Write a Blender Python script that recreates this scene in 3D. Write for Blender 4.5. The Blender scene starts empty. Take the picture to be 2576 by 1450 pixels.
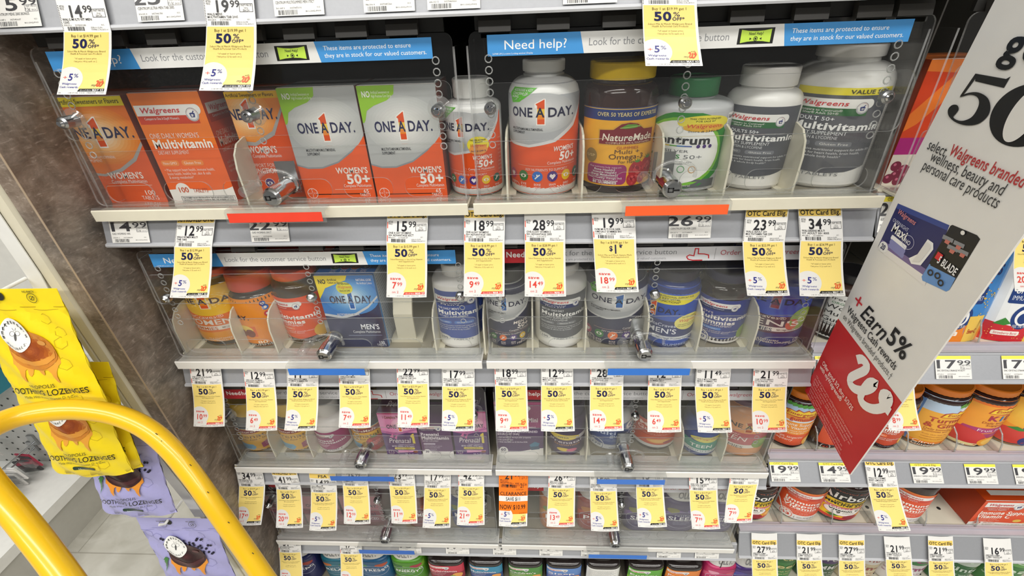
import bpy, bmesh, math, random
from mathutils import Vector, Matrix
from math import sin, cos, pi, radians
random.seed(7)
SC = bpy.context.scene
COL = SC.collection
# ---------------------------------------------------------------- camera
FPX = 1117.32
PITCH, YAW, ROLL = 0.54786740, -0.05838941, -0.03997191
CAM = Vector((0.5275095, -0.4776479, 0.2280414 + 1.15))
_f = Vector((sin(YAW)*cos(PITCH), cos(YAW)*cos(PITCH), -sin(PITCH)))
_r = Vector((cos(YAW), -sin(YAW), 0))
_u = _r.cross(_f)
CR, CU = _r*cos(ROLL) + _u*sin(ROLL), _u*cos(ROLL) - _r*sin(ROLL)
CF = _f
cam = bpy.data.cameras.new('camera')
cam.sensor_width = 36.0
cam.lens = FPX/2576*36.0
cam.clip_start = 0.02
camo = bpy.data.objects.new('camera', cam)
COL.objects.link(camo)
camo.matrix_world = Matrix(((CR.x, CU.x, -CF.x, CAM.x), (CR.y, CU.y, -CF.y, CAM.y), (CR.z, CU.z, -CF.z, CAM.z), (0, 0, 0, 1)))
SC.camera = camo

# ---------------------------------------------------------------- light and exposure
W = bpy.data.worlds.new('store_air')
SC.world = W
W.use_nodes = True
W.node_tree.nodes['Background'].inputs[0].default_value = (1.0, 0.985, 0.95, 1)
W.node_tree.nodes['Background'].inputs[1].default_value = 0.19
SC.view_settings.view_transform = 'Standard'
SC.view_settings.look = 'None'
SC.view_settings.gamma = 1.0
SC.view_settings.exposure = 0.0
SC.view_settings.use_curve_mapping = False
SC.cycles.transparent_max_bounces = 32
SC.cycles.max_bounces = 8
SC.cycles.caustics_reflective = False
SC.cycles.caustics_refractive = False
for i, (lx, ly, sx, sy, pw) in enumerate([(0.5, -1.15, 4.5, 0.32, 70), (0.5, -2.7, 4.5, 0.32, 96), (-2.2, -0.4, 0.32, 3.0, 30), (3.2, -1.6, 0.32, 3.0, 34)]):
    ld = bpy.data.lights.new('ceiling_lamp', 'AREA')
    ld.shape = 'RECTANGLE'
    ld.size, ld.size_y, ld.energy = sx, sy, pw
    ld.color = (1.0, 0.975, 0.93)
    lo = bpy.data.objects.new('ceiling_lamp', ld)
    lo.location = (lx, ly, 2.95)
    COL.objects.link(lo)

# ---------------------------------------------------------------- pixel of the photograph -> point on a real plane
def ray(u, v):
    return CF + CR*((u-1288)/FPX) - CU*((v-725)/FPX)
def P(u, v, Y):
    d = ray(u, v)
    return CAM + d*((Y-CAM.y)/d.y)
def PZ(u, v, Z):
    d = ray(u, v)
    return CAM + d*((Z-CAM.z)/d.z)
def PX(u, v, X):
    d = ray(u, v)
    return CAM + d*((X-CAM.x)/d.x)
def PD(u, v, D):
    return CAM + ray(u, v)*D

# ---------------------------------------------------------------- materials
MATS = {}
NAMED = dict(white='#f2f1ee', paper='#e6e5e2', black='#141414', ink='#26262a', navy='#1e2250', red='#cf2b2b', grey='#8a8b90', lgrey='#c9c9c9',
             tagyel='#f5dd82', otc='#f2d068', lemon='#f3e34c', orange='#f0562a', dorange='#d8431f', silver='#b4b6ba', green='#2f7d3a', lime='#93c43d', yellow='#f2cf1d',
             ivory='#e6e0ca', blue='#2a6fd6', magenta='#a32382', purple='#4d2368', wred='#d8262e', cash='#3a3f9a', amber='#f5a01d', steel='#5d5f69', slate='#54565f')
def lin(h):
    h = NAMED.get(h, h).lstrip('#')
    out = []
    for i in (0, 2, 4):
        c = int(h[i:i+2], 16)/255
        out.append(c/12.92 if c <= .04045 else ((c+.055)/1.055)**2.4)
    return out + [1.0]
def M(col, rough=.42, metal=0., var=.05, scale=60., coat=0.):
    key = (col, rough, metal, var, scale, coat)
    if key in MATS:
        return MATS[key]
    m = bpy.data.materials.new('print_' + col.strip('#') if rough == .42 else 'surface_' + col.strip('#'))
    m.use_nodes = True
    nt = m.node_tree
    b = nt.nodes['Principled BSDF']
    base = lin(col)
    b.inputs['Roughness'].default_value = rough
    b.inputs['Metallic'].default_value = metal
    b.inputs['Coat Weight'].default_value = coat
    b.inputs['Coat Roughness'].default_value = .08
    tc = nt.nodes.new('ShaderNodeTexCoord')
    n = nt.nodes.new('ShaderNodeTexNoise')
    n.inputs['Scale'].default_value = scale
    n.inputs['Detail'].default_value = 2
    mx = nt.nodes.new('ShaderNodeMix')
    mx.data_type = 'RGBA'
    mx.inputs[6].default_value = base
    mx.inputs[7].default_value = [c*(1-var*2.2) for c in base[:3]] + [1]
    nt.links.new(tc.outputs['Object'], n.inputs['Vector'])
    nt.links.new(n.outputs['Fac'], mx.inputs[0])
    nt.links.new(mx.outputs[2], b.inputs['Base Color'])
    MATS[key] = m
    return m
def clear(name, tint, haze, rough=.03, ior=1.45):
    if name in MATS:
        return MATS[name]
    m = bpy.data.materials.new(name)
    m.use_nodes = True
    nt = m.node_tree
    nt.nodes.remove(nt.nodes['Principled BSDF'])
    out = nt.nodes['Material Output']
    t = nt.nodes.new('ShaderNodeBsdfTransparent')
    t.inputs[0].default_value = tint
    g = nt.nodes.new('ShaderNodeBsdfGlossy')
    g.inputs['Roughness'].default_value = rough
    fr = nt.nodes.new('ShaderNodeFresnel')
    ge = nt.nodes.new('ShaderNodeNewGeometry')
    io = nt.nodes.new('ShaderNodeMapRange')
    io.inputs[3].default_value, io.inputs[4].default_value = ior, 1/ior
    nt.links.new(ge.outputs['Backfacing'], io.inputs[0])
    nt.links.new(io.outputs[0], fr.inputs[0])
    d = nt.nodes.new('ShaderNodeBsdfDiffuse')
    d.inputs[0].default_value = (.9, .9, .9, 1)
    tx = nt.nodes.new('ShaderNodeTexNoise')
    tx.inputs['Scale'].default_value = 18
    tx.inputs['Detail'].default_value = 3
    mr = nt.nodes.new('ShaderNodeMapRange')
    mr.inputs[3].default_value = haze*.5
    mr.inputs[4].default_value = haze*1.5
    m1 = nt.nodes.new('ShaderNodeMixShader')
    m2 = nt.nodes.new('ShaderNodeMixShader')
    nt.links.new(tx.outputs['Fac'], mr.inputs[0])
    nt.links.new(mr.outputs[0], m1.inputs[0])
    nt.links.new(t.outputs[0], m1.inputs[1])
    nt.links.new(d.outputs[0], m1.inputs[2])
    nt.links.new(fr.outputs[0], m2.inputs[0])
    nt.links.new(m1.outputs[0], m2.inputs[1])
    nt.links.new(g.outputs[0], m2.inputs[2])
    nt.links.new(m2.outputs[0], out.inputs[0])
    MATS[name] = m
    return m
ACR = clear('clear_acrylic', (.992, .994, .992, 1), .004, .03, 1.36)
ACRF = clear('clear_acrylic_fence', (.985, .988, .985, 1), .009, .03, 1.38)
EDGE = clear('acrylic_edge', (.72, .74, .72, 1), .22, .12)
KNOB = clear('clear_moulded_plastic', (.93, .935, .93, 1), .06, .05, 1.7)
CHROME = M('#c9cacc', .13, 1., .03)
ZINC = M('#a9abad', .28, 1., .05)

# ---------------------------------------------------------------- mesh helpers
class MB:
    def __init__(s):
        s.v, s.f, s.m, s.sm, s.mats = [], [], [], [], []
    def slot(s, mat):
        if mat not in s.mats:
            s.mats.append(mat)
        return s.mats.index(mat)
    def add(s, vs, fs, mat, smooth=False):
        k, n = s.slot(mat), len(s.v)
        s.v.extend(tuple(x) for x in vs)
        for f in fs:
            s.f.append([i+n for i in f])
            s.m.append(k)
            s.sm.append(smooth)
    def box(s, x0, x1, y0, y1, z0, z1, mat):
        s.add([(x, y, z) for x in (x0, x1) for y in (y0, y1) for z in (z0, z1)],
              [(0, 1, 3, 2), (4, 6, 7, 5), (0, 4, 5, 1), (2, 3, 7, 6), (0, 2, 6, 4), (1, 5, 7, 3)], mat)
    def prism(s, prof, x0, x1, mat, axis='x'):
        """closed profile [(a,b)] extruded; axis x: (x,a,b); axis y: (a,y,b); axis z: (a,b,z)"""
        n = len(prof)
        mk = {'x': lambda t, p: (t, p[0], p[1]), 'y': lambda t, p: (p[0], t, p[1]), 'z': lambda t, p: (p[0], p[1], t)}[axis]
        vs = [mk(x0, p) for p in prof] + [mk(x1, p) for p in prof]
        fs = [tuple(range(n-1, -1, -1)), tuple(range(n, 2*n))] + [(i, (i+1) % n, n+(i+1) % n, n+i) for i in range(n)]
        s.add(vs, fs, mat)
    def tube(s, pts, r, mat, n=8, closed=False, cap=True):
        pts = [Vector(p) for p in pts]
        N = len(pts)
        rr = r if isinstance(r, (list, tuple)) else [r]*N
        vs, fs, up = [], [], None
        for i, p in enumerate(pts):
            a = pts[(i-1) % N] if closed or i else p
            b = pts[(i+1) % N] if closed or i < N-1 else p
            d = (b-a).normalized()
            if up is None:
                up = Vector((0, 0, 1)) if abs(d.z) < .9 else Vector((0, 1, 0))
            e = up.cross(d)
            e = e.normalized() if e.length > 1e-6 else d.orthogonal().normalized()
            up = d.cross(e)
            for k in range(n):
                t = 2*pi*k/n
                vs.append(p + e*(cos(t)*rr[i]) + up*(sin(t)*rr[i]))
        for i in range(N if closed else N-1):
            j = (i+1) % N
            for k in range(n):
                fs.append((i*n+k, i*n+(k+1) % n, j*n+(k+1) % n, j*n+k))
        s.add(vs, fs, mat, True)
        if cap and not closed:
            s.add(vs[:n], [tuple(range(n-1, -1, -1))], mat)
            s.add(vs[-n:], [tuple(range(n))], mat)
    def lathe(s, prof, mat, c=(0, 0, 0), n=36, sq=2., axis='z', rib=0, bands=None, asp=1.):
        """profile [(r,h)] turned about an axis; sq>2 gives a squarish section; bands [(h,mat)] recolours above h"""
        def ring(r, h):
            o = []
            for k in range(n):
                t = 2*pi*k/n
                q = r*(1 - (.018 if rib and k % 2 else 0))
                if sq > 2:
                    q = r/((abs(cos(t))**sq + abs(sin(t))**sq)**(1/sq))
                a, b = q*cos(t), q*sin(t)*asp
                o.append({'z': (c[0]+a, c[1]+b, c[2]+h), 'y': (c[0]+a, c[1]+h, c[2]+b), 'x': (c[0]+h, c[1]+a, c[2]+b)}[axis])
            return o
        vs = []
        for r, h in prof:
            vs += ring(r, h)
        for i in range(len(prof)-1):
            mm = mat
            hm = (prof[i][1]+prof[i+1][1])/2
            for hb, bm_ in (bands or []):
                if hm > hb:
                    mm = bm_
            q = vs[i*n:(i+2)*n]
            s.add(q, [(k, (k+1) % n, n+(k+1) % n, n+k) for k in range(n)], mm, not rib)
        s.add(vs[:n], [tuple(range(n-1, -1, -1))], mat)
        s.add(vs[-n:], [tuple(range(n))], mm if prof[-1][0] > .001 else mat)
    def obj(s, name, parent=None, weld=False):
        me = bpy.data.meshes.new(name)
        me.from_pydata(s.v, [], s.f)
        for m in s.mats:
            me.materials.append(m)
        me.polygons.foreach_set('material_index', s.m)
        me.polygons.foreach_set('use_smooth', s.sm)
        if weld:
            b = bmesh.new()
            b.from_mesh(me)
            bmesh.ops.remove_doubles(b, verts=b.verts, dist=1e-5)
            bmesh.ops.recalc_face_normals(b, faces=b.faces)
            b.to_mesh(me)
            b.free()
            me.set_sharp_from_angle(angle=radians(38))
        o = bpy.data.objects.new(name, me)
        COL.objects.link(o)
        if parent:
            o.parent = parent
        return o
def tag(o, label, cat, group=None):
    o['label'], o['category'] = label, cat
    if group:
        o['group'] = group
    return o
def thing(name, label, cat, loc=(0, 0, 0), group=None):
    o = bpy.data.objects.new(name, None)
    o.empty_display_size = .02
    COL.objects.link(o)
    o.location = loc
    return tag(o, label, cat, group)
def struct(mb, name):
    o = mb.obj(name)
    o['kind'] = 'structure'
    return o

# ---------------------------------------------------------------- lettering (Blender's built-in font turned into flat shapes)
GL = {}
_cu = bpy.data.curves.new('glyph', 'FONT')
_go = bpy.data.objects.new('glyph', _cu)
COL.objects.link(_go)
def _mesh(sx, res, off):
    _cu.body, _cu.resolution_u, _cu.offset = sx, res, off
    _go.update_tag()
    dg = bpy.context.evaluated_depsgraph_get()
    dg.update()
    me = bpy.data.meshes.new_from_object(_go.evaluated_get(dg))
    vs = [(v.co.x/.682, v.co.y/.682) for v in me.vertices]
    fs = [tuple(p.vertices) for p in me.polygons]
    bpy.data.meshes.remove(me)
    return vs, fs
def glyph(ch, res, bold):
    k = (ch, res, bold)
    if k not in GL:
        off = .011*bold
        vs, fs = _mesh(ch, res, off) if ch != ' ' else ([], [])
        a = max(v[0] for v in _mesh('H'+ch+'H', 1, 0)[0])
        b = max(v[0] for v in _mesh('HH', 1, 0)[0])
        GL[k] = (vs, fs, a-b + .022*bold)
    return GL[k]

class Art:
    """a flat printed design, 100 wide, y up; asp = real width of one x unit / real height of one y unit"""
    def __init__(s, asp, lo=0., hi=100., clip=True):
        s.k, s.lo, s.hi, s.clip = asp, lo, hi, clip
        s.sh, s.tx = [], []
    def poly(s, pts, col, l=1):
        s.sh.append((pts, col, l))
    def rect(s, x0, y0, x1, y1, col, l=1):
        s.poly([(x0, y0), (x1, y0), (x1, y1), (x0, y1)], col, l)
    def rrect(s, x0, y0, x1, y1, r, col, l=1):
        ry = r*s.k
        pts = []
        for cx, cy, a in ((x1-r, y0+ry, -90), (x1-r, y1-ry, 0), (x0+r, y1-ry, 90), (x0+r, y0+ry, 180)):
            for i in range(5):
                t = radians(a+22.5*i)
                pts.append((cx+r*cos(t), cy+ry*sin(t)))
        s.poly(pts, col, l)
    def ell(s, cx, cy, rx, col, l=1, ry=None, n=28, a0=0, a1=360):
        ry = rx*s.k if ry is None else ry
        s.poly([(cx+rx*cos(radians(a0+(a1-a0)*i/n)), cy+ry*sin(radians(a0+(a1-a0)*i/n))) for i in range(n if a1-a0 == 360 else n+1)], col, l)
    def ring(s, cx, cy, rx, w, col, l=2, ry=None, n=28):
        ry = rx*s.k if ry is None else ry
        wy = w*s.k
        for i in range(n):
            t, q = 2*pi*i/n, 2*pi*(i+1)/n
            s.poly([(cx+rx*cos(t), cy+ry*sin(t)), (cx+rx*cos(q), cy+ry*sin(q)), (cx+(rx-w)*cos(q), cy+(ry-wy)*sin(q)), (cx+(rx-w)*cos(t), cy+(ry-wy)*sin(t))], col, l)
    def frame(s, x0, y0, x1, y1, w, col, l=2):
        h = w*s.k
        s.rect(x0, y0, x1, y0+h, col, l); s.rect(x0, y1-h, x1, y1, col, l)
        s.rect(x0, y0, x0+w, y1, col, l); s.rect(x1-w, y0, x1, y1, col, l)
    def stroke(s, pts, w, col, l=3, close=False, smooth=0):
        """mitred ribbon along a path, width w in x units"""
        p = [(x, y/s.k) for x, y in pts]
        if smooth:
            o = []
            for i in range(len(p)-1):
                q = [p[max(i-1, 0)], p[i], p[i+1], p[min(i+2, len(p)-1)]]
                for m in range(smooth):
                    t = m/smooth
                    o.append(tuple(.5*(2*q[1][c]+(q[2][c]-q[0][c])*t+(2*q[0][c]-5*q[1][c]+4*q[2][c]-q[3][c])*t*t+(3*q[1][c]-q[0][c]-3*q[2][c]+q[3][c])*t**3) for c in (0, 1)))
            p = o+[p[-1]]
        n = len(p)
        A, B = [], []
        for i in range(n):
            a = p[(i-1) % n] if close or i else p[i]
            b = p[(i+1) % n] if close or i < n-1 else p[i]
            d1, d2 = (p[i][0]-a[0], p[i][1]-a[1]), (b[0]-p[i][0], b[1]-p[i][1])
            u1, u2 = math.hypot(*d1) or 1e-9, math.hypot(*d2) or 1e-9
            tx, ty = d1[0]/u1+d2[0]/u2, d1[1]/u1+d2[1]/u2
            L = math.hypot(tx, ty) or 1
            nx, ny = -ty/L, tx/L
            c = max(.55, abs(nx*-(d2[1]/u2 if i < n-1 or close else d1[1]/u1) + ny*(d2[0]/u2 if i < n-1 or close else d1[0]/u1)))
            h = w/2/c
            A.append((p[i][0]+nx*h, (p[i][1]+ny*h)*s.k)); B.append((p[i][0]-nx*h, (p[i][1]-ny*h)*s.k))
        for i in range(n if close else n-1):
            k = (i+1) % n
            s.poly([A[i], B[i], B[k], A[k]], col, l + (.5*i/n if n > 10 else 0))
    def text(s, t, x, y, h, col='ink', w=None, al='l', b=0, sh=0, l=5, res=None, rot=0):
        if res is None:
            res = 1 if h*s.scale < .0022 else (2 if h*s.scale < .005 else (3 if h*s.scale < .012 else 4))
        if not t:
            return
        gs = [glyph(c, res, b) for c in t]
        adv = sum(g[2] for g in gs)
        sx = (w/adv) if w else h/s.k
        if w is None:
            w = adv*sx
        x0 = x if al == 'l' else (x-w/2 if al == 'c' else x-w)
        V, F, p = [], [], 0.
        cr, sr = cos(radians(rot)), sin(radians(rot))
        for vs, fs, a in gs:
            n = len(V)
            for gx, gy in vs:
                px, py = (p+gx)*sx + sh*gy*h/s.k, gy*h
                if rot:
                    px, py = px*cr - py*sr/s.k, px*sr*s.k + py*cr
                V.append((x0+px, y+py))
            F.extend(tuple(i+n for i in f) for f in fs)
            p += a
        if V:
            s.tx.append((V, F, col, l, h))
    scale = .001
    def emit(s, mb, mapf, cutx=(), cuty=(), mf=None, unit=.00006, smooth=False, cutall=False):
        mf = mf or (lambda c: M(c))
        rk, off, pl = {}, 0., None
        for l in sorted({round(q[2], 3) for q in s.sh} | {round(q[3], 3) for q in s.tx}):
            off += 0 if pl is None else (1. if l-pl >= .2 else .14)
            rk[l], pl = off, l
        bm = bmesh.new()
        cols = []
        def ci(c):
            if c not in cols:
                cols.append(c)
            return cols.index(c)
        plain = []
        def put(V, F, c, l):
            bv = [bm.verts.new((x, y, l)) for x, y in V]
            k = ci(c)
            for f in F:
                try:
                    bf = bm.faces.new([bv[i] for i in f])
                    bf.material_index = k
                except ValueError:
                    pass
        cnt = {}
        for pts, c, l in s.sh:                       # neighbours on one level get a hair of separation
            l = round(l, 3)
            cnt[l] = cnt.get(l, -1)+1
            put(pts, [tuple(range(len(pts)))], c, rk[l] + min(cnt[l]*1.3e-6/unit, .85))
        for V, F, c, l, h in s.tx:
            l = rk[round(l, 3)]
            out = s.clip and (min(v[0] for v in V) < 0 or max(v[0] for v in V) > 100 or min(v[1] for v in V) < s.lo or max(v[1] for v in V) > s.hi)
            if out or ((cutall or h*s.scale > .0034) and (cutx or cuty)):
                put(V, F, c, l)
            else:
                plain.append((V, F, c, l))
        def bis(co, no, co_=False):
            bmesh.ops.bisect_plane(bm, geom=bm.verts[:]+bm.edges[:]+bm.faces[:], dist=1e-6, plane_co=co, plane_no=no, clear_outer=co_)
        if s.clip:
            bis((0, 0, 0), (-1, 0, 0), True); bis((100, 0, 0), (1, 0, 0), True)
            bis((0, s.lo, 0), (0, -1, 0), True); bis((0, s.hi, 0), (0, 1, 0), True)
        for x in cutx:
            bis((x, 0, 0), (1, 0, 0))
        for y in cuty:
            bis((0, y, 0), (0, 1, 0))
        bm.normal_update()
        for f in bm.faces:
            if f.normal.z < 0:
                f.normal_flip()
        bm.verts.index_update()
        vs = [mapf(v.co.x, v.co.y, v.co.z*unit) for v in bm.verts]
        n = len(mb.v)
        mb.v.extend(tuple(v) for v in vs)
        sl = [mb.slot(mf(c)) for c in cols]
        for f in bm.faces:
            mb.f.append([v.index+n for v in f.verts]); mb.m.append(sl[f.material_index]); mb.sm.append(smooth)
        bm.free()
        for V, F, c, l in plain:
            n = len(mb.v)
            mb.v.extend(tuple(mapf(x, y, l*unit)) for x, y in V)
            k = mb.slot(mf(c))
            for f in F:
                mb.f.append([i+n for i in f]); mb.m.append(k); mb.sm.append(False)
# ---------------------------------------------------------------- the setting
ZR = {0: 1.3802, 1: 1.15, 2: .9190, 3: .6814, 4: .4546, 5: .228}      # underside of each price rail
FL = {k: z+.043 for k, z in ZR.items()}
RT = {2: .0374, 3: .045, 4: .0594}                                    # height of the taller, tilted rails of the right section
for k_ in (1, 2, 3, 4, 5):
    ZR[k_+10] = ZR[k_]
    FL[k_+10] = ZR[k_]+RT.get(k_, .040)+.006
                               # top of each shelf
ROWN = {0: 'top', 1: 'second', 2: 'third', 3: 'fourth', 4: 'fifth', 5: 'lowest'}
BAYW = .914

def node_mat(name, fn):
    m = bpy.data.materials.new(name)
    m.use_nodes = True
    nt = m.node_tree
    fn(nt, nt.nodes['Principled BSDF'], lambda k: nt.nodes.new('ShaderNode'+k), nt.links.new)
    return m
def _ramp(n, stops):
    e = n.color_ramp.elements
    while len(e) < len(stops):
        e.new(.5)
    for k, (p, c) in zip(e, stops):
        k.position, k.color = p, lin(c)
def _lam(nt, b, N, L):
    tc = N('TexCoord')
    n1, n2, n3 = N('TexNoise'), N('TexNoise'), N('TexNoise')
    mp = N('Mapping')
    mp.inputs['Scale'].default_value = (1, .5, 1.6)
    mp.inputs['Rotation'].default_value = (.6, 0, 0)
    n1.inputs['Scale'].default_value, n1.inputs['Detail'].default_value, n1.inputs['Distortion'].default_value = 22, 12, .5
    n1.inputs['Roughness'].default_value = .72
    n2.inputs['Scale'].default_value, n2.inputs['Detail'].default_value, n2.inputs['Distortion'].default_value = 170, 9, .9
    n3.inputs['Scale'].default_value, n3.inputs['Detail'].default_value = 9, 8
    r1, r2, r3 = N('ValToRGB'), N('ValToRGB'), N('ValToRGB')
    _ramp(r1, [(.34, '#352e29'), (.46, '#64594f'), (.54, '#7d7267'), (.62, '#9c9084'), (.7, '#5a524b')])
    _ramp(r2, [(.42, '#000000'), (.6, '#4a443f'), (.75, '#b5aa9e')])
    _ramp(r3, [(.4, '#84705f'), (.6, '#74736f')])
    m1, m2 = N('Mix'), N('Mix')
    m1.data_type = m2.data_type = 'RGBA'
    m1.inputs[0].default_value = .35
    m2.blend_type, m2.inputs[0].default_value = 'SCREEN', .55
    L(tc.outputs['Object'], n1.inputs['Vector']); L(tc.outputs['Object'], mp.inputs[0]); L(mp.outputs[0], n2.inputs['Vector']); L(tc.outputs['Object'], n3.inputs['Vector'])
    L(n1.outputs['Fac'], r1.inputs[0]); L(n2.outputs['Fac'], r2.inputs[0]); L(n3.outputs['Fac'], r3.inputs[0])
    L(r1.outputs[0], m1.inputs[6]); L(r3.outputs[0], m1.inputs[7]); L(m1.outputs[2], m2.inputs[6]); L(r2.outputs[0], m2.inputs[7])
    L(m2.outputs[2], b.inputs['Base Color'])
    b.inputs['Roughness'].default_value = .5
LAM = node_mat('marbled_brown_laminate', _lam)
def _floor(nt, b, N, L):
    tc, br, n1, mx, rp = N('TexCoord'), N('TexBrick'), N('TexNoise'), N('Mix'), N('ValToRGB')
    mp = N('Mapping')
    mp.inputs['Rotation'].default_value = (0, 0, 0)
    br.inputs['Scale'].default_value = 1.0
    br.offset = .5
    for k, v in (('Color1', '#c9c7bf'), ('Color2', '#c2c0b8'), ('Mortar', '#a9a69d')):
        br.inputs[k].default_value = lin(v)
    br.inputs['Mortar Size'].default_value = .002
    br.inputs['Brick Width'].default_value, br.inputs['Row Height'].default_value = .9, .22
    n1.inputs['Scale'].default_value, n1.inputs['Detail'].default_value, n1.inputs['Distortion'].default_value = 9, 8, 1.2
    mx.data_type, mx.blend_type = 'RGBA', 'MULTIPLY'
    mx.inputs[0].default_value = .8
    _ramp(rp, [(.3, '#cfcdc6'), (.7, '#ffffff')])
    L(tc.outputs['Object'], mp.inputs[0]); L(mp.outputs[0], br.inputs['Vector']); L(tc.outputs['Object'], n1.inputs['Vector']); L(n1.outputs['Fac'], rp.inputs[0])
    L(br.outputs['Color'], mx.inputs[6]); L(rp.outputs[0], mx.inputs[7]); L(mx.outputs[2], b.inputs['Base Color'])
    b.inputs['Roughness'].default_value = .45
FLOOR = node_mat('pale_vinyl_plank', _floor)
RAIL = M('#a4a6ab', .3, .25, .04, 300)
RAILB = M('#c4c6cb', .25, .2, .03)
STEEL = M('#98917f', .5, 0, .08, 40)
DARK = M('#1c1a18', .7)
IVORY = M('#d6d0bb', .45, 0, .04, 90)
IVORY2 = M('#e2ddca', .4, 0, .04, 90)
LIPW = M('#e9e7e2', .35, 0, .03, 90)
LIPI = M('#ded9c6', .35, 0, .04, 90)

b = MB(); b.box(-3.2, 3.2, -3.2, 1.2, -.05, 0, FLOOR); struct(b, 'floor')
b = MB(); b.box(-3.2, 3.2, 1.15, 1.2, 0, 3.1, M('#c9c6be', .8)); struct(b, 'wall_back')
b = MB(); b.box(-3.2, 3.2, -3.2, 1.2, 3.1, 3.15, M('#e8e6e0', .9)); struct(b, 'ceiling')

# end panel of the vitamin section and the post beside it
t = thing('end_panel', 'brown marbled laminate end panel on the left side of the vitamin shelves', 'panel', (-.019, 0, 0))
b = MB(); b.box(.009, .011, -.0447, .42, 0, 2.0, LAM); b.box(.0088, .0112, -.0452, -.0447, 0, 2.0, M('#a8957f')); b.obj('face_sheet', t)
b = MB(); b.box(-.011, .0088, -.0445, .42, 0, 2.0, LAM); b.obj('core_board', t)
t = thing('steel_post', 'ivory steel post with a vertical groove, left of the brown laminate panel', 'post', (-.046, 0, 0))
b = MB()
pf = [(-.018, .42), (-.018, -.036), (-.013, -.046), (-.0045, -.0475), (-.0035, -.043), (-.0015, -.043), (-.0005, -.0475), (.010, -.046), (.0145, -.040), (.0145, .42)]
b.prism(pf, 0, 2.0, IVORY, 'z'); b.obj('upright', t)
b = MB(); b.box(-.03, -.018, .02, .42, 0, 2.0, IVORY2); b.obj('side_flange', t)

# neighbouring fixture on the left
PEG = M('#c8c8c4', .55)
t = thing('pegboard_fixture', 'white fixture with a grey perforated pegboard and wide base deck, far left', 'fixture', (-1.4, .43, 0))
b = MB(); b.box(-.9, 1.3, 0.003, .03, .62, 2.0, M('#d9d8d3', .6)); b.obj('back_panel', t)
b = MB(); b.box(-.9, .76, 0.0, .03, .161, .62, PEG)
hole = M('#3a3a38', .9)
for ix in range(42):
    for iz in range(16):
        x, z = -.85+ix*.0385, .165+iz*.0285
        b.lathe([(.0036, -.0002), (.0001, -.0003)], hole, (x, -.0006, z), 8, axis='y')
b.obj('pegboard', t)
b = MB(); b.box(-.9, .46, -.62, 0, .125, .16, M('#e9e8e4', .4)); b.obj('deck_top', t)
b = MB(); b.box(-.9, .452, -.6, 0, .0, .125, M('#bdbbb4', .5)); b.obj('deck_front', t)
b = MB(); b.box(.765, 1.3, .002, .03, .1, .615, M('#4a4743', .7)); b.obj('shade_panel', t)  # flat dark sheet; its colour stands in for the shaded gap here
b = MB(); b.box(.46, 1.32, -.03, .0, 0, .10, M('#d8d6cf', .5)); b.obj('kick_plate', t)
b = MB(); b.box(-.3, .405, -.2, -.003, .51, .63, M('#2c7f92', .5)); b.obj('teal_shelf_edge', t)

def hang_pack(x, y, z, col, lab, sy):
    o = thing('hanging_pack', lab, 'package', (x, y, z), 'blister packs hanging on the pegboard hooks')
    m = MB(); m.box(-.026, .026, -.002, .002, -.062, 0, M(col)); m.obj('card', o)
    m = MB(); m.box(-.02, .02, -.014, -.002, -.056, -.024, KNOB); m.obj('blister', o)
    m = MB(); m.box(-.022, .022, -.003, -.002, -.021, -.008, M(sy)); m.obj('header_print', o)
    o.rotation_euler = (radians(8), 0, radians(random.uniform(-14, 14)))
hk = [PD(105, 1125, 1.47), PD(60, 1105, 1.45)]
for n, (hx, hz) in enumerate(((-1.085, .262), (-1.18, .315), (-1.105, .232))):
    t = thing('peg_hook', ('upper right', 'upper left', 'lower')[n] + ' chrome hook on the pegboard holding blister packs', 'hook', (hx, .4285, hz))
    m = MB(); m.tube([(0, 0, 0), (0, -.30, .0), (0, -.312, .012)], .0025, CHROME, 6); m.obj('prong', t)
    m = MB(); m.box(-.01, .01, -.006, 0, -.012, .03, ZINC); m.obj('back_clip', t)
    for k in range(6):
        cc = ('#e9e6e4', '#a72a45', '#d9d7d4', '#3a3a3d')[(k+n) % 4]
        hang_pack(hx, .43-.3+k*.05, hz-.004, cc, '%s blister pack on the %s pegboard hook, %s from its front' % ({'#e9e6e4': 'white', '#a72a45': 'crimson', '#d9d7d4': 'pale grey', '#3a3a3d': 'black'}[cc], ('upper right', 'upper left', 'lower')[n], ('first', 'second', 'third', 'fourth', 'fifth', 'sixth')[k]), ('#a72a45', '#f0efec', '#35353a')[(k+2*n) % 3])

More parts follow.
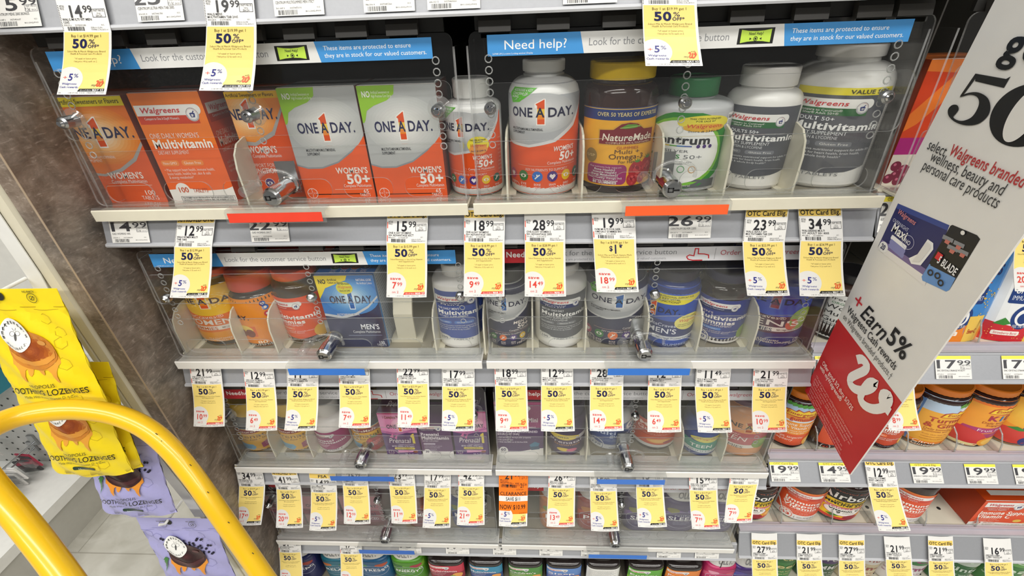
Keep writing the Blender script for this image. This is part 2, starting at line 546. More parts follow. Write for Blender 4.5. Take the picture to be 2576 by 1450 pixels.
# ---------------------------------------------------------------- shelves with price rails
RZ = {}
def shelf(row, x0, x1, zl, zr, label, top=None):
    if x0 < .5:
        RZ[row] = (zl, zr)
    t = thing('gondola_shelf', label, 'shelf', (x0, 0, ZR[row]))
    w = x1-x0
    b = MB()
    R5 = x0 > .5
    ty, tz = (.022, RT.get(row, .040)-(zl+zr)/2) if R5 else (.0102, .0335)
    fz = FL[row+10]-ZR[row] if R5 else .043
    b.box(.001, w-.001, ty+.0046, .40, fz-.017, fz, STEEL if top is None else top)
    if x0 > .5:
        for k in range(26):
            for j in range(3):
                b.lathe([(.0035, 0), (.0001, .0002)], DARK, (.03+k*.034, .075+j*.1, fz+.0002), 10)
    b.obj('shelf_pan', t)
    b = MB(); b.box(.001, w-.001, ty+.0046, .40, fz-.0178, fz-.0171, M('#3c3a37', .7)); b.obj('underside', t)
    b = MB()
    pr = [(.003, .001), (-.0022, 0), (-.003, .002), (-.0022, .0042), (.0008, .005), (.0032 if not R5 else .0008+(ty-.0008)*.007/(tz-.005), .012), (ty, tz), (ty-.0002, tz+.001), (ty+.0006, tz+.003), (ty+.0043, tz+.003)]
    n = len(pr)
    vs = [(0, y, z+zl) for y, z in pr] + [(w, y, z+zr) for y, z in pr]
    for i in range(n):
        j = (i+1) % n
        b.add([vs[i], vs[j], vs[n+j], vs[n+i]], [(0, 1, 2, 3)], RAIL if 4 <= i <= 6 else RAILB)
    b.add(vs, [tuple(range(n-1, -1, -1)), tuple(range(n, 2*n))], RAILB)
    b.obj('price_rail', t)
    return t
zoff = lambda r, u0, v0, u1, v1: (P(u0, v0, 0).z-ZR[r], P(u1, v1, 0).z-ZR[r])
shelf(0, 0, BAYW, 0, 0, 'topmost grey shelf rail running along the upper edge of the picture')
shelf(1, 0, BAYW, *zoff(1, 272, 621.5, 2197, 606), label='second shelf under the ivory locking cases with orange boxes')
shelf(2, 0, BAYW, *zoff(2, 471, 971.4, 2034, 970.5), label='third shelf under the locking cases with orange and blue vitamins')
shelf(3, 0, BAYW, *zoff(3, 607, 1217, 1924, 1230), label='fourth shelf under the locking cases with prenatal vitamins')
shelf(4, 0, BAYW, *zoff(4, 704, 1389, 1850, 1410), label='fifth shelf under the lowest pair of locking cases')
shelf(5, 0, BAYW, 0, 0, 'lowest shelf at the bottom edge holding squat gummy jars')
SP2 = M('#d3cdbb', .5, 0, .08, 40)
shelf(1, .918, 1.83, -.002, -.002, 'shelf of the right section behind the hanging banner, level with the ivory cases', SP2)
shelf(2, .918, 1.83, .006, .006, 'shelf of the right section holding crystal pouches', SP2)
shelf(3, .918, 1.83, .012, .017, 'shelf of the right section holding orange capped gummy jars', SP2)
shelf(4, .918, 1.83, .014, .016, 'shelf of the right section holding the red vitamin C bottles', SP2)
shelf(5, .918, 1.83, 0, 0, 'lowest shelf of the right section', SP2)
b = MB()
b.box(0, 1.83, .401, .42, 0, 1.719, DARK)
o = b.obj('back_panel'); tag(o, 'dark back panel standing behind all the vitamin shelves', 'panel')
b = MB()
b.box(0, 1.83, -.0, .40, 1.72, 1.76, STEEL); b.box(.916, 1.83, 0, .40, 1.44, 1.47, SP2)
o = b.obj('canopy_shelf'); tag(o, 'upper shelves above the picture that shade the dark gap behind the banner', 'shelf')
b = MB(); b.box(.9142, .9158, .03, .40, .241, 1.43, M('#3a3733', .6)); o = b.obj('section_upright'); tag(o, 'thin dark upright between the left and right shelf sections', 'upright')
b = MB(); b.box(0, 1.83, .03, .40, 0, .24, M('#47433d', .6)); o = b.obj('base_deck'); tag(o, 'dark base deck under the lowest shelves', 'deck')
# the clear guard strip along the front edge of the open shelves
for r in (2, 3, 4):
    b = MB(); zz = FL[r+10]+.0004
    b.prism([(.0225, zz-.002), (.026, zz), (.040, zz), (.040, zz+.003), (.034, zz+.003), (.034, zz+.006), (.031, zz+.006), (.031, zz+.003), (.0225, zz+.002)], .918, 1.82, M('#b3aeb6', .25, 0, .04))
    o = b.obj('shelf_edge_strip'); tag(o, 'lavender grey plastic strip along the front edge of the %s shelf, right section' % ROWN[r], 'strip')

# ---------------------------------------------------------------- locking cases
def rr(x0, z0, x1, z1, r, n=6):
    o = []
    for cx, cz, a in ((x1-r, z0+r, -90), (x1-r, z1-r, 0), (x0+r, z1-r, 90), (x0+r, z0+r, 180)):
        o += [(cx+r*cos(radians(a+90*i/n)), cz+r*sin(radians(a+90*i/n))) for i in range(n+1)]
    return o
def sheet(mb, outer, holes, th, place, face, edge):
    """flat acrylic sheet with holes: a filled 2D curve, extruded"""
    cu = bpy.data.curves.new('s', 'CURVE')
    cu.dimensions, cu.fill_mode, cu.extrude = '2D', 'BOTH', th/2
    for loop in [outer]+holes:
        sp = cu.splines.new('POLY')
        sp.points.add(len(loop)-1)
        for p, (x, z) in zip(sp.points, loop):
            p.co = (x, z, 0, 1)
        sp.use_cyclic_u = True
    o = bpy.data.objects.new('s', cu)
    COL.objects.link(o)
    me = bpy.data.meshes.new_from_object(o.evaluated_get(bpy.context.evaluated_depsgraph_get()))
    for p in me.polygons:
        m = face if abs(p.normal.z) > .7 else edge
        mb.add([place(*me.vertices[i].co) for i in p.vertices], [tuple(range(len(p.vertices)))], m)
    bpy.data.objects.remove(o); bpy.data.curves.remove(cu); bpy.data.meshes.remove(me)

def sign_blue(a):
    a.rect(0, 0, 100, 100, '#dcdcd9', 1)
    a.poly([(0, 0), (23.7, 0), (22.7, 100), (0, 100)], '#3f8fd0', 2)
    a.poly([(71.5, 0), (100, 0), (100, 100), (70.5, 100)], '#3f8fd0', 2)
    a.text('Need help?', 4, 30, 42, 'white', 15.6)
    a.text('267085 LM | Location: Locking window | Display', 1.2, 7, 8, 'white', 10)
    a.text('Look for the customer service button', 24.7, 35, 34, '#85878a', 33.6)
    a.rect(60.2, 14, 68.6, 86, 'black', 2)
    a.poly([(60.9, 20), (62.6, 26), (64.4, 28), (66.2, 26), (67.9, 20), (67.9, 80), (66.2, 74), (64.4, 72), (62.6, 74), (60.9, 80)], '#bfe04f', 3)
    a.text('Need Help?', 64.4, 55, 13, 'black', 3.4, 'c', 2)
    a.ring(64.4, 38, .5, .14, 'black', 4); a.ell(64.4, 38, .24, 'black', 5)
    a.poly([(63, 44), (63, 32), (63.5, 38)], 'black', 4); a.poly([(65.8, 44), (65.8, 32), (65.3, 38)], 'black', 4)
    a.text('These items are protected to ensure', 72.6, 57, 21, 'white', 22.2)
    a.text('they are in stock for our valued customers.', 72.6, 22, 21, 'white', 26)
def sign_red(a):
    a.rect(0, 0, 100, 100, '#c9c9cc', 1)
    a.rect(0, 0, 14.5, 100, '#b3202a', 2)
    a.text('Need', 2.2, 42, 38, 'white', 6, b=2); a.text('help?', 8.4, 42, 38, 'white', 5.4, b=2)
    a.text('Look for the customer service button', 16, 50, 34, '#77797d', 39)
    a.text('These items are protected to ensure they are in stock for our valued customers.', 16, 14, 17, '#7d7f83', 36)
    a.stroke([(58, 30), (58.6, 12), (60, 4), (63, 4)], .35, '#b3202a'); a.stroke([(58, 30), (58.8, 42), (60.2, 36), (60.3, 86), (61.3, 86), (61.4, 50), (63.2, 48), (64.6, 40), (64.8, 16)], .35, '#b3202a')
    a.rect(66.4, 10, 66.6, 90, '#9a9a9c', 2)
    a.text('Order ahead at walgreens.com', 68, 40, 34, '#a8404b', 29.5)
SIGNS = {'b': sign_blue, 'r': sign_red}
LEAN = .086
def case(row, x0, x1, sign, lipm, strip, sx, ov, screws, bigscrews, hinges, label, full=True):
    """a clear locking case: x0..x1, everything relative to the rail underside"""
    t = thing('locking_case', label, 'display case', (0, 0, ZR[row]), 'clear locking cases on the shelves')
    dy = lambda z: .003 + (z-.055)*LEAN
    # lip and ledge
    b = MB()
    b.prism([(-.0052, .0372), (-.002, .0366), (-.002, .0445), (.030, .0450), (.030, .0465), (.0005, .0475), (-.0042, .0508), (-.0056, .0495)], x0-.002, x1+.002, lipm, 'x')
    b.obj('front_lip', t)
    b = MB()
    b.prism([(-.0045, .0511), (.0, .0482), (.028, .0472), (.028, .0482), (.0012, .0525), (-.0035, .0535)], x0-.001, x1+.001, KNOB, 'x'); b.obj('clear_ledge', t)
    # door: main sheet, overlay and fence
    b = MB()
    slots = []
    for hx in hinges:
        slots.append([(hx-.014, .2115), (hx+.014, .2115), (hx+.014, .2155), (hx-.014, .2155)])
    sheet(b, rr(x0+.004, .054, x1-.002, .2175, .008), slots, .0022, lambda x, z, d: (x, dy(z)-d, z), ACR, EDGE)
    cols = sorted(s[0] for s in screws)
    for cx in cols:
        for k in range(9):
            z = .112+k*.0102
            b.tube([(cx+.0034*cos(q*pi/5), dy(z)-.0016, z+.0034*sin(q*pi/5)) for q in range(10)], .0007, EDGE, 5, True)
    b.obj('door_panel', t)
    b = MB()
    sheet(b, rr(x0+.007, ov[0], x1-.006, ov[1], .009), [], .002, lambda x, z, d: (x, dy(z)-.0036-d, z), ACR, EDGE)
    b.obj('overlay_panel', t)
    b = MB()
    n = 6
    p_ = (x1-x0-.012)/n
    holes = [rr(x0+.006+p_*i+.007, .0545, x0+.006+p_*(i+1)-.007, .0775, .0105) for i in range(n)]
    sheet(b, rr(x0+.003, .0483, x1-.003, .114, .004), holes, .002, lambda x, z, d: (x, .012-d, z), ACRF, EDGE)
    b.obj('fence_panel', t)
    for s_, xx in (('side_panel', x0+.0005), ('side_panel', x1-.0025)):
        b = MB()
        sheet(b, [(.014, .048), (.20, .048), (.20, .205), (dy(.205)+.004, .205)], [], .002, lambda y, z, d: (xx+.001+d, y, z), ACR, EDGE)
        b.obj(s_, t)
    # hinge tabs
    for hx in hinges:
        b = MB()
        y = dy(.217)
        b.prism([(y-.004, .2165), (y+.003, .2165), (y+.006, .226), (y+.03, .232), (y+.03, .234), (y+.002, .233), (y-.002, .226)], hx-.0155, hx+.0155, M('#3b3936', .45), 'x')
        b.obj('hinge_tab', t)
    b = MB(); y = dy(.217); b.prism([(y+.006, .218), (y+.01, .218), (y+.01, .232), (y+.006, .232)], x0+.01, x1-.01, M('#22211f', .5), 'x'); b.obj('hinge_rail', t)
    # sign strip, facing the shopper behind the sheet
    b = MB()
    sx0, sx1 = x0+.022, x1-.022
    z0, z1 = .1955, .2140
    a = Art((sx1-sx0)/(z1-z0)); a.scale = (z1-z0)/100
    SIGNS[sign](a)
    a.emit(b, lambda x, y, d: (sx0+(sx1-sx0)*x/100, dy(z0+(z1-z0)*y/100)-.0014-d*.3, z0+(z1-z0)*y/100))
    b.obj('sign_strip', t)
    # screws
    for (cx, cz), big in zip(screws, bigscrews):
        b = MB()
        y = dy(cz)
        if big:
            b.lathe([(.001, -.013), (.006, -.012), (.0115, -.006), (.0125, -.005), (.0125, -.0045)], KNOB, (cx, y, cz), 20, axis='y')
        b.lathe([(.0045, -.022 if big else -.012), (.0062, -.020 if big else -.010), (.0062, -.0045)], ZINC, (cx, y, cz), 14, axis='y')
        b.lathe([(.0028, -.0245 if big else -.0135), (.0040, -.022 if big else -.0119)], CHROME, (cx, y, cz), 6, axis='y')
        o = b.obj('screw', t)
    if not full:
        return t
    # label holder with its coloured strip
    c = (x0+x1)/2 if sx is None else sx
    b = MB()
    b.prism([(-.0045, .0535), (-.0165, .0525), (-.0185, .0505), (-.0195, .0375), (-.0178, .0375), (-.017, .0498), (-.0045, .0512)], c-.058, c+.058, KNOB, 'x')
    h = b.obj('label_holder', t)
    b = MB()
    b.prism([(-.0201, .0388), (-.0193, .0496), (-.0189, .0496), (-.0197, .0388)], c-.0545, c+.0545, M(strip, .35), 'x')
    b.obj('coloured_strip', h)
    # lock
    lx, lz, y0 = c-.004, .0635, -.010
    b = MB()
    b.lathe([(.0092, y0+.002), (.0106, y0+.004), (.0106, .012), (.0094, .013), (.0094, .034), (.0112, .035), (.0112, .038)], CHROME, (lx, 0, lz), 28, axis='y')
    b.box(lx-.012, lx+.012, .0385, .040, lz-.006, lz+.028, ZINC)
    L = b.obj('lock_body', t)
    b = MB()
    b.lathe([(.0001, y0-.0006), (.0078, y0-.0002), (.0091, y0+.0016), (.0092, y0+.003)], ZINC, (lx, 0, lz), 28, axis='y')
    ky = y0-.0011
    def quad(x_0, x_1, z_0, z_1, m=M('black')):
        b.box(lx+x_0, lx+x_1, ky, y0, lz+z_0, lz+z_1, m)
    quad(-.0056, .0004, .0016, .0026); quad(-.0056, .0004, -.0026, -.0016); quad(-.0056, -.0046, -.0026, .0026); quad(-.0006, .0006, -.0026, .0026); quad(.0006, .0066, -.0010, .0008)
    b.obj('key_face', L)
    # moulded guard arch and pull peg
    b = MB()
    pts = [(lx+.004+.022*cos(radians(q)), .006, .0755+.0145*sin(radians(q))) for q in range(-12, 193, 12)]
    b.tube(pts, .0022, KNOB, 8); b.obj('lock_guard', t)
    b = MB(); b.lathe([(.0052, -.012), (.0062, -.0105), (.0062, .008), (.0075, .010)], KNOB, (c-.032, 0, .071), 18, axis='y'); b.obj('pull_peg', t)
    return t
HL = [.056, .105, .160, .248, .300, .352, .402]
HR = [.492, .548, .610, .668, .728, .786, .842, .878]
SCL = [(.036, .149), (.235, .150), (.432, .150)]
SCR = [(.4845, .149), (.680, .149), (.873, .149)]
case(1, .0105, .4515, 'b', LIPI, '#e8452f', .2365, (.128, .176), SCL, (1, 1, 1), HL, 'clear case with an ivory lip and red strip, holding the five orange and silver boxes')
case(1, .4620, .9030, 'b', LIPI, '#f0612f', .6815, (.116, .172), SCR, (0, 0, 0), HR, 'clear case with an ivory lip and orange strip, holding tall white capped bottles')
case(2, .0095, .4515, 'b', LIPW, '#2f74cf', .2365, (.143, .186), [(x, .153) for x, z in SCL], (0, 0, 0), HL, 'clear case with a white lip and blue strip around the blue one hundred tablet box')
case(2, .4620, .9030, 'r', LIPW, '#2f74cf', .6805, (.143, .186), [(x, .153) for x, z in SCR], (0, 0, 0), HR, 'clear case with a white lip and blue strip holding navy bottles and blue gummy jars')
case(3, .0110, .4515, 'r', LIPW, '#2f69c4', .2365, (.140, .186), [(x, .169) for x, z in SCL], (1, 0, 0), HL, 'clear case with a white lip and blue strip holding yellow lidded and purple prenatal packs')
case(3, .4620, .9030, 'r', LIPW, '#3f78d2', .6815, (.140, .186), [(x, .169) for x, z in SCR], (0, 0, 0), HR, 'clear case with a white lip and blue strip holding teen gummies and large gummy jars')
case(4, .0120, .4515, 'r', LIPW, '#2f69c4', .2365, (.140, .186), [(x, .172) for x, z in SCL], (1, 0, 0), HL, 'lowest clear case on the left, holding pink prenatal cartons')
case(4, .4620, .8990, 'r', LIPW, '#2f74cf', .6805, (.140, .186), [(x, .172) for x, z in SCR], (0, 0, 0), HR, 'lowest clear case on the right, holding purple sleep jars')
case(1, .926, 1.37, 'b', LIPI, '#e8452f', None, (.128, .176), [(.956, .150), (1.15, .15), (1.34, .15)], (1, 1, 1), [.96, 1.02, 1.08, 1.14, 1.2, 1.26, 1.32], 'clear case behind the hanging banner, holding orange probiotic cartons', False)
# ---------------------------------------------------------------- price tags and rail labels
WM = [(.02, .80), (.08, .97), (.20, .98), (.24, .80), (.19, .45), (.16, .18), (.22, .03), (.34, .06), (.46, .30), (.52, .62), (.50, .82), (.44, .66), (.46, .30), (.52, .06), (.64, .02), (.78, .22), (.86, .55), (.85, .85), (.78, .97), (.72, .84), (.80, .66), (.98, .66)]
def wmark(a, x, y, w, h, col, t, l=5):
    a.stroke([(x+w*(p+.12*q-.06), y+h*q) for p, q in WM], t, col, l, smooth=3)
def bars(a, x0, x1, y0, y1, seed, col='ink', l=4):
    r = random.Random(seed)
    x = x0
    while x < x1:
        w = r.choice((.5, .5, .9, 1.4))*(x1-x0)/28
        a.rect(x, y0, min(x+w, x1), y1, col, l)
        x += w + r.choice((.5, .8, 1.2))*(x1-x0)/28
def price(a, p, x, y, h, col='ink', al='c', b=2):
    d, c = p.split('.')
    wd = 17.5*len(d)*h/18
    wc = 21.*h/18
    x0 = x-(wd+wc)/2
    a.text(d, x0, y, h, col, wd, b=b)
    a.text(c, x0+wd+1.2, y+h*.40, h*.58, col, wc, b=1)
def tag_art(a, U, p, kind, names, top, save, mix):
    rs = sum(map(ord, p+names[0]))
    a.rect(0, 0, 100, 100+U, 'paper', 0)
    a.rect(2, 5.6, 95, 100, 'tagyel', 1)
    # price part
    oy = 0
    a.text('RETAIL', 5, 136, 3, 'ink', 11); a.text('PRICE', 5, 132.4, 3, 'ink', 9)
    price(a, p, 46, 121.5, 16.5)
    a.frame(71, 121, 97, 133, .9, 'ink'); a.text('UNIT PRICE', 84, 129.3, 2.6, 'ink', 22, 'c'); a.text('%d.%d\xa2' % (rs % 9+10, rs % 8), 84, 125.6, 2.6, 'ink', 8, 'c'); a.text('EACH', 84, 122, 2.8, 'ink', 12, 'c')
    a.text(names[0], 5, 116.8, 3.3, 'ink', min(64, 3.5*len(names[0])), b=1)
    a.text(names[1], 5, 112.6, 3.3, 'ink', min(62, 3.5*len(names[1])), b=1)
    a.text('%d-%d %d' % (rs % 700+200, rs % 89+310, rs % 9), 5, 109, 2.4, 'ink', 17); a.text('3119%07d' % (rs*7919 % 9999999), 30, 109, 2.4, 'ink', 23); a.text('011', 84, 109.2, 2.5, 'ink', 6)
    a.text('SDE-01-S2-P%d' % (rs % 9), 62, 105.6, 2.2, 'ink', 23); a.text('VITAMINS (COR) (ADT)1-01', 62, 102.8, 2, 'ink', 34)
    bars(a, 12, 48, 102.2, 108, rs)
    dot = save is not None and kind != 'd'
    if dot:
        a.rect(1.2, 126, 3.4, 137, '#d8543f', 1); a.rect(1.2, 103, 3.4, 114, '#d8543f', 1)
    else:
        for k in range(16):
            a.rect(.6, 102+k*2.4, 2.4, 103.2+k*2.4, 'ink', 1)
    if top:
        a.rect(1, 143, 97, 156, 'otc', 1)
        a.text(top, 50, 145.3, 7.6, 'ink', 92 if len(top) > 5 else 34, 'c', b=2)
    # yellow part
    if kind == 'c':
        a.rect(-1, 30, 101, 100+U, '#f87a1a', 2)
        a.rect(0, 62, 100, 76, 'paper', 3)
        a.text('CLEARANCE', 50, 78, 9, 'black', 92, 'c', b=1); a.text('SAVE $11', 50, 64, 9, 'black', 52, 'c', b=1); a.text('NOW $10.99', 48, 42, 11, 'black', 90, 'c', b=1)
        bars(a, 8, 62, 99, 107, 5, 'black', 4); a.text('WAS', 56, 108, 4.5, 'black', 14, b=1); a.text('21', 74, 98, 12, 'black', 13, b=1); a.text('99', 88, 103, 6, 'black', 8); a.text('MULTIVIT SOFTGELS', 6, 110, 3, 'black', 40); a.text('36.75\xa2 each', 60, 92, 3.4, 'black', 25)
        a.text('18.33\xa2 EACH', 70, 31, 2.6, 'black', 25)
    else:
        a.text('Buy 1 at $%s get 1%s' % (p, ' for' if kind == '1' else ''), 49, 92.6, 4.1, '#6b6038', 64, 'c')
        if kind == '1':
            a.text('$', 36, 79, 9, 'navy', 9, b=2); a.text('1', 46, 74.5, 15.5, 'navy', 11, b=3); a.text('*', 60, 80, 11, 'navy', 8, b=2)
        else:
            nv = '#1d2150' if kind != 'k' else 'ink'
            a.text('50', 20, 76.3, 13, nv, 33, b=3); a.text('%', 55, 82.6, 6.8, nv, 13); a.text('OFF*', 53, 76.3, 5, nv, 23, b=1)
        l1, l2 = {'w': ('Select Mix & Match Walgreens Brand', 'Health & Personal Care Products'), 'f': ('Select Flintstones or One A Day Vitamins', 'and Supplements'), 'n': ('Select Nature Made Multivitamins or', 'Prenatal'), 'p': ('Select One A Day Prenatal or Postnatal', 'Vitamins and Supplements'), 'm': ('Select Mix and Match Nature Made', 'Vitamins and Supplements')}[mix]
        a.text(l1, 49, 69.6, 2.8, '#857a4c', 80, 'c'); a.text(l2, 49, 65.9, 2.8, '#857a4c', 38 if len(l2) < 20 else 66, 'c')
        a.text('*of equal or lesser price', 49, 58.6, 2.6, '#857a4c', 46, 'c'); a.text('Unit price %d.%d\xa2 each on 2' % (rs % 9+8, rs % 8), 49, 54, 2.6, '#857a4c', 48, 'c')
    a.ell(20, 25, 29, '#e2e1de', 2, 21.5); a.rect(0, 4, 22, 25, '#e2e1de', 2); a.rect(0, 4, 44, 11, '#e2e1de', 2)
    a.rect(0, 0, 100, 5.6, 'paper', 3)
    if save and save != '5':
        a.text('save', 8, 33, 5, '#d8473a', 28, b=2)
        price(a, save, 26, 17, 11.5, '#d8473a'); a.text('on 2', 22, 8.3, 4.2, '#d8473a', 17, 'c')
    else:
        a.text('+', 5, 26, 6, '#e0654f', 11); a.text('5', 17, 24, 11, '#2d2f84', 11, b=2, sh=.06); a.text('%', 29, 29, 6, '#2d2f84', 10)
        a.text('Walgreens', 22, 17, 3.2, '#3c3f96', 32, 'c', b=1); a.text('Cash rewards', 22, 11.4, 3.2, '#3c3f96', 40, 'c', b=1)
    a.text('with', 82, 24, 3, '#8a6a2c', 9); a.text('my', 68, 14.5, 4, '#5b5648', 9, sh=.3)
    wmark(a, 77, 14.5, 15, 9, '#e2592c', 2.1)
    rd = save is not None and kind not in 'dk1' and save != '5'
    bc = '#d84a3c' if rd else 'black'
    a.poly([(42, 5.4), (95, 5.4), (95, 10.2), (46, 10.2)], bc, 3)
    a.text('Good thru', 47, 6.5, 2.5, 'white', 23, sh=.1); a.text('MAR 29' if rd else 'MAY 03', 72, 6.2, 3.2, 'white', 22, b=2)
    a.text('SDE', 3, 2.2, 1.9, 'ink', 5); a.text('L %d OF 1142   P-%d   U7REZ-4YIZ   S-00340' % (rs % 70, rs % 9000), 24, 2.2, 1.9, 'ink', 72)
TILT = {0: 10, 1: 13, 2: 25, 3: 27, 4: 27}
TOPY = {0: .012, 1: .0115}
TAGN = 0
def paper(c):
    return M(c, .30, 0., .02, 40)
def hang_tag(row, ul, ur, vy, bl, br, vb, p, kind, names, label, top=None, save=None, mix='f', kick=0., right=False, dxt=None):
    """tag hanging from a rail: yellow top edge at (ul..ur, vy), lower edge at (bl..br, vb)"""
    global TAGN
    TAGN += 1
    h = .069
    y1 = -.0046 if not right else -.0036
    y0 = y1 - h*sin(radians(TILT[row])) - kick
    yt = .0085 if not right else .0195
    L1, R1, L0, R0 = P(ul, vy, y1), P(ur, vy, y1), P(bl, vb, y0), P(br, vb, y0)
    m1, m0 = (L1+R1)/2, (L0+R0)/2
    hz = (m1-m0).length
    zt = ZR[row]+(.0405 if not right else RT.get(row, .040)+.001)
    if right and top:
        zt += .004
    up = max(zt-m1.z, .01)
    U = 100*math.hypot(up, yt-y1)/hz
    w = ((R1-L1).length+(R0-L0).length)/2
    sh = (m1.x-m0.x)*U/100 if dxt is None else dxt
    a = Art((w/100)/(hz/100), 0, 100+U)
    a.scale = hz/100
    tag_art(a, U, p, kind, names, top, save, mix)
    o0 = m1.copy()
    b = MB()
    LT = Vector((L1.x+sh, yt, zt)); RV = Vector((R1.x+sh, yt, zt))
    T = 1+U/100
    def mp(x, y, d):
        t = y/100
        if t >= 1:                     # the stiff upper part sits in the tilted rail
            q = (t-1)/(T-1) if T > 1 else 0
            A, B = L1.lerp(LT, q), R1.lerp(RV, q)
        else:
            A, B = L0.lerp(L1, t), R0.lerp(R1, t)
            bend = math.sin(t*pi)
            A, B = A+Vector((0, .0022*bend, -.0006*bend)), B+Vector((0, .0022*bend, -.0006*bend))
        q = A.lerp(B, x/100) - o0
        q.y -= d + .0012*math.sin(pi*x/100)
        return q
    a.emit(b, mp, [12.5*k for k in range(1, 8)], [12.5*k for k in range(1, 9)], paper, .00006)
    # the back of the paper
    n = len(b.v)
    rows = [0, .25, .5, .75, 1, T]
    b.add([mp(x, t*100, -.0004) for t in rows for x in (0, 25, 50, 75, 100)], [(i*5+j, i*5+5+j, i*5+6+j, i*5+1+j) for i in range(5) for j in range(4)], paper('paper'))
    o = b.obj('price_tag')
    o.location = o0
    return tag(o, label, 'price tag', 'yellow sale tags hanging from the shelf rails')
def rail_label(row, ul, ur, p, name, label, top=False, z0=.0055, z1=.0345, right=False, vt=None, vb=None, sub=''):
    if right:
        yb, yt = .0005, .0222
        A0, A1 = P(ul[1], vb, yb), P(ur[1], vb, yb)
        B0, B1 = P(ul[0], vt, yt), P(ur[0], vt, yt)
        zo = {2: .006, 3: .0145, 4: .015}.get(row, -.002)
        za, zb = ZR[row]+zo+.0068, ZR[row]+RT.get(row, .04)-.0004
        A0.z, A1.z, B0.z, B1.z = za, za, zb, zb
        A0.y = A1.y = .0012
        B0.y = B1.y = .0214
    else:
        x0, x1 = P(ul, (605, 605)[0] if row else 40, 0).x, 0
        v = {0: 60, 1: 590, 2: 950, 3: 1200, 4: 1380}[row]
        x0, x1 = P(ul, v, 0).x, P(ur, v, 0).x
        zm = ZR[row]+RZ[row][0]+(RZ[row][1]-RZ[row][0])*(x0+x1)/2/BAYW
        ry = lambda z: (.0008+.0024*(z-.005)/.007 if z < .012 else .0032+.007*(z-.012)/.0215)-.0008
        A0, A1 = Vector((x0, ry(z0)-.0006, zm+z0)), Vector((x1, ry(z0)-.0006, zm+z0))
        B0, B1 = Vector((x0, ry(z1), zm+z1)), Vector((x1, ry(z1), zm+z1))
    hh = (B0-A0).length
    a = Art((A1-A0).length/hh); a.scale = hh/100
    rs = sum(map(ord, p+name))
    ink = '#3c3c40'
    a.rect(0, 0, 100, 100, '#e2e1dd', 0)
    if top:
        a.rect(0, 86, 100, 100, 'lemon', 1)
        if top != 1:
            a.text(top, 50, 88.5, 9, 'ink', 72, 'c')
    price(a, p, 46, 47, 34, ink)
    a.text('RETAIL', 4, 78, 5, ink, 12); a.text('PRICE', 4, 71, 5, ink, 9)
    a.frame(70, 42, 98, 62, .8, '#6b6b70'); a.text('UNIT PRICE', 84, 55, 5, '#6b6b70', 24, 'c'); a.text('%d.%d\xa2' % (rs % 9+7, rs % 8), 76, 44.5, 8, ink, 12, 'c'); a.text('EACH', 90, 45, 4, '#6b6b70', 10, 'c')
    a.text(name, 4, 33, 7.5, ink, min(78, 3.2*len(name)))
    if sub:
        a.text(sub, 4, 25, 6, ink, 3.2*len(sub))
    a.text('%d-%d %d' % (rs % 600+200, rs % 89+300, rs % 9), 4, 19, 4.5, ink, 18); a.text('305734%05d' % (rs*31 % 99999), 32, 19, 4.5, ink, 24); a.text('011', 86, 19, 4.5, ink, 7)
    bars(a, 8, 46, 3, 16, rs, ink); a.text('B01-S002-P0%02d' % (rs % 12), 63, 9, 4, ink, 31)
    o0 = (A0+A1)/2
    b = MB()
    a.emit(b, lambda x, y, d: (A0.lerp(A1, x/100).lerp(B0.lerp(B1, x/100), y/100) - o0 + Vector((0, -.0007-d, .0003))), mf=lambda c: M(c, .35, 0, .02, 40), unit=.00005)
    o = b.obj('shelf_label')
    o.location = o0
    return tag(o, label, 'shelf label', 'plain white price labels in the shelf rails')
T_ = hang_tag
# topmost rail
T_(0, 160, 280, 81, 143, 266, 238, '14.99', 'd', ('WALG MULTI VIT MEN', '120S'), 'sale tag 14.99 hanging from the topmost rail, leftmost in the picture', save='5', mix='w', dxt=-.001)
T_(0, 519, 645, 67, 501, 636, 228, '19.99', 'd', ('WALG MENS', 'MULTIVITAMIN TAB 200S'), 'sale tag 19.99 hanging from the topmost rail over the word customer', save='5', mix='w', dxt=.002)
T_(0, 1616, 1753, 13, 1624, 1768, 166, '19.99', 'd', ('WALG ADULT 50+', 'MULTIVITAMIN 110S'), 'glossy sale tag hanging from the topmost rail over the yellow lidded jar', save='5', mix='w', dxt=-.004)
R_ = rail_label
R_(0, -8, 106, '15.99', 'CENTRUM MENS 200S BONUS', 'white label 15.99 in the topmost rail at the left picture edge')
R_(0, 352, 470, '25.99', 'CENTRUM ULTRA MEN TAB 200S', 'white label 25.99 in the topmost rail between two hanging tags')
R_(0, 698, 823, '19.99', 'CENTRUM MULTIGUMMIES MEN 170CT', 'cut off white label in the topmost rail just right of the 19.99 tag')
R_(0, 922, 1049, '18.99', 'CENTRUM SILVER MEN 65S', 'cut off white label in the topmost rail above the left case sign')
R_(0, 1080, 1211, '16.99', 'CENTRUM SILVER ULTRA MEN 100S', 'cut off white label in the topmost rail above the gap between two cases')
R_(0, 1415, 1548, '24.99', 'CENTRUM SILVER MEN 200S', 'cut off white label in the topmost rail left of the glossy tag')
R_(0, 1825, 1942, '23.99', 'CENTRUM MINIS', 'cut off white label in the topmost rail right of the glossy tag')
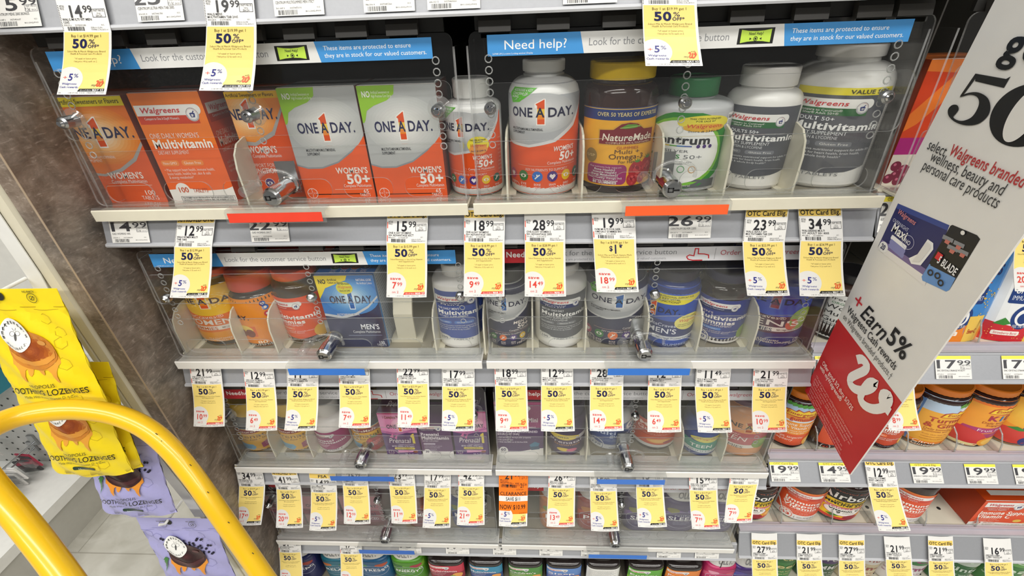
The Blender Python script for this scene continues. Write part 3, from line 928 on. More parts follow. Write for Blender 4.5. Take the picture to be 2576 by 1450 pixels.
# second rail
R_(1, 274, 370, '14.99', 'OAD WOMENS 100S', 'white label 14.99 at the left end of the second rail')
R_(1, 628, 725, '22.99', 'OAD WOMENS 200CT', 'white label 22.99 in the second rail under the red strip')
R_(1, 1682, 1788, '26.99', 'CENTRUM SILVER 220S', 'white label 26.99 in the second rail under the orange strip')
T_(1, 438, 533, 622, 427, 525, 749, '12.99', 'd', ('WALG WOMEN MULTI', 'TAB 100S'), 'leftmost sale tag 12.99 on the second rail with an approved strip', top='APPROVED OTC', save='5', mix='w')
T_(1, 972, 1074, 612, 972, 1073, 748, '15.99', 's', ('ONE A DAY WOMENS', '50+ ADVANTAGE 65CT'), 'sale tag saying save 7.99 on the second rail near the blue box', top='OTC Card Elig.', save='7.99')
T_(1, 1167, 1269, 610, 1166, 1269, 746, '18.99', 's', ('ONE-A-DAY WOMENS', '50+ ADVANTAGE 100S'), 'sale tag 18.99 saying save 9.49, on the second rail between the two cases', top='OTC Card Elig.', save='9.49')
T_(1, 1320, 1422, 609, 1320, 1424, 746, '28.99', 's', ('ONE-A-DAY WOMEN S', '50+ ADVANTAGE 200S'), 'sale tag 28.99 saying save 14.49, on the second rail', save='14.49')
T_(1, 1492, 1600, 602, 1501, 1607, 735, '19.99', '1', ('N/M MULTI FOR HER', 'OMEGA-3 GUMMIES 80S'), 'sale tag 19.99 offering a second pack for one dollar', save='18.99', mix='m', dxt=-.003)
T_(1, 1868, 1974, 609, 1880, 1987, 744, '23.99', 'd', ('WALG ADULT 50+', 'MULTIVITAMIN TAB 220S'), 'sale tag 23.99 hanging from the second rail', top='OTC Card Elig.', save='5', mix='w', dxt=0.)
T_(1, 2013, 2121, 607, 2012, 2127, 745, '34.99', 'd', ('WALGREENS MULTI', 'VIT ADULT 50+ 400S'), 'sale tag 34.99 hanging from the right end of the second rail', top='OTC Card Elig.', save='5', mix='w')
# third rail
T_(2, 482, 560, 967, 487, 565, 1073, '21.99', 's', ('ONE A DAY VITACRAVES', 'WOMENS 170S'), 'sale tag 21.99 saying save 10.99, leftmost on the third rail', save='10.99')
T_(2, 617, 693, 975, 618, 697, 1083, '12.99', 's', ('ONE A DAY WOMENS', 'VITACRAVES GUMMIES 80CT'), 'sale tag 12.99 saying save 6.49, above the yellow lidded jars', save='6.49')
T_(2, 722, 801, 973, 715, 796, 1083, '11.49', 'd', ('WALG MULTIVITAMIN', 'WOMENS GUMMIES 70S'), 'sale tag with a hidden price under the left blue strip of the third rail', save='5', mix='w')
T_(2, 853, 931, 967, 852, 932, 1076, '14.99', 's', ('ONE A DAY MENS', '100CT'), 'sale tag saying save 7.49 under the left blue strip of the third rail', save='7.49')
T_(2, 999, 1079, 966, 1000, 1080, 1075, '22.99', 's', ('ONE A DAY MENS', 'FORMULA TAB 200S'), 'sale tag 22.99 saying save 11.49 above the pink and purple box', save='11.49')
T_(2, 1112, 1194, 973, 1111, 1194, 1084, '17.99', 'd', ('WALG MENS MULTI', 'VITAMIN TAB 200S'), 'sale tag 17.99 on the third rail at the right end of the left case', save='5', mix='w')
T_(2, 1245, 1326, 971, 1247, 1330, 1085, '18.99', 's', ('ONE-A-DAY MENS 50+', 'ADVANTAGE 100S'), 'sale tag 18.99 on the third rail in front of the plum sixty count box', save='9.49')
T_(2, 1361, 1442, 971, 1361, 1446, 1085, '12.99', 'd', ('WALG 1XDAY MULTIVIT', 'MEN 50+ 100S'), 'sale tag 12.99 offering cash rewards on the third rail', save='5', mix='w')
T_(2, 1484, 1568, 971, 1484, 1569, 1084, '28.99', 's', ('ONE-A-DAY MENS 50+', 'ADVANTAGE 200S'), 'sale tag saying save 14.49 on the third rail left of the blue strip', save='14.49')
T_(2, 1630, 1714, 973, 1629, 1714, 1087, '12.99', 's', ('ONE A DAY MENS VITACRAVES', 'GUMMIES 80CT'), 'sale tag saying save 6.49 under the right blue strip of the third rail', save='6.49')
T_(2, 1748, 1835, 974, 1756, 1842, 1088, '11.49', 'd', ('WALG MULTVITAMIN', 'MENS GUMMIES 70S'), 'sale tag 11.49 in front of the teen gummies', save='5', mix='w', dxt=0.)
T_(2, 1893, 1980, 974, 1894, 1980, 1087, '21.99', 's', ("ONE A DAY MEN'S", 'VITACRAVES 170S'), 'sale tag 21.99 at the right end of the third rail', save='10.99')
# fourth rail
T_(3, 601, 667, 1224, 593, 657, 1321, '34.99', 'd', ('NM PRENATAL/DHA', 'LIQ SOFTGEL 60S'), 'sale tag 34.99 saying save 17.49 beside the yellow handrail', top='APPROVED OTC', save='17.49', mix='n', dxt=0.)
T_(3, 695, 758, 1232, 694, 762, 1328, '41.99', 'd', ('NM PRNTL/DHA VTMN', '90S'), 'sale tag 41.99 saying save 20.99, second from left on the fourth rail', top='APPROVED OTC', save='20.99', mix='n', dxt=-.003)
T_(3, 782, 848, 1239, 778, 846, 1335, '14.99', 'd', ('WALG PRENATAL', 'MULTI + DHA 90S'), 'sale tag with a small yellow FSA strip on the fourth rail', top='FSA', save='5', mix='w')
T_(3, 862, 927, 1223, 865, 932, 1318, '25.99', 'd', ('NM PRENATAL', 'GUMMIES 60S'), 'sale tag saying save 12.99 under the left blue strip of the fourth rail', save='12.99', mix='n')
T_(3, 979, 1045, 1223, 985, 1050, 1317, '23.99', 's', ('ONE A DAY 2INC WMNS', 'PRENATAL 30S'), 'sale tag 23.99 saying save 11.99 on the fourth rail', save='11.99', mix='p')
T_(3, 1067, 1134, 1228, 1063, 1133, 1328, '17.99', 'd', ('WALG ONCE DAILY PRNTL', 'W DHA SFTGL 30CT'), 'sale tag 17.99 on the fourth rail above the red square jar', save='5', mix='w')
T_(3, 1153, 1218, 1224, 1149, 1219, 1321, '42.99', 's', ('ONE A DAY PRENATAL', '1 60CT'), 'sale tag 42.99 saying save 21.49 on the fourth rail', save='21.49', mix='p')
T_(3, 1255, 1328, 1225, 1255, 1326, 1324, '21.99', 'c', ('MULTIVIT', 'SOFTGELS'), 'orange clearance tag reading now 10.99 on the fourth rail', save='5', mix='w')
T_(3, 1379, 1447, 1228, 1375, 1446, 1325, '26.99', 's', ('ONE A DAY WMNS', 'PRENATAL GUMMIES 60S'), 'sale tag 26.99 saying save 13.49 on the fourth rail', save='13.49', mix='p')
T_(3, 1484, 1552, 1236, 1487, 1558, 1336, '15.99', 'd', ('WALG MENS', 'DAILY 100S'), 'sale tag offering cash rewards, left of the lock on the fourth rail', save='5', mix='w')
T_(3, 1600, 1669, 1226, 1605, 1678, 1326, '15.99', 'd', ('WALG WOMENS', 'DAILY 100S'), 'sale tag offering cash rewards under the right blue strip of the fourth rail', save='5', mix='w')
T_(3, 1734, 1805, 1234, 1741, 1812, 1331, '15.99', 's', ('ONE A DAY VITACRAVES', 'TEEN FOR HIM 60S'), 'sale tag 15.99 tilted clockwise over a purple sleep jar', save='7.99')
T_(3, 1834, 1908, 1219, 1822, 1892, 1315, '15.99', 's', ('ONE A DAY VITACRAVES', 'TEEN FOR HER 60S'), 'sale tag 15.99 tilted the other way at the right end of the fourth rail', save='7.99')
# fifth rail
T_(4, 702, 758, 1390, 704, 762, 1473, '31.99', 's', ('OAD WOMENS PRENATAL', 'MULTI/DHA 30S'), 'sale tag saying save 15.99, leftmost on the fifth rail', save='15.99', mix='p')
T_(4, 856, 911, 1394, 856, 914, 1477, '47.99', 's', ('OAD WOMENS PRENATAL', 'MULTI/DHA 60S'), 'sale tag 47.99 between two squat jars on the fifth rail', save='23.99', mix='p')
for (ul, ur, p, nm, lb) in ((1002, 1058, '16.99', 'OLLY WOMENS', 'white label in the fifth rail at the right end of the left blue strip'), (1120, 1179, '17.99', 'OLLY MENS MULTI-GUMMY', 'white label 17 in the fifth rail over the red square jar'), (1239, 1298, '17.99', 'OLLY KIDS MULTI + PROBIOTIC', 'white label in the fifth rail near the gap between the lowest cases'), (1357, 1416, '19.99', 'OLLY PURELY PROBIOTIC 50S', 'white label 19 in the fifth rail left of the right blue strip'), (1463, 1510, '16.99', 'OLLY PROBIOTIC PEACH', 'white label half behind the right blue strip of the fifth rail'), (1657, 1719, '21.99', 'OLLY SLEEP BLACKBERRY ZEN', 'white label 21 in the fifth rail over the orange square jar'), (1755, 1817, '19.99', 'OLLY EXTRA STRENGTH SLEEP', 'white label 19 in the fifth rail, rightmost of the left section')):
    R_(4, ul, ur, p, nm, lb, z1=.0305)
# right section
def RR(row, a, b_, vt, vb, *k, **kw):
    return rail_label(row, (a[0], a[1]), (b_[0], b_[1]), *k, right=True, vt=vt, vb=vb, **kw)
RR(2, (2347, 2351), (2437, 2441), 897, 961, '17.99', 'ENC CRYSTALS ORANGE VITALITY', 'white label 17.99 with a yellow top, right beside the banner', top=1)
RR(2, (2514, 2519), (2602, 2607), 897, 961, '17.99', 'ENC CRYSTALS STRAWBERRY', 'white label 17.99 with a yellow top, cut by the right picture edge', top=1)
RR(3, (1934, 1938), (2006, 2011), 1161, 1221, '19.99', 'EMERGEN-C GUMMIES 45S', 'white label 19.99 at the left end of the fourth rail, right section', top='OTC Card Elig.')
RR(3, (2058, 2063), (2132, 2137), 1161, 1221, '14.99', 'WALG VIT C GUMMY ORANGE', 'white label 14.99 half behind the tip of the banner', top='OTC Card Elig.')
RR(3, (2289, 2295), (2366, 2371), 1162, 1223, '19.99', 'EMERGEN-C TURMERIC AND GINGER', 'white label 19.99 under the turmeric jar', top='OTC Card Elig.')
RR(3, (2424, 2430), (2503, 2508), 1164, 1224, '19.99', 'EMERGENC KIDZ FANTASTIC FRUIT', 'white label 19.99 with a blank yellow top under the kids jar', top=1)
RR(3, (2545, 2552), (2622, 2628), 1166, 1225, '19.99', 'EMERGEN-C KIDZ', 'white label cut by the picture edge on the fourth rail, right section', top=1)
RR(2, (2046, 2044), (2100, 2098), 900, 965, '14.99', 'GARDEN WOMENS MULTI', 'white label with a yellow top half hidden left of the banner', top='OTC Card Elig.')
RR(1, (2212, 2210), (2290, 2288), 515, 575, '24.99', 'ALIGN WOMENS PROBIOTIC', 'white label with a yellow top behind the banner, on the second rail', top='OTC Card Elig.')
T_(3, 2184, 2260, 1226, 2211, 2291, 1336, '12.99', 'd', ('WALG VIT C GUMMY', 'BERRY LEMON 45CT'), 'curling sale tag 12.99 over an orange labelled bottle, right section', top='OTC Card Elig.', save='5', mix='w', right=True, dxt=-.004)
T_(2, 2232, 2300, 975, 2236, 2318, 1083, '17.99', 's', ('EMERGEN-C CRYSTALS', 'ORANGE 28S'), 'sale tag peeping out under the banner beside the turmeric jar', save='8.99', right=True, dxt=0.)
T_(1, 2556, 2640, 600, 2553, 2650, 733, '41.99', 's', ('EMERGEN-C', 'CRYSTALS'), 'sale tag saying save 20, cut by the right picture edge', save='20.99', right=True)
for (ul, ur, vy, bl, br, vb, p, tp, sv, lb) in ((1891, 1956, 1408, 1897, 1962, 1495, '27.99', 'OTC Card Elig.', '13.99', 'sale tag 27.99 at the left end of the fifth rail, right section'), (2004, 2068, 1410, 2012, 2080, 1498, '21.99', 'OTC Card Elig.', '5', 'sale tag 21.99 second on the fifth rail, right section'), (2110, 2176, 1411, 2116, 2184, 1500, '27.99', 'OTC Card Elig.', '13.99', 'sale tag 27.99 third on the fifth rail, right section'), (2228, 2294, 1409, 2238, 2306, 1498, '21.99', None, '5', 'sale tag 21.99 without a yellow strip on the fifth rail, right section'), (2336, 2400, 1412, 2344, 2412, 1500, '21.99', 'OTC Card Elig.', '10.99', 'sale tag 21.99 near the right on the fifth rail, right section'), (2477, 2548, 1415, 2486, 2560, 1505, '16.99', None, '8.49', 'sale tag 16.99 at the lower right picture corner')):
    T_(4, ul, ur, vy, bl, br, vb, p, 'd', ('AIRBORNE GUMMY' if sv != '5' else 'WALG BURNE VIT C', 'GUMMY ORANGE 63S'), lb, top=tp, save=sv, mix='w', right=True, dxt=-.003)
# ---------------------------------------------------------------- printed designs
def glow(a, cx, cy, rx, ry, cols, l=1.2):
    n = 12
    for i in range(n):
        f = 1-i/n
        q = i/(n-1)*(len(cols)-1)
        k = min(int(q), len(cols)-2) if len(cols) > 1 else 0
        c0, c1 = NAMED.get(cols[k], cols[k]), NAMED.get(cols[min(k+1, len(cols)-1)], cols[min(k+1, len(cols)-1)])
        t = q-k
        c = '#' + ''.join('%02x' % int(int(c0[m:m+2], 16)*(1-t)+int(c1[m:m+2], 16)*t) for m in (1, 3, 5))
        a.ell(cx, cy, rx*f, c, l+i*.06, ry*f)
def oad(a, x, y, w, h, c='navy', one=('#e2521c', '#f08a1f', '#fad048'), out='#f4f0ea'):
    """the stacked brand lettering with its tall figure one"""
    k = lambda p: [(x+w*px, y+h*py) for px, py in p]
    a.poly(k([(.385, 1.50), (.505, 2.02), (.535, 2.02), (.535, -.95), (.405, -.95), (.405, 1.0), (.385, 1.0)]), out, 2.6)
    a.poly(k([(.395, 1.42), (.51, 1.92), (.52, 1.92), (.52, .9), (.42, .9), (.42, 1.25)]), one[0], 3)
    a.poly(k([(.42, .9), (.52, .9), (.52, .2), (.42, .2)]), one[2], 3); a.poly(k([(.42, .2), (.52, .2), (.52, -.25), (.42, -.25)]), one[1], 3); a.poly(k([(.42, -.25), (.52, -.25), (.52, -.82), (.42, -.82)]), one[0], 3)
    a.text('ONE', x, y, h, c, w*.36, b=2, l=5); a.text('A', x+w*.405, y, h, c, w*.115, b=2, l=6); a.text('DAY', x+w*.56, y, h, c, w*.38, b=2, l=5); a.text('.', x+w*.945, y, h, c, w*.04, b=2)
def badge(a, cx, cy, r, c='#2a3a7c'):
    a.ell(cx, cy, r, 'white', 3); a.ring(cx, cy, r*.96, r*.07, '#8c8f96', 3.5)
    for i in range(22):
        t = radians(i*360/22+8)
        a.text('PHARMACIST RECOMMENDED'[i], cx+cos(t)*r*.80, cy+sin(t)*r*.80*a.k-r*.07*a.k, r*.15*a.k, '#b03040' if i < 11 else c, al='c')
    a.poly([(cx-r*.42, cy+r*.12*a.k), (cx+r*.42, cy+r*.12*a.k), (cx+r*.30, cy-r*.42*a.k), (cx-r*.30, cy-r*.42*a.k)], c, 4)
    a.ell(cx, cy+r*.12*a.k, r*.42, c, 4, r*.13*a.k); a.stroke([(cx, cy+r*.1*a.k), (cx+r*.36, cy+r*.5*a.k)], r*.14, c, 4)
    wmark(a, cx-r*.2, cy-r*.28*a.k, r*.4, r*.3*a.k, 'white', r*.07, 5)
def wag(a, x, y, w, h, sub, scol, s2='', bx=None, red='#d03038'):
    """store-brand band: white ribbon with red script, coloured ribbon under it and a round seal"""
    a.rect(x, y, x+w, y+h, '#efeeea', 2); a.ell(x+w, y+h/2, h/2/a.k, '#efeeea', 2.3, h/2)
    a.text('Walgreens', x+w*.07, y+h*.27, h*.50, red, w*.66, b=1, sh=.28)
    a.rect(x, y-h*.8, x+w, y, scol, 2)
    a.text(sub, x+w*.10, y-h*.38, h*.24, 'white', w*.58)
    if s2:
        a.text(s2, x+w*.16, y-h*.70, h*.24, 'white', w*.48)
    badge(a, x+w*.92 if bx is None else bx, y+h*.05, h*.66/a.k)
ICO = {'p': '#b32b5f', 'g': '#2f7a35', 'b': '#2b6cc0', 'v': '#4a2a7c', 'y': '#f2c61c', 't': '#1f6a58', 'o': '#e8702c', 'r': '#c9304a'}
def icons(a, x0, x1, y, r, s, ring=None):
    n = len(s)
    for i, c in enumerate(s):
        x = x0+(x1-x0)*i/(n-1)
        if ring:
            a.ell(x, y, r*1.12, ring, 2.5)
        a.ell(x, y, r, ICO[c], 3)
        k = a.k
        if i % 3 == 0:
            a.poly([(x, y-r*.6*k), (x+r*.6, y+r*.1*k), (x+r*.3, y+r*.5*k), (x, y+r*.25*k), (x-r*.3, y+r*.5*k), (x-r*.6, y+r*.1*k)], '#f2e8e4', 4)
        elif i % 3 == 1:
            a.ell(x, y, r*.6, '#f2efe6', 4, r*.34*k); a.ell(x, y, r*.25, ICO[c], 5)
        else:
            a.stroke([(x-r*.45, y-r*.45*k), (x, y), (x-r*.1, y+r*.4*k)], r*.22, '#f2efe6', 4); a.stroke([(x, y), (x+r*.45, y+r*.35*k)], r*.22, '#f2efe6', 4)
        a.text(('HEART', 'EYE', 'BONE', 'BRAIN', 'ENERGY', 'IMMUNE')[i % 6], x, y-r*1.75*k, r*.42*k, '#f4e6e0', r*1.3, 'c'); a.text('HEALTH', x, y-r*2.3*k, r*.38*k, '#f4e6e0', r*1.3, 'c')
def bayer(a, x, y, r, c='#f3e3da'):
    a.ring(x, y, r, r*.1, c, 3)
    for i, ch in enumerate('BAYER'):
        a.text(ch, x+(i-2)*r*.36, y-r*.14*a.k, r*.3*a.k, c, al='c')
        if i != 2:
            a.text(ch, x, y-(i-2)*r*.36*a.k-r*.14*a.k, r*.28*a.k, c, al='c')
def lines(a, x, y, dy, h, ws, c='#f5e9e2', l=5):
    t = 'support heart immune bone healthy hair skin nails energy metabolism vitamin nutrients daily formula with natural fruit flavors'.split()
    r = random.Random(int(x*7+y*13))
    for i, w in enumerate(ws):
        s = ' '.join(r.choice(t) for _ in range(4))
        a.text(s, x, y-i*dy, h, c, w, l=l)
def pill(a, x, y, w, h, c, s, tc='white'):
    a.rrect(x, y, x+w, y+h, h*.45/a.k, c, 2); a.text(s, x+w/2, y+h*.28, h*.46, tc, w*.78, 'c')
def star(a, cx, cy, rx, ry, n, c, l=2):
    a.poly([(cx+rx*(1 if i % 2 == 0 else .72)*cos(pi*i/n), cy+ry*(1 if i % 2 == 0 else .72)*sin(pi*i/n)) for i in range(2*n)], c, l)

def d_women(a):
    a.rect(0, 0, 100, 100, '#e8591a', 0)
    a.poly([(0, 30), (40, 30), (75, 40), (100, 57), (100, 100), (0, 100)], '#e87525', 1)
    glow(a, 50, 66, 52, 27, ['#ea8128', '#ef9440', '#f3ab62', '#f6c58e', '#f8dcba', '#faeedd'])
    a.poly([(0, 33), (30, 30), (55, 35), (80, 45), (100, 60), (100, 56.5), (82, 42), (56, 32), (30, 27.5), (0, 30.5)], '#a9a6a4', 2)
    a.rect(0, 92, 100, 100, '#e8d51e', 2); a.text('NO Artificial Sweeteners or Flavors', 3, 94.2, 4, '#3c3a12', 92, b=1)
    oad(a, 4, 64, 93, 9.5)
    a.text('MULTIVITAMIN/MULTIMINERAL', 14, 45, 2.6, '#f6e9df', 42); a.text('SUPPLEMENT', 14, 41.8, 2.6, '#f6e9df', 22)
    a.text("WOMEN'S", 34, 25, 6, '#f7ece4', 48, b=2); a.text('Complete Multivitamin', 34, 20.5, 3.4, '#f7ece4', 50); a.rect(24, 17.6, 88, 18.1, '#f2c4ad', 2)
    bayer(a, 11, 8, 8); a.text('100', 72, 8, 4.6, '#f7ece4', 16, b=1); a.text('TABLETS', 66, 3, 4, '#f7ece4', 24)
def d_wwomen(a):
    a.rect(0, 0, 100, 100, '#f4661c', 0); a.rect(0, 55, 100, 100, '#f47c22', .5)
    wag(a, 2, 81, 86, 9, 'Compare to One A Day\xae Women\'s', '#cf3f22')
    a.text("ONE DAILY WOMEN'S", 7, 61.5, 4.4, '#fbe6d8', 72); a.text('Multivitamin', 7, 52.5, 7.6, '#fdf3ea', 88, b=3); a.text('DIETARY SUPPLEMENT', 9, 47, 3.2, '#fbe6d8', 46)
    pill(a, 6, 36, 27, 5.4, '#f58a3a', 'Non-GMO', '#fff0dd'); pill(a, 37, 36, 33, 5.4, '#f58a3a', 'Gluten Free', '#fff0dd')
    a.text('\u2022 May support heart health, immune health,', 7, 31, 2.7, '#fbe3d3', 76); a.text('bone health, healthy hair, skin & nails', 9, 27.4, 2.7, '#fbe3d3', 66); a.text('& energy metabolism*', 9, 23.8, 2.7, '#fbe3d3', 38)
    a.poly([(0, 0), (100, 0), (100, 15), (88, 12.5), (60, 11.5), (30, 14), (0, 13)], '#f4f0ea', 1); a.ell(22, 12.5, 11, '#f4f0ea', 1.5)
    a.text('100', 22, 10.3, 5, '#d2542a', 17, 'c', b=1); a.text('TABLETS', 37, 10, 4, '#c9613f', 23)
    a.frame(14, .8, 98, 6.2, .5, '#30333a'); a.text('*THIS STATEMENT HAS NOT BEEN EVALUATED BY THE FOOD AND DRUG ADMINISTRATION.', 16, 3.9, 1.4, '#30333a', 80, b=2); a.text('THIS PRODUCT IS NOT INTENDED TO DIAGNOSE, TREAT, CURE, OR PREVENT ANY DISEASE.', 16, 1.7, 1.4, '#30333a', 80, b=2)
def d_women_big(a):
    a.rect(0, 0, 100, 100, '#e6541a', 0)
    a.poly([(0, 55), (30, 53), (70, 63), (100, 85), (100, 100), (0, 100)], '#ec8a33', 1); glow(a, 30, 80, 50, 24, ['#ee9540', '#f2ae66', '#f6cd9c', '#f9e5cb'])
    a.poly([(0, 57), (30, 55), (70, 65), (100, 87), (100, 83), (72, 61), (30, 51.5), (0, 53)], '#a9a6a4', 2)
    a.rect(0, 94, 100, 100, '#ecb91e', 2); a.text('Artificial Sweeteners or Flavors', 2, 95.6, 3, '#54420f', 90, b=1)
    oad(a, -18, 76, 108, 9)
    a.text("WOMEN'S", 12, 45, 6, '#f7ece4', 56, b=2); a.text('Complete Multivitamin', 16, 40.5, 3.2, '#f7ece4', 58)
    a.text('SUPPORT FOR', 4, 31, 3.8, '#f5d3c4', 50); a.text('FUNCTIONS:*', 4, 25, 5, '#f7e6dc', 66, b=1); icons(a, 6, 88, 15, 9, 'tvgr', '#f3ddd0')
def d_w50(a, n='65'):
    a.rect(0, 0, 100, 100, '#ec5a1e', 0)
    a.poly([(0, 34), (14, 31), (34, 31), (58, 36), (80, 46), (100, 60), (100, 100), (0, 100)], '#b2b4b4', 1)
    a.poly([(0, 32.5), (14, 29.5), (34, 29.5), (58, 34.5), (80, 44.5), (100, 58.5), (100, 60), (80, 46), (58, 36), (34, 31), (14, 31), (0, 34)], '#8d9298', 1.2)
    glow(a, 52, 67, 50, 25, ['#bcbebd', '#c8c9c7', '#d6d6d3', '#e6e5e0', '#f1efe8'])
    a.poly([(0, 100), (48, 100), (46, 93), (36, 88), (18, 84), (8, 80), (4, 72), (2, 70), (0, 70)], '#8fbf2f', 2)
    a.text('NO', 5, 91, 4.6, 'white', 11, b=2); a.text('Artificial Sweeteners or', 17, 93.6, 2.2, '#eef6d8', 24); a.text('High Fructose Corn Syrup', 17, 90.6, 2.2, '#eef6d8', 26)
    oad(a, 14, 62, 78, 8.6)
    a.text('MULTIVITAMIN/MULTIMINERAL', 18, 45.5, 2.5, '#33363c', 40, b=1); a.text('SUPPLEMENT', 18, 42, 2.5, '#33363c', 18, b=1)
    a.text("WOMEN'S", 52, 24.5, 5.4, '#f7ece4', 44, b=2); a.text('50+', 64, 14.6, 8.6, '#f9efe8', 34, b=3); a.text('Complete Multivitamin', 58, 11, 3, '#f7ece4', 39); a.rect(44, 8.8, 97, 9.2, '#f2c4ad', 2)
    a.rrect(16, .6, 88, 8, 6, '#ee5c18', 1); bayer(a, 11, 5.6, 7.4); a.text(n, 84, 5.2, 3.4, '#f7ece4', 8, b=1); a.text('TABLETS', 78, 1.8, 2.8, '#f7ece4', 15)
def d_bot50(a, n='200', dark=0, st=0):
    base, wds = ('#e8541a', "WOMEN'S") if not dark else ('#1c2148', "MEN'S")
    a.rect(0, 0, 100, 100, base, 0)
    a.poly([(0, 52), (12, 49), (34, 48), (58, 53), (80, 66), (94, 84), (100, 100), (0, 100)], '#aeb0b3', 1)
    a.poly([(0, 52), (12, 49), (34, 48), (58, 53), (80, 66), (94, 84), (100, 100), (100, 96), (95, 80), (82, 63), (60, 50.5), (34, 45.6), (12, 46.6), (0, 49.5)], '#d8d8d8', 1.1)
    glow(a, 46, 76, 36, 17, ['#babcbd', '#c9cacb', '#dadada', '#ececea'])
    a.poly([(10, 92), (14, 84), (24, 85), (34, 91), (42, 97), (14, 97)], '#58b524', 2)
    a.text('ADDRESSES 6 KEY', 16, 94, 2, 'white', 22, sh=.2); a.text('CONCERNS OF', 15, 91.2, 2, 'white', 18, sh=.2); a.text('AGING', 14, 88.6, 2, 'white', 9, sh=.2)
    oad(a, 14, 73, 68, 7.6, '#1b1e40', ('#2f62a8', '#2a6cb4', '#4d8fd0') if dark else ('#e2521c', '#f08a1f', '#fad048'))
    a.text('MULTIVITAMIN/MULTIMINERAL', 14, 61, 2.1, '#35373d', 34, b=1); a.text('SUPPLEMENT', 14, 58, 2.1, '#35373d', 16, b=1)
    a.text(wds, 58, 42, 4.2, '#f6ece6', 24, b=2, sh=.15); a.text('50+', 64, 33.5, 7.2, '#f8efea', 20, b=3, sh=.12); a.text('Complete Multivitamin', 52, 30, 2.6, '#f6ece6', 33); a.rect(20, 28, 86, 28.3, '#e8b7a2', 2)
    a.text('KEY NUTRIENTS TO SUPPORT:*', 30, 23.6, 2.3, '#f4e4dc', 44); icons(a, 12, 88, 18.2, 5.4, 'pgbvyt' if not dark else 'pgovyt')
    bayer(a, 17, 6, 5); a.text(n, 62, 5, 3.6, '#f6ece6', 9, b=1); a.text('TABLETS', 73, 5, 2.4, '#f6ece6', 15)
    if st:
        a.ell(66, 58, 13, '#f0e040', 4, 9); a.ell(66, 53, 11, '#f2a050', 4.5, 5.5); a.text('THIS ITEM INTENDED', 66, 62.5, 1.5, 'black', 19, 'c', b=2); a.text('FOR SALE AT', 66, 60.4, 1.5, 'black', 11, 'c', b=2); a.text('Walgreens', 66, 56, 3.2, '#d0343c', 20, 'c', sh=.25); a.text('Store # 2340 IL', 66, 50.6, 1.8, '#47205e', 18, 'c', b=2)
    for i in range(12):
        a.text(('Complete', 'Formula', 'MORE OF', 'KEY NUTR', 'TO SUPPORT', '\u2022', 'HEART', 'EYE', 'BONE', 'BRAIN', 'ENERGY', 'IMMUNE')[i], 96, 62-i*4.4, 1.7, '#efb9a4' if not dark else '#8a90b8', 8, 'c')
def d_omega(a):
    a.rect(0, 0, 100, 100, '#f2b02e', 0); a.rect(0, 85, 100, 100, '#253a78', 1); a.rect(0, 98, 100, 99, '#d8b45a', 2)
    a.text('OVER 50 YEARS OF EXPERTISE', 22, 90, 4.6, '#e9d79a', 64, b=1)
    a.poly([(24, 54), (84, 54), (84, 74), (70, 75), (63, 82), (54, 84), (45, 82), (38, 75), (24, 74)], '#d9a63a', 1.5); a.poly([(25.4, 55.4), (82.6, 55.4), (82.6, 72.8), (69, 73.8), (62, 80.6), (54, 82.4), (46, 80.6), (39, 73.8), (25.4, 72.8)], '#7e1c2a', 2)
    a.poly([(45, 76), (52, 80.5), (60, 80), (66, 77), (58, 75.6), (50, 75)], '#5f9a35', 3); a.stroke([(45, 76), (64, 78)], .6, '#a9cc6a', 4)
    a.text('NatureMade', 28, 60, 8.6, '#f6ead8', 52, b=1, sh=.12); a.text('COMPLETE MULTIVITAMIN', 32, 56.2, 2.2, '#f0d8b8', 46)
    a.text('GUMMIES', 54, 49.5, 3.4, '#b7502c', 22, 'c'); a.text('Multi +', 54, 43.5, 5.2, '#5c3a24', 26, 'c'); a.text('Omega-3', 54, 36.5, 6.4, '#4a2a1c', 36, 'c'); a.text('For Her', 54, 31, 4, '#4a2a1c', 17, 'c')
    a.ell(17, 39, 7, '#9a7c3c', 2); a.text('USP', 17, 37.6, 3.4, '#e8cf8f', 10, 'c', b=1)
    a.rrect(13, 2, 55, 29, 5, '#9c2a68', 2); a.text('Key nutrients help support:', 17, 24.4, 2.2, '#f2d5e2', 33)
    for i, s in enumerate(('Bone Health\u2020', 'Immune Health\u2020', 'Energy Metabolism\u2020\u2020')):
        a.text(s, 33, 20.6-i*3.4, 2.7, 'white', 22+3*i, 'c', b=1)
    a.rect(18, 12.2, 46, 12.5, 'white', 3); a.text('Heart-healthy Omega-3s\u2020', 15, 9.6, 2.5, 'white', 36, b=1); a.text('Dietary Supplement', 21, 6.2, 2.4, 'white', 26, b=1); a.text('80 GUMMIES', 21, 2.9, 3, 'white', 25, b=2)
    rasp(a, 66, 20, 9, 1); rasp(a, 80, 22, 10, 1); rasp(a, 62, 9, 6.4, 0); rasp(a, 72, 11, 6, 0)
def rasp(a, x, y, r, leaf):
    a.ell(x, y, r, '#b3242e', 3, r*1.1*a.k)
    for i in range(14):
        q = random.Random(i+int(x)); t = q.random()*6.28; d = q.random()*.72
        a.ell(x+cos(t)*r*d, y+sin(t)*r*d*a.k, r*.2, ('#cf3f44', '#98182a', '#d8585a')[i % 3], 3.3+i*.02, n=8)
    if leaf:
        for t in (60, 90, 120, 35, 150):
            a.poly([(x-r*.15, y+r*.9*a.k), (x+r*.15, y+r*.9*a.k), (x+r*.9*cos(radians(t)), y+(r*.9+r*.55*sin(radians(t)))*a.k)], '#4f8a3a', 3.6)
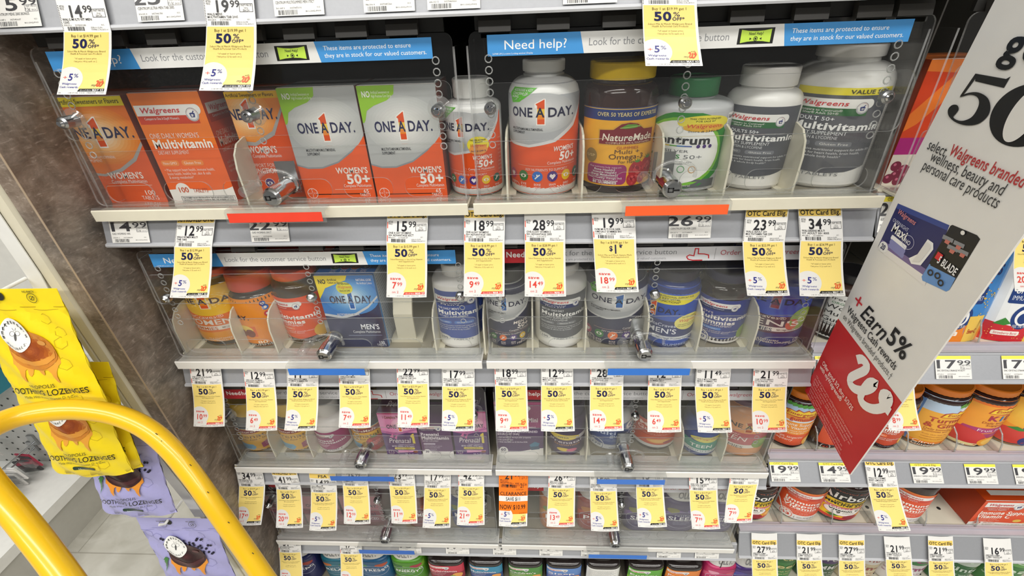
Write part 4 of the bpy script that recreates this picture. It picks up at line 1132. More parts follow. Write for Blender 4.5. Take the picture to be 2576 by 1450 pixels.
def d_centrum(a):
    a.rect(0, 0, 100, 100, '#c3c5c7', 0)
    a.ell(37, 52, 42, '#2f8a34', 1, 50); a.ell(34, 50, 37, '#7cc03a', 1.4, 45); a.ell(33, 50, 35, '#f4f4f0', 2, 41)
    a.ell(52, 88, 22, '#efe04a', 3, 9); a.ell(52, 82, 18, '#e8b23a', 3.2, 5); a.text('THIS ITEM INTENDED', 52, 92, 2, 'black', 26, 'c'); a.text('FOR SALE AT', 52, 89, 2, 'black', 16, 'c'); a.text('Walgreens', 52, 82, 4.4, '#d8403a', 30, 'c', sh=.25); a.text('Store # 2340 IL', 52, 76.6, 2.4, 'ink', 26, 'c')
    a.text('Centrum', 7, 62, 9.6, '#23252c', 52, b=3); 
    for i, c in enumerate(('#d8402f', '#e8892f', '#e8c52f', '#5aa83f', '#2f78c0', '#3a58b0')):
        a.rect(8+i*6, 58.4, 14+i*6, 59.8, c, 4)
    for i in range(3):
        a.ell(49+i*5, 59, 1.5, '#4a2a7c', 4)
    a.text('SILVER', 22, 51, 3.2, '#6a6c70', 20); a.text('ADULTS', 8, 43, 5, '#2f8a3a', 28, b=2); a.text('50+', 38, 43, 5, '#7a7c80', 16); a.text('Supports heart, brain, eye', 10, 38, 2.3, '#6a6c70', 36); a.text('+ whole body health**', 12, 35, 2.3, '#6a6c70', 30)
    for i, c in enumerate(('#d8604f', '#e07a4a', '#3f78c0', '#4aa85a', '#d89a3a')):
        a.ring(11+i*9, 29, 3, .5, c, 4)
    a.rect(4, 4, 70, 15, '#5d6064', 1.7); a.text('220 Tablets', 8, 10, 4, '#f0f0f0', 34, b=1); a.text('Multivitamin/Multimineral', 8, 6, 2.6, '#d8d8d8', 40)
    a.rect(74, 6, 100, 97, '#f2f2ee', 2); a.text('Supplement Facts', 75, 91, 4, 'black', 25, b=2)
    for i in range(36):
        a.text('Vitamin A 750mcg  83% Iron Zinc', 75, 87-i*2.2, 1.5, '#3a3a3c', 24)
def d_wmulti(a, body='#56585f', band='#2f6a3c', who='ADULTS 50+', n='220', cmpa=('Compare to Centrum\xae', 'Silver\xae Adults 50+\xae'), val=0, sub='WITH LUTEIN & LYCOPENE', unit='TABLETS', white=1):
    a.rect(0, 0, 100, 100, '#eeece6', 0)
    top = 100
    if val:
        a.rect(12, 93, 92, 100, '#e8d93a', 1); a.text('VALUE SIZE', 54, 94.6, 3.6, '#3a3a20', 32, b=2); top = 93
    a.poly([(12, 20), (30, 15), (50, 13.5), (70, 15), (90, 20), (90, top), (12, top)], body, 1)
    wag(a, 13, 82-val*1.5, 58, 9, cmpa[0], band, cmpa[1])
    a.text(who, 17, 68, 3.6, '#eef0f2', 32, b=1); a.text('Multivitamin', 16, 59, 7, '#f7f7f5', 72, b=3, sh=.05); a.text('DIETARY SUPPLEMENT', 15, 53.8, 3.6, '#eef0f2', 46); a.text(sub, 15, 49.4, 3, '#dfe1e4', 40)
    pc = '#777a82' if body != '#2c4a9a' else '#4a7ac8'
    pill(a, 14, 42, 22, 5, pc, 'Non-GMO'); pill(a, 40, 42, 28, 5, pc, 'Gluten Free')
    a.text('\u2022 Comprehensive nutritional support for adults 50+', 14, 37.6, 2.3, '#e4e6e8', 74); a.text('\u2022 Key nutrients for heart health, brain health,', 14, 34, 2.3, '#e4e6e8', 64); a.text('eye health & whole body health*', 16, 30.4, 2.3, '#e4e6e8', 46)
    a.ell(22, 14, 10, '#eeece6', 2, ry=5.6); a.ring(22, 14, 9, .5, '#8a8c90', 2.4, ry=5); a.text(n, 22, 12, 4.2, '#55575c', 12, 'c', b=1); a.text(unit, 35, 10.6, 3.2, '#777a80', 30)
    for i in range(40):
        a.text('vit A C D E', 95, 94-i*2.2, 1.3, '#6a6a70', 7, 'c')
def d_vcw(a, n='170', men=0):
    c = ('#ef9a1f', '#e9742a', "WOMEN'S", '#f2c02e') if not men else ('#262a72', '#4a1f3f', "MEN'S", '#3a56c0')
    a.rect(0, 0, 100, 100, c[0], 0); glow(a, 50, 80, 54, 26, [c[3], '#f0b83a' if not men else '#38439c'])
    if not men:
        glow(a, 52, 78, 34, 13, ['#f4cf7a', '#f8e6b8'])
    oad(a, 12, 74, 76, 8.4, '#22244a' if not men else '#141536', ('#e2521c', '#f08a1f', '#fad048') if not men else ('#8a2a3a', '#5a2a4c', '#b04a4a'), '#f6e6c8' if not men else '#7a7fb8')
    a.poly([(0, 22), (100, 30), (100, 60), (0, 60)], c[1], 1); a.text('VitaCraves\xae', 14, 50, 4.6, '#f7e6d8', 48); a.text(c[2], 10, 39, 8.4, '#f7ece2', 70, b=1)
    a.poly([(14, 28), (90, 31), (90, 38), (14, 35)], '#efe6dc', 2); a.text('GUMMIES', 18, 29.8, 5, '#c8602a' if not men else '#2a2a50', 34, b=1); a.text('NO | High Fructose Corn Syrup', 56, 31.6, 2.6, '#5a3a2a', 32, b=1)
    bayer(a, 22, 10, 7, '#f5d9b8'); a.text('MULTIVITAMIN/', 36, 13, 2.8, '#f8e8d0', 26); a.text('MULTIMINERAL SUPPLEMENT', 36, 9.6, 2.8, '#f8e8d0', 40); a.text(n, 78, 11, 4.4, '#f8ecd8', 10, b=1); a.text('GUMMIES', 74, 7, 2.8, '#f8ecd8', 17)
    if men:
        a.ell(80, 50, 14, '#8fae4a', 3); a.ell(70, 42, 7, '#d8583a', 3.4); a.ell(83, 52, 8, '#b9cc6a', 3.5)
def d_vc80(a, men=0):
    c = '#ec8d22' if not men else '#2a52b0'
    a.rect(0, 0, 100, 100, c, 0); oad(a, -14, 60, 72, 8, '#22244a', out='#f2d9b0')
    if not men:
        a.poly([(0, 20), (60, 24), (60, 46), (0, 42)], '#e0682a', 1); a.text("WOMEN'S", -14, 30, 7, '#f7ece2', 52); a.ell(44, 38, 12, '#f0d060', 2, 9); a.ell(50, 31, 7, '#7a3a2a', 3); a.ell(38, 30, 6, '#8a4630', 3)
        a.text('80', 56, 9, 6, '#fbe9d2', 14, b=1); a.text('GUMMIES', 44, 4, 4, '#fbe9d2', 36); icons(a, 80, 80.1, 88, 4, 'bv'); 
        for i, q in enumerate('brgvg'):
            a.ell(82, 80-i*13, 4.4, ICO[q], 3); a.ell(82, 80-i*13, 2, '#f2efe6', 4)
    else:
        a.rect(0, 20, 100, 48, '#20306a', 1); a.poly([(20, 74), (60, 76), (88, 84), (84, 90), (24, 90)], '#e8dc3a', 2); a.text('NUTRITIONAL SUPPORT FOR', 26, 86, 2.6, '#3a3a14', 46, b=1); a.text('5 KEY VITAL', 26, 82, 3, '#3a3a14', 28, b=1); a.text('FUNCTIONS*', 26, 78, 3, '#3a3a14', 28, b=1)
        a.ell(72, 46, 21, '#ece27a', 3, 13); a.text('Walgreens', 72, 47, 4.6, '#d8403a', 32, 'c', sh=.25); a.text('THIS ITEM INTENDED', 72, 53, 2.2, 'ink', 24, 'c'); lines(a, 56, 42, 3, 2, [30, 28], 'ink'); a.text('VitaCraves', 16, 38, 5, '#dfe4f4', 38); a.text("MEN'S", 16, 27, 8, '#f0f2fa', 40, b=1); a.rect(24, 16, 92, 22, '#e9ecf2', 2); a.text('NO | High Fructose Corn Syrup', 30, 17.5, 3, '#20306a', 56, b=1); a.text('GUMMIES', 40, 6, 4, '#b9c8ee', 34)
def d_wgum(a, men=0, n='70', who="WOMEN'S", body='#e6552e', lab='Gummies'):
    a.rect(0, 0, 100, 100, '#eeeae4', 0); a.poly([(6, 18), (50, 10), (94, 18), (94, 100), (6, 100)], body, 1)
    wag(a, 8, 82, 54, 10, "Compare to VitaCraves\xae", '#22306a' if men else '#c9402a', '')
    a.text(who, 12, 66, 4.2, '#f7ece6', 20); a.text('Multivitamin', 10, 55, 8.4, '#fbf5f0', 78, b=3); a.text(lab, 10, 45, 8, '#fbf5f0', 54, b=3); a.text('DIETARY SUPPLEMENT', 10, 39.5, 4, '#f7ece6', 50)
    pill(a, 10, 31, 36, 5.6, '#4a86d8' if men else '#ee7a4a', who.title()+' Health*'); lines(a, 12, 27, 3.6, 2.6, [60, 46], '#f2e6e0'); a.ell(82, 22, 11, '#e8b44a' if not men else '#8aa84a', 3); 
    a.ell(22, 9, 11, '#f6f3ee', 2); a.ring(22, 9, 9.6, .8, body, 3); a.text(n, 22, 6.6, 5, body, 12, 'c', b=2); a.text('GUMMIES', 40, 6, 4, '#77747a', 32)
def d_men(a):
    a.rect(0, 0, 100, 100, '#1d2452', 0)
    a.poly([(0, 48), (30, 44), (55, 48), (80, 58), (100, 72), (100, 100), (0, 100)], '#2f78c4', 1); glow(a, 54, 72, 48, 24, ['#3f86cc', '#5a9ad6', '#86b8e4', '#bcdcf2', '#e4f2fa'])
    a.poly([(0, 50), (30, 46), (55, 50), (80, 60), (100, 74), (100, 71), (80, 57), (55, 46.6), (30, 42.6), (0, 46.5)], '#c9ccd0', 2)
    a.poly([(0, 100), (56, 100), (52, 94), (36, 90), (14, 84), (6, 76), (0, 70)], '#f2d92a', 2); a.text('NO', 5, 90, 5.4, '#23241a', 13, b=3); a.text('Artificial', 21, 93.6, 2.6, '#23241a', 16, b=1); a.text('Colors or Flavors', 21, 90, 2.6, '#23241a', 26, b=1)
    a.text('NATURAL LOOK', 70, 93, 2.8, 'white', 26, b=1); a.text('No Artificial Colors', 70, 89, 2.6, 'white', 26); a.ell(47, 84, 14, '#dcd83a', 4, 8); a.text('Walgreens', 47, 83.6, 4, '#d8403a', 24, 'c', sh=.25); a.text('THIS ITEM INTENDED', 47, 88.4, 1.9, 'ink', 20, 'c', b=2); a.text('Store # 2340', 47, 79.6, 2, 'ink', 18, 'c', b=2)
    oad(a, 16, 64, 78, 9.4, '#20254f', ('#2a66b4', '#3a7cc8', '#5a9ad8'), '#eef4fa')
    a.text('MULTIVITAMIN/MULTIMINERAL', 22, 47, 2.6, '#e6ebf4', 40, b=1); a.text('SUPPLEMENT', 22, 43.6, 2.6, '#e6ebf4', 18, b=1); a.text("MEN'S", 58, 27, 7, '#f2f4fa', 34, b=2); a.text('Complete Multivitamin', 42, 21.5, 3.6, '#eef0f6', 50); a.rect(32, 17.5, 93, 18, '#a8b4d8', 2); a.text('100', 84, 5, 4, '#f2f4fa', 11, b=1); a.text('TABLETS', 80, 2, 3, '#f2f4fa', 17)
def d_prenat_jar(a):
    a.rect(0, 0, 100, 100, '#edb63e', 0); a.rect(0, 84, 100, 100, '#2b3038', 1); a.rect(0, 82, 100, 84, '#3f7aa0', 1)
    a.poly([(12, 66), (88, 66), (88, 80), (12, 80)], '#8a2234', 2); a.text('NatureMade', 18, 69, 7, '#f4e4d4', 60, b=1)
    a.text('Prenatal', 12, 50, 11, '#6a4a24', 70, b=0); a.text('Folic Acid + DHA', 24, 42, 5, '#5c4020', 52)
    a.poly([(56, 12), (100, 20), (100, 44), (66, 34), (56, 28)], '#a83c64', 2); lines(a, 62, 30, 5, 2.8, [34, 34, 30], '#f4d6e0'); a.poly([(10, 10), (40, 8), (46, 18), (42, 28), (10, 30)], '#7ab4d6', 2); lines(a, 14, 22, 4, 2.4, [26, 24, 22], '#2a5a86'); a.poly([(0, 22), (8, 30), (6, 46), (0, 48)], '#a83c64', 2)
def d_wprenat(a):
    a.rect(0, 0, 100, 100, '#f0ece8', 0); a.poly([(4, 18), (50, 8), (96, 18), (96, 100), (4, 100)], '#a0246c', 1); wag(a, 8, 78, 54, 11, 'Compare to One A Day', '#7a1a52'); a.text('Prenatal', 12, 54, 9, '#fbeef4', 50, b=3); a.text('Multivitamin', 12, 42, 9, '#fbeef4', 74, b=3)
    for i in range(4):
        a.rect(14, 34-i*4, 52-i*3, 36-i*4, '#e8b8d0', 2)
    a.text('SOFTGELS', 50, 5, 6, '#5a3a4c', 46, 'c', b=1)
def d_nmyellow(a):
    d_prenat_jar(a); rasp(a, 70, 26, 20, 1); rasp(a, 88, 16, 14, 0)
def d_pre1(a):
    a.rect(0, 0, 100, 100, '#512a70', 0); a.rect(0, 56, 100, 100, '#e48cc0', 1); a.poly([(0, 56), (40, 50), (100, 62), (100, 66), (40, 55), (0, 62)], '#c06aa8', 2); a.rect(0, 97, 100, 100, '#c83c86', 2)
    a.text('1 Complete\u2122', 12, 88, 6, '#7a3a2a', 44, b=1); glow(a, 62, 74, 30, 14, ['#f0a8cc', '#f6ccdf']); oad(a, 18, 66, 78, 8, '#22244a'); a.poly([(20, 46), (32, 56), (30, 44)], '#e070b0', 3); a.poly([(32, 44), (44, 52), (38, 40)], '#d060a4', 3)
    a.text('Prenatal', 14, 32, 11, '#f6ecf4', 62, sh=.15); a.poly([(79, 50), (86, 54), (89, 54), (89, 31), (82, 31), (82, 46), (79, 45)], '#f0dc5a', 4); a.text('Complete Multivitamin for', 40, 27, 2.8, '#e8d8f0', 44); a.text('BEFORE \u2022 DURING \u2022 AFTER Pregnancy', 20, 22.6, 3.2, '#f2e8f6', 64, b=1); a.rrect(26, 16, 84, 21, 4, '#ecd75a', 2); a.text('with Folic Acid, DHA & Iron', 55, 17.2, 2.8, '#4a3a14', 48, 'c', b=1)
    a.poly([(34, 8), (88, 10), (92, 14), (34, 14)], '#e89ac8', 2); a.ell(84, 10.6, 7, '#8a4a34', 3, 2.6); bayer(a, 14, 9, 8); a.text('30 Softgels', 52, 3, 3.4, '#f2e8f6', 40)
def d_wpre(a):
    a.rect(0, 0, 100, 100, '#5d3268', 0); wag(a, 2, 86, 66, 9, 'Compare to One A Day', '#4a2456'); a.text('Prenatal', 5, 66, 9, '#f4eaf4', 58, b=3); a.text('Multivitamin', 5, 55, 9, '#f4eaf4', 88, b=3); a.text('DIETARY SUPPLEMENT', 6, 48, 4, '#e6d8ea', 52); pill(a, 8, 38, 38, 5, '#cdbdd4', 'No Synthetic Dyes', '#4a2456'); lines(a, 8, 33, 5, 2.6, [58, 50, 40], '#e6d8ea')
    a.rect(0, 0, 100, 17, '#efebe8', 1); a.ell(16, 17, 10, '#efebe8', 1.5); a.text('30', 16, 14, 6.4, '#4a2456', 12, 'c', b=2); a.text('SOFTGELS', 30, 12, 5, '#8a7a8e', 30); a.frame(24, 2, 96, 10, .5, '#8a8a8c'); lines(a, 26, 7, 2.6, 1.4, [66, 60], '#5a5a5c')
def d_mini(a):
    a.rect(0, 0, 100, 100, '#4d2a62', 0); a.rect(0, 56, 100, 100, '#94296e', 1); a.rect(0, 96, 100, 100, '#c8408c', 2); wag(a, 2, 86, 66, 7, 'Compare to One A Day', '#7a2060'); a.text('Prenatal', 5, 76, 7, '#f6e6f0', 50, b=3); a.text('Multivitamin Mini', 5, 66, 7, '#f6e6f0', 84, b=3); a.text('MULTIVITAMIN DIETARY SUPPLEMENT', 4, 55, 2.6, '#f0e0f0', 80, b=1)
    a.text('WITH OB/GYN RECOMMENDED', 4, 47, 3.6, '#f2e8f4', 84, b=2); a.text('SOURCE OF DHA\u2020', 4, 42.6, 3.6, '#f2e8f4', 46, b=2)
    for i, s in enumerate(('\u2022 For use before, during & after pregnancy', '\u2022 No synthetic dyes', '\u2022 With folic acid, iron & fish-free DHA')):
        a.text(s, 4, 37-i*4.4, 2.6, '#e8d8ec', (70, 32, 62)[i], b=1)
    a.poly([(0, 0), (100, 0), (100, 18), (80, 16), (50, 11), (20, 10), (0, 13)], '#efebe6', 1); a.ell(14, 12, 10, '#f6f3f0', 2, 8); a.text('60', 14, 12.5, 5, '#3a2050', 11, 'c', b=2); a.text('MINI SOFTGELS', 14, 9, 2, '#3a2050', 12, 'c'); a.poly([(70, 24), (82, 30), (92, 27), (88, 20), (74, 18)], '#3f7a9a', 3); a.poly([(70, 20), (90, 22), (92, 16), (74, 14)], '#2a4a6a', 3.2)
def d_gpre(a):
    a.rect(0, 0, 100, 100, '#3a2050', 0); a.ell(40, 80, 30, '#e8cf5a', 1, 12); a.text('DHA', 40, 77, 5, '#4a3a14', 20, 'c', b=2); a.ell(78, 78, 16, '#d8d4dc', 1, 9); a.text('Prenatal', 12, 52, 12, '#f2e8f2', 64); a.text('Gummies', 22, 42, 8, '#d89a5a', 50); a.ell(40, 22, 12, '#e8c84a', 2, 8); a.ell(56, 20, 10, '#d86a8a', 2.5, 8)
def d_170(a):
    a.rect(0, 0, 100, 100, '#c9cbce', 0); a.poly([(4, 34), (30, 22), (60, 20), (96, 34), (96, 100), (4, 100)], '#3a5290', 1); badge(a, 78, 84, 9); a.text('Multi', 14, 62, 12, '#c9d4ea', 40, b=2); a.text('gummies', 44, 52, 10, '#c9d4ea', 46, b=2); lines(a, 16, 40, 5, 3, [60, 50], '#aebcdc'); a.poly([(4, 4), (30, 2), (70, 3), (96, 16), (96, 30), (60, 16), (30, 18), (4, 30)], '#e4e6ea', 2); a.ell(24, 15, 13, '#f2f3f4', 3); a.ring(24, 15, 11.6, .8, '#5a6a92', 3.5); a.text('170', 24, 12, 6.4, '#33457c', 16, 'c', b=2); a.text('GUMMIES', 44, 6, 5, '#5a6a92', 34)
def d_wmulti_or(a):
    a.rect(0, 0, 100, 100, '#dcdad6', 0); a.poly([(4, 12), (80, 10), (96, 16), (96, 100), (4, 100)], '#c65a40', 1); a.text('Multi', 16, 78, 12, '#f2d8cc', 48, b=2); a.text('Gummies', 14, 62, 12, '#f2d8cc', 66, b=2); lines(a, 14, 54, 4, 2.6, [60, 56], '#f0cfc0'); a.poly([(4, 12), (96, 16), (96, 44), (4, 44)], '#d8603c', 2); a.ell(52, 26, 20, '#eaa04a', 3, 9); a.ell(52, 26, 15, '#f0bd6a', 3.4, 6); a.ell(66, 20, 8, '#a83a4a', 3.6, 5)
def d_teen(a):
    a.rect(0, 0, 100, 100, '#34509c', 0); a.rect(10, 28, 92, 62, '#3f9a86', 1); a.ell(56, 74, 34, '#e2d86a', 2, 12); a.text('Walgreens', 56, 74, 6, '#c8503a', 46, 'c', sh=.2); a.text('TEEN', 24, 38, 12, '#f0f4ee', 44, b=2); a.poly([(8, 20), (92, 14), (92, 26), (8, 32)], '#dfe4e4', 2); a.text('GUMMIES', 22, 21, 6, '#5a6a74', 50); bayer(a, 20, 8, 8, '#c8d4ee'); a.ell(88, 60, 9, '#8aa04a', 3, 16)
def d_teen_her(a):
    a.rect(0, 0, 100, 100, '#e09a62', 0); oad(a, 18, 70, 74, 9, '#3a2c2a', ('#b04a2a', '#d88a3a', '#e8c05a'), '#dcae84'); a.poly([(4, 26), (96, 34), (96, 62), (4, 56)], '#bb5c62', 1); a.text('for her', 20, 52, 5, '#f0d4c8', 24, sh=.3); a.text('TEEN', 16, 40, 10, '#f4e4dc', 38, sh=.2); a.poly([(4, 20), (96, 26), (96, 34), (4, 28)], '#e8e0d6', 2); a.text('GUMMIES', 12, 22, 6, '#5a5048', 40); a.ell(76, 34, 14, '#7a9a3a', 3, 12); a.ell(80, 38, 8, '#93b34c', 3.3, 7); a.ell(88, 52, 8, '#c84a6a', 3, 6)
def burst(a, x, y, w, h, s='Emergen-C'):
    a.poly([(x, y), (x+.06*w, y+.62*h), (x+.18*w, y+h*.82), (x+.3*w, y+h*.72), (x+.34*w, y+h*1.05), (x+.46*w, y+h*.8), (x+.56*w, y+h*1.1), (x+.62*w, y+h*.82), (x+.76*w, y+h*1.04), (x+.8*w, y+h*.8), (x+w, y+h*.78), (x+.94*w, y+h*.1), (x+.8*w, y-.02*h), (x+.72*w, y-.2*h), (x+.62*w, y), (x+.4*w, y-.12*h), (x+.2*w, y-.02*h)], '#b8402a', 2)
    a.poly([(x+.03*w, y+.06*h), (x+.09*w, y+.56*h), (x+.2*w, y+h*.72), (x+.32*w, y+h*.64), (x+.36*w, y+h*.9), (x+.46*w, y+h*.7), (x+.56*w, y+h*.95), (x+.63*w, y+h*.72), (x+.75*w, y+h*.9), (x+.8*w, y+h*.7), (x+.95*w, y+h*.68), (x+.9*w, y+h*.18), (x+.6*w, y+.08*h), (x+.2*w, y+.06*h)], '#f6cf3a', 3)
    a.text(s, x+.12*w, y+.22*h, h*.36, '#b8402a', w*.74, b=2, sh=.15)
def d_emer(a, t=('Immune Support', 'with Vitamin C'), fl=('Orange, tangerine', '& raspberry'), top='#a9c4de'):
    a.rect(0, 0, 100, 100, '#ef9a3c', 0); a.rect(0, 72, 100, 100, top, 1)
    for i in range(9):
        x = 20+i*8; a.poly([(x, 96), (x+7, 98), (x+10, 92), (x+3, 90)], '#4f9a3a', 2+i*.05)
    burst(a, 16, 72, 74, 14); a.text('gummies', 34, 64, 7, '#c23c3c', 44, b=2); a.rect(0, 60, 100, 63, '#d8e4ee', 1.5); a.text(t[0], 16, 53, 5.4, '#fbf2e2', 68, b=1); a.text(t[1], 22, 46, 5.4, '#fbf2e2', 54, b=1); lines(a, 18, 41, 4, 2.6, [58, 48], '#fdeed6'); a.rect(0, 0, 100, 34, '#de5a30', 1.2); a.text(fl[0], 14, 26, 4.6, '#fae2d2', 52, sh=.2); a.text(fl[1], 14, 20, 4.6, '#fae2d2', 36, sh=.2); a.ell(84, 18, 15, '#f4b04a', 3, 11); a.ell(84, 18, 10, '#f8cf86', 3.3, 7); a.rect(0, 0, 100, 8, '#4a2a20', 2)
def d_turm(a):
    a.rect(0, 0, 100, 100, '#efae3e', 0); a.rect(0, 74, 100, 100, '#b9cfe4', 1); a.poly([(0, 100), (16, 100), (18, 0), (0, 0)], '#5f86bc', 1.2); a.rect(60, 74, 100, 100, '#dfe8ec', 1.1)
    for i in range(7):
        x = 54+i*7; a.poly([(x, 92), (x+8, 97), (x+9, 88), (x+2, 86)], '#5aa03f', 2+i*.05)
    burst(a, 38, 66, 60, 14); a.text('Turmeric', 28, 55, 8.6, '#b3422c', 62, b=2); a.text('& Ginger', 26, 44, 8.6, '#b3422c', 60, b=2); a.text('Daily Immune Support', 28, 38, 3.6, '#a8502c', 56); a.text('Gummies and Turmeric', 28, 33.6, 3.6, '#a8502c', 56); lines(a, 30, 27, 5, 2.4, [40, 38, 36], '#c07a30'); a.rect(0, 0, 100, 12, '#ee8a2a', 1.3); a.text('Citrus', 24, 7, 5, '#fdf0dc', 28, sh=.15); a.text('Ginger', 24, 1.4, 5, '#fdf0dc', 28, sh=.15); a.ell(74, 8, 12, '#d8904a', 3, 7); a.ell(86, 22, 10, '#f4d060', 3, 7)
def d_kids(a):
    a.rect(0, 0, 100, 100, '#f0a238', 0); a.rect(0, 88, 100, 100, '#ee7a2c', 1); burst(a, 40, 74, 58, 15); a.text('K', 44, 60, 10, '#a8284a', 12, b=3); a.text('I', 58, 60, 10, '#3a7ac0', 5, b=3); a.text('D', 65, 60, 10, '#a8284a', 13, b=3); a.text('Z', 80, 60, 10, '#4a9a4a', 11, b=3); a.text('Daily Immune', 40, 53, 4, '#a84a2a', 40); a.text('Support', 46, 48, 4, '#a84a2a', 28); a.poly([(20, 30), (98, 36), (98, 46), (24, 42)], '#b03a72', 2); a.text('Fruit Fiesta', 40, 36, 5, '#f8e4ee', 46); a.poly([(40, 30), (90, 34), (66, 18)], '#a83468', 2)
    a.ell(24, 18, 34, '#cf3c3a', 2.2, 20, n=20); a.poly([(-10, 2), (50, 2), (54, 8), (-10, 8)], '#e8dca0', 2.5); a.ell(66, 12, 16, '#f0a22e', 3, 10); a.ell(66, 12, 11, '#f6c45e', 3.3, 7); a.rect(0, 0, 100, 3, '#5a3a2a', 3); a.text('44', 30, -1, 5, 'white', 9)
def d_kids2(a):
    a.rect(0, 0, 100, 100, '#f09a30', 0); glow(a, 40, 70, 40, 30, ['#f2b53c', '#f4c84e']); a.ell(34, 20, 28, '#d2443a', 2, 16); a.poly([(24, 34), (34, 40), (48, 35), (38, 32)], '#3f8a3a', 3); a.rect(40, 36, 80, 56, '#5a2a86', 2); a.ell(62, 12, 18, '#3a3f7a', 3, 12); burst(a, 46, 74, 56, 15)
def d_vitc(a):
    a.rect(0, 0, 100, 100, '#efebe6', 0); a.rect(4, 17, 96, 100, '#e2542e', 1); a.rect(4, 95, 96, 100, '#ee8038', 1.2); wag(a, 6, 82, 62, 10, 'Compare to Emergen-C', '#cf4028', 'Immune Support', 84); a.text('Immune', 14, 58, 8.6, '#fbf0e8', 58, b=3); a.text('Support', 14, 48, 8.6, '#fbf0e8', 60, b=3); a.text('Vitamin C', 14, 38, 8.6, '#fbf0e8', 74, b=3); a.text('DIETARY SUPPLEMENT', 14, 33.5, 3, '#f8e0d4', 54); lines(a, 16, 28.5, 3.6, 2, [52, 42, 46], '#f6d8c8'); a.ell(24, 10, 12, '#f8f5f0', 2); a.ring(24, 10, 10.6, 1, '#e2542e', 3); a.text('63', 24, 6.6, 7, '#cf4028', 15, 'c', b=3); a.text('GUMMIES', 42, 7, 4.4, '#a8a49e', 36)
def d_air(a, c='Assorted fruit flavors'):
    a.rect(0, 0, 100, 100, '#f4cf2a', 0); a.rect(0, 62, 100, 100, '#1b1a1c', 1); a.text(c, 18, 90, 5, '#b0604c', 76); a.text('Airborne', 8, 68, 17, '#f6f4ee', 92, b=2, sh=.05); a.text('HELPS SUPPORT', 28, 55, 4.6, '#23201a', 52, b=2); a.text('IMMUNE SYSTEM', 14, 48, 6.4, '#23201a', 76, b=3); a.poly([(14, 36), (82, 38), (88, 45), (10, 43)], '#cf5f6c', 3); a.text('Crafted Blend', 18, 38, 5, '#fbe8e4', 60, b=1, l=6); a.ell(46, 28, 27, '#f6f2ea', 2, 15); a.ring(46, 28, 27, 1, '#cf5f6c', 3, ry=15); a.text('Vitamin C', 46, 29, 5.6, '#23201a', 42, 'c', b=3); a.text('9', 36, 21, 6, '#23201a', 6, b=3); lines(a, 44, 25, 3, 2, [18, 16], '#23201a')
    a.rect(0, 0, 100, 8, '#d84a3a', 1.5); a.ell(84, 16, 16, '#f2a03a', 3, 11); a.ell(84, 16, 11, '#f8c874', 3.3, 7); a.ell(58, 9, 11, '#a02a34', 3.5, 8); a.poly([(24, 12), (34, 17), (42, 13), (32, 8)], '#4f8a3a', 3)
def d_immbox(a):
    a.rect(0, 0, 100, 100, '#e0501f', 0); wag(a, 4, 76, 44, 18, 'Compare to Emergen-C', '#c83f1c', 'Immune Support'); a.text('Immune Support', 4, 46, 13, '#fbeee4', 62, b=3, sh=.1); a.text('Vitamin C', 4, 31, 13, '#fbeee4', 40, b=3, sh=.1); lines(a, 5, 25, 6, 3.4, [26, 30, 24], '#f6d4c2'); a.poly([(0, 0), (100, 0), (100, 9), (50, 10), (10, 16), (0, 14)], '#f2eee6', 1); a.text('30', 6, 7, 8, '#d05a3a', 9, b=2); a.text('PACKETS', 18, 8, 5, '#d07a5a', 14); lines(a, 18, 4, 3, 2, [60, 56], '#8a8078'); a.ell(56, 20, 5, '#e8c050', 3, 6); a.poly([(62, 10), (78, 24), (84, 8)], '#f2ae4a', 3); a.ell(90, 16, 12, '#ee9a3a', 3, 14)
def d_align(a):
    a.rect(0, 0, 100, 100, '#d8431c', 0); a.poly([(0, 100), (100, 100), (100, 88), (0, 92)], '#ee7f30', 1); a.poly([(0, 60), (40, 92), (100, 88), (100, 76), (50, 80), (14, 52), (0, 46)], '#ee7a2a', 1.2); a.ell(76, 58, 28, '#e8a07a', 2, 15); a.ell(76, 58, 26, '#d9dad8', 3, 13.6); a.text('align', 56, 57, 10, '#3a3c40', 40, b=0); a.text('PROBIOTIC', 57, 51, 4, '#3a3c40', 40, b=1)
    a.rect(0, 27, 100, 41, '#b3217a', 2); a.text("WOMEN'S", 36, 31, 6.4, '#e4c4d6', 58); a.rect(0, 0, 100, 27, '#e3d8cb', 1.4); a.rect(44, 20, 100, 27, '#d8483a', 2); a.text('PREBIOTIC + PROBIOTIC', 48, 21.8, 3.6, '#f2d8d0', 50)
    for i, s in enumerate(('helps nourish', 'for digestion', 'CRANBERRY flavor')):
        a.text(s, 46, 16-i*3.6, 2.8, '#5a4a44', (30, 30, 40)[i], sh=.1, b=1)
    for i, (x, y) in enumerate(((10, 17), (22, 14), (14, 9), (28, 8), (20, 4), (32, 13), (6, 6))):
        a.ell(x, y, 7, ('#7a1f3c', '#8f2a4a')[i % 2], 3+i*.05); a.ell(x-2, y+1.4, 2, '#c86a84', 3.5)
    a.text('50 GUMMIES', 26, .6, 4, '#4a4240', 44, b=2)
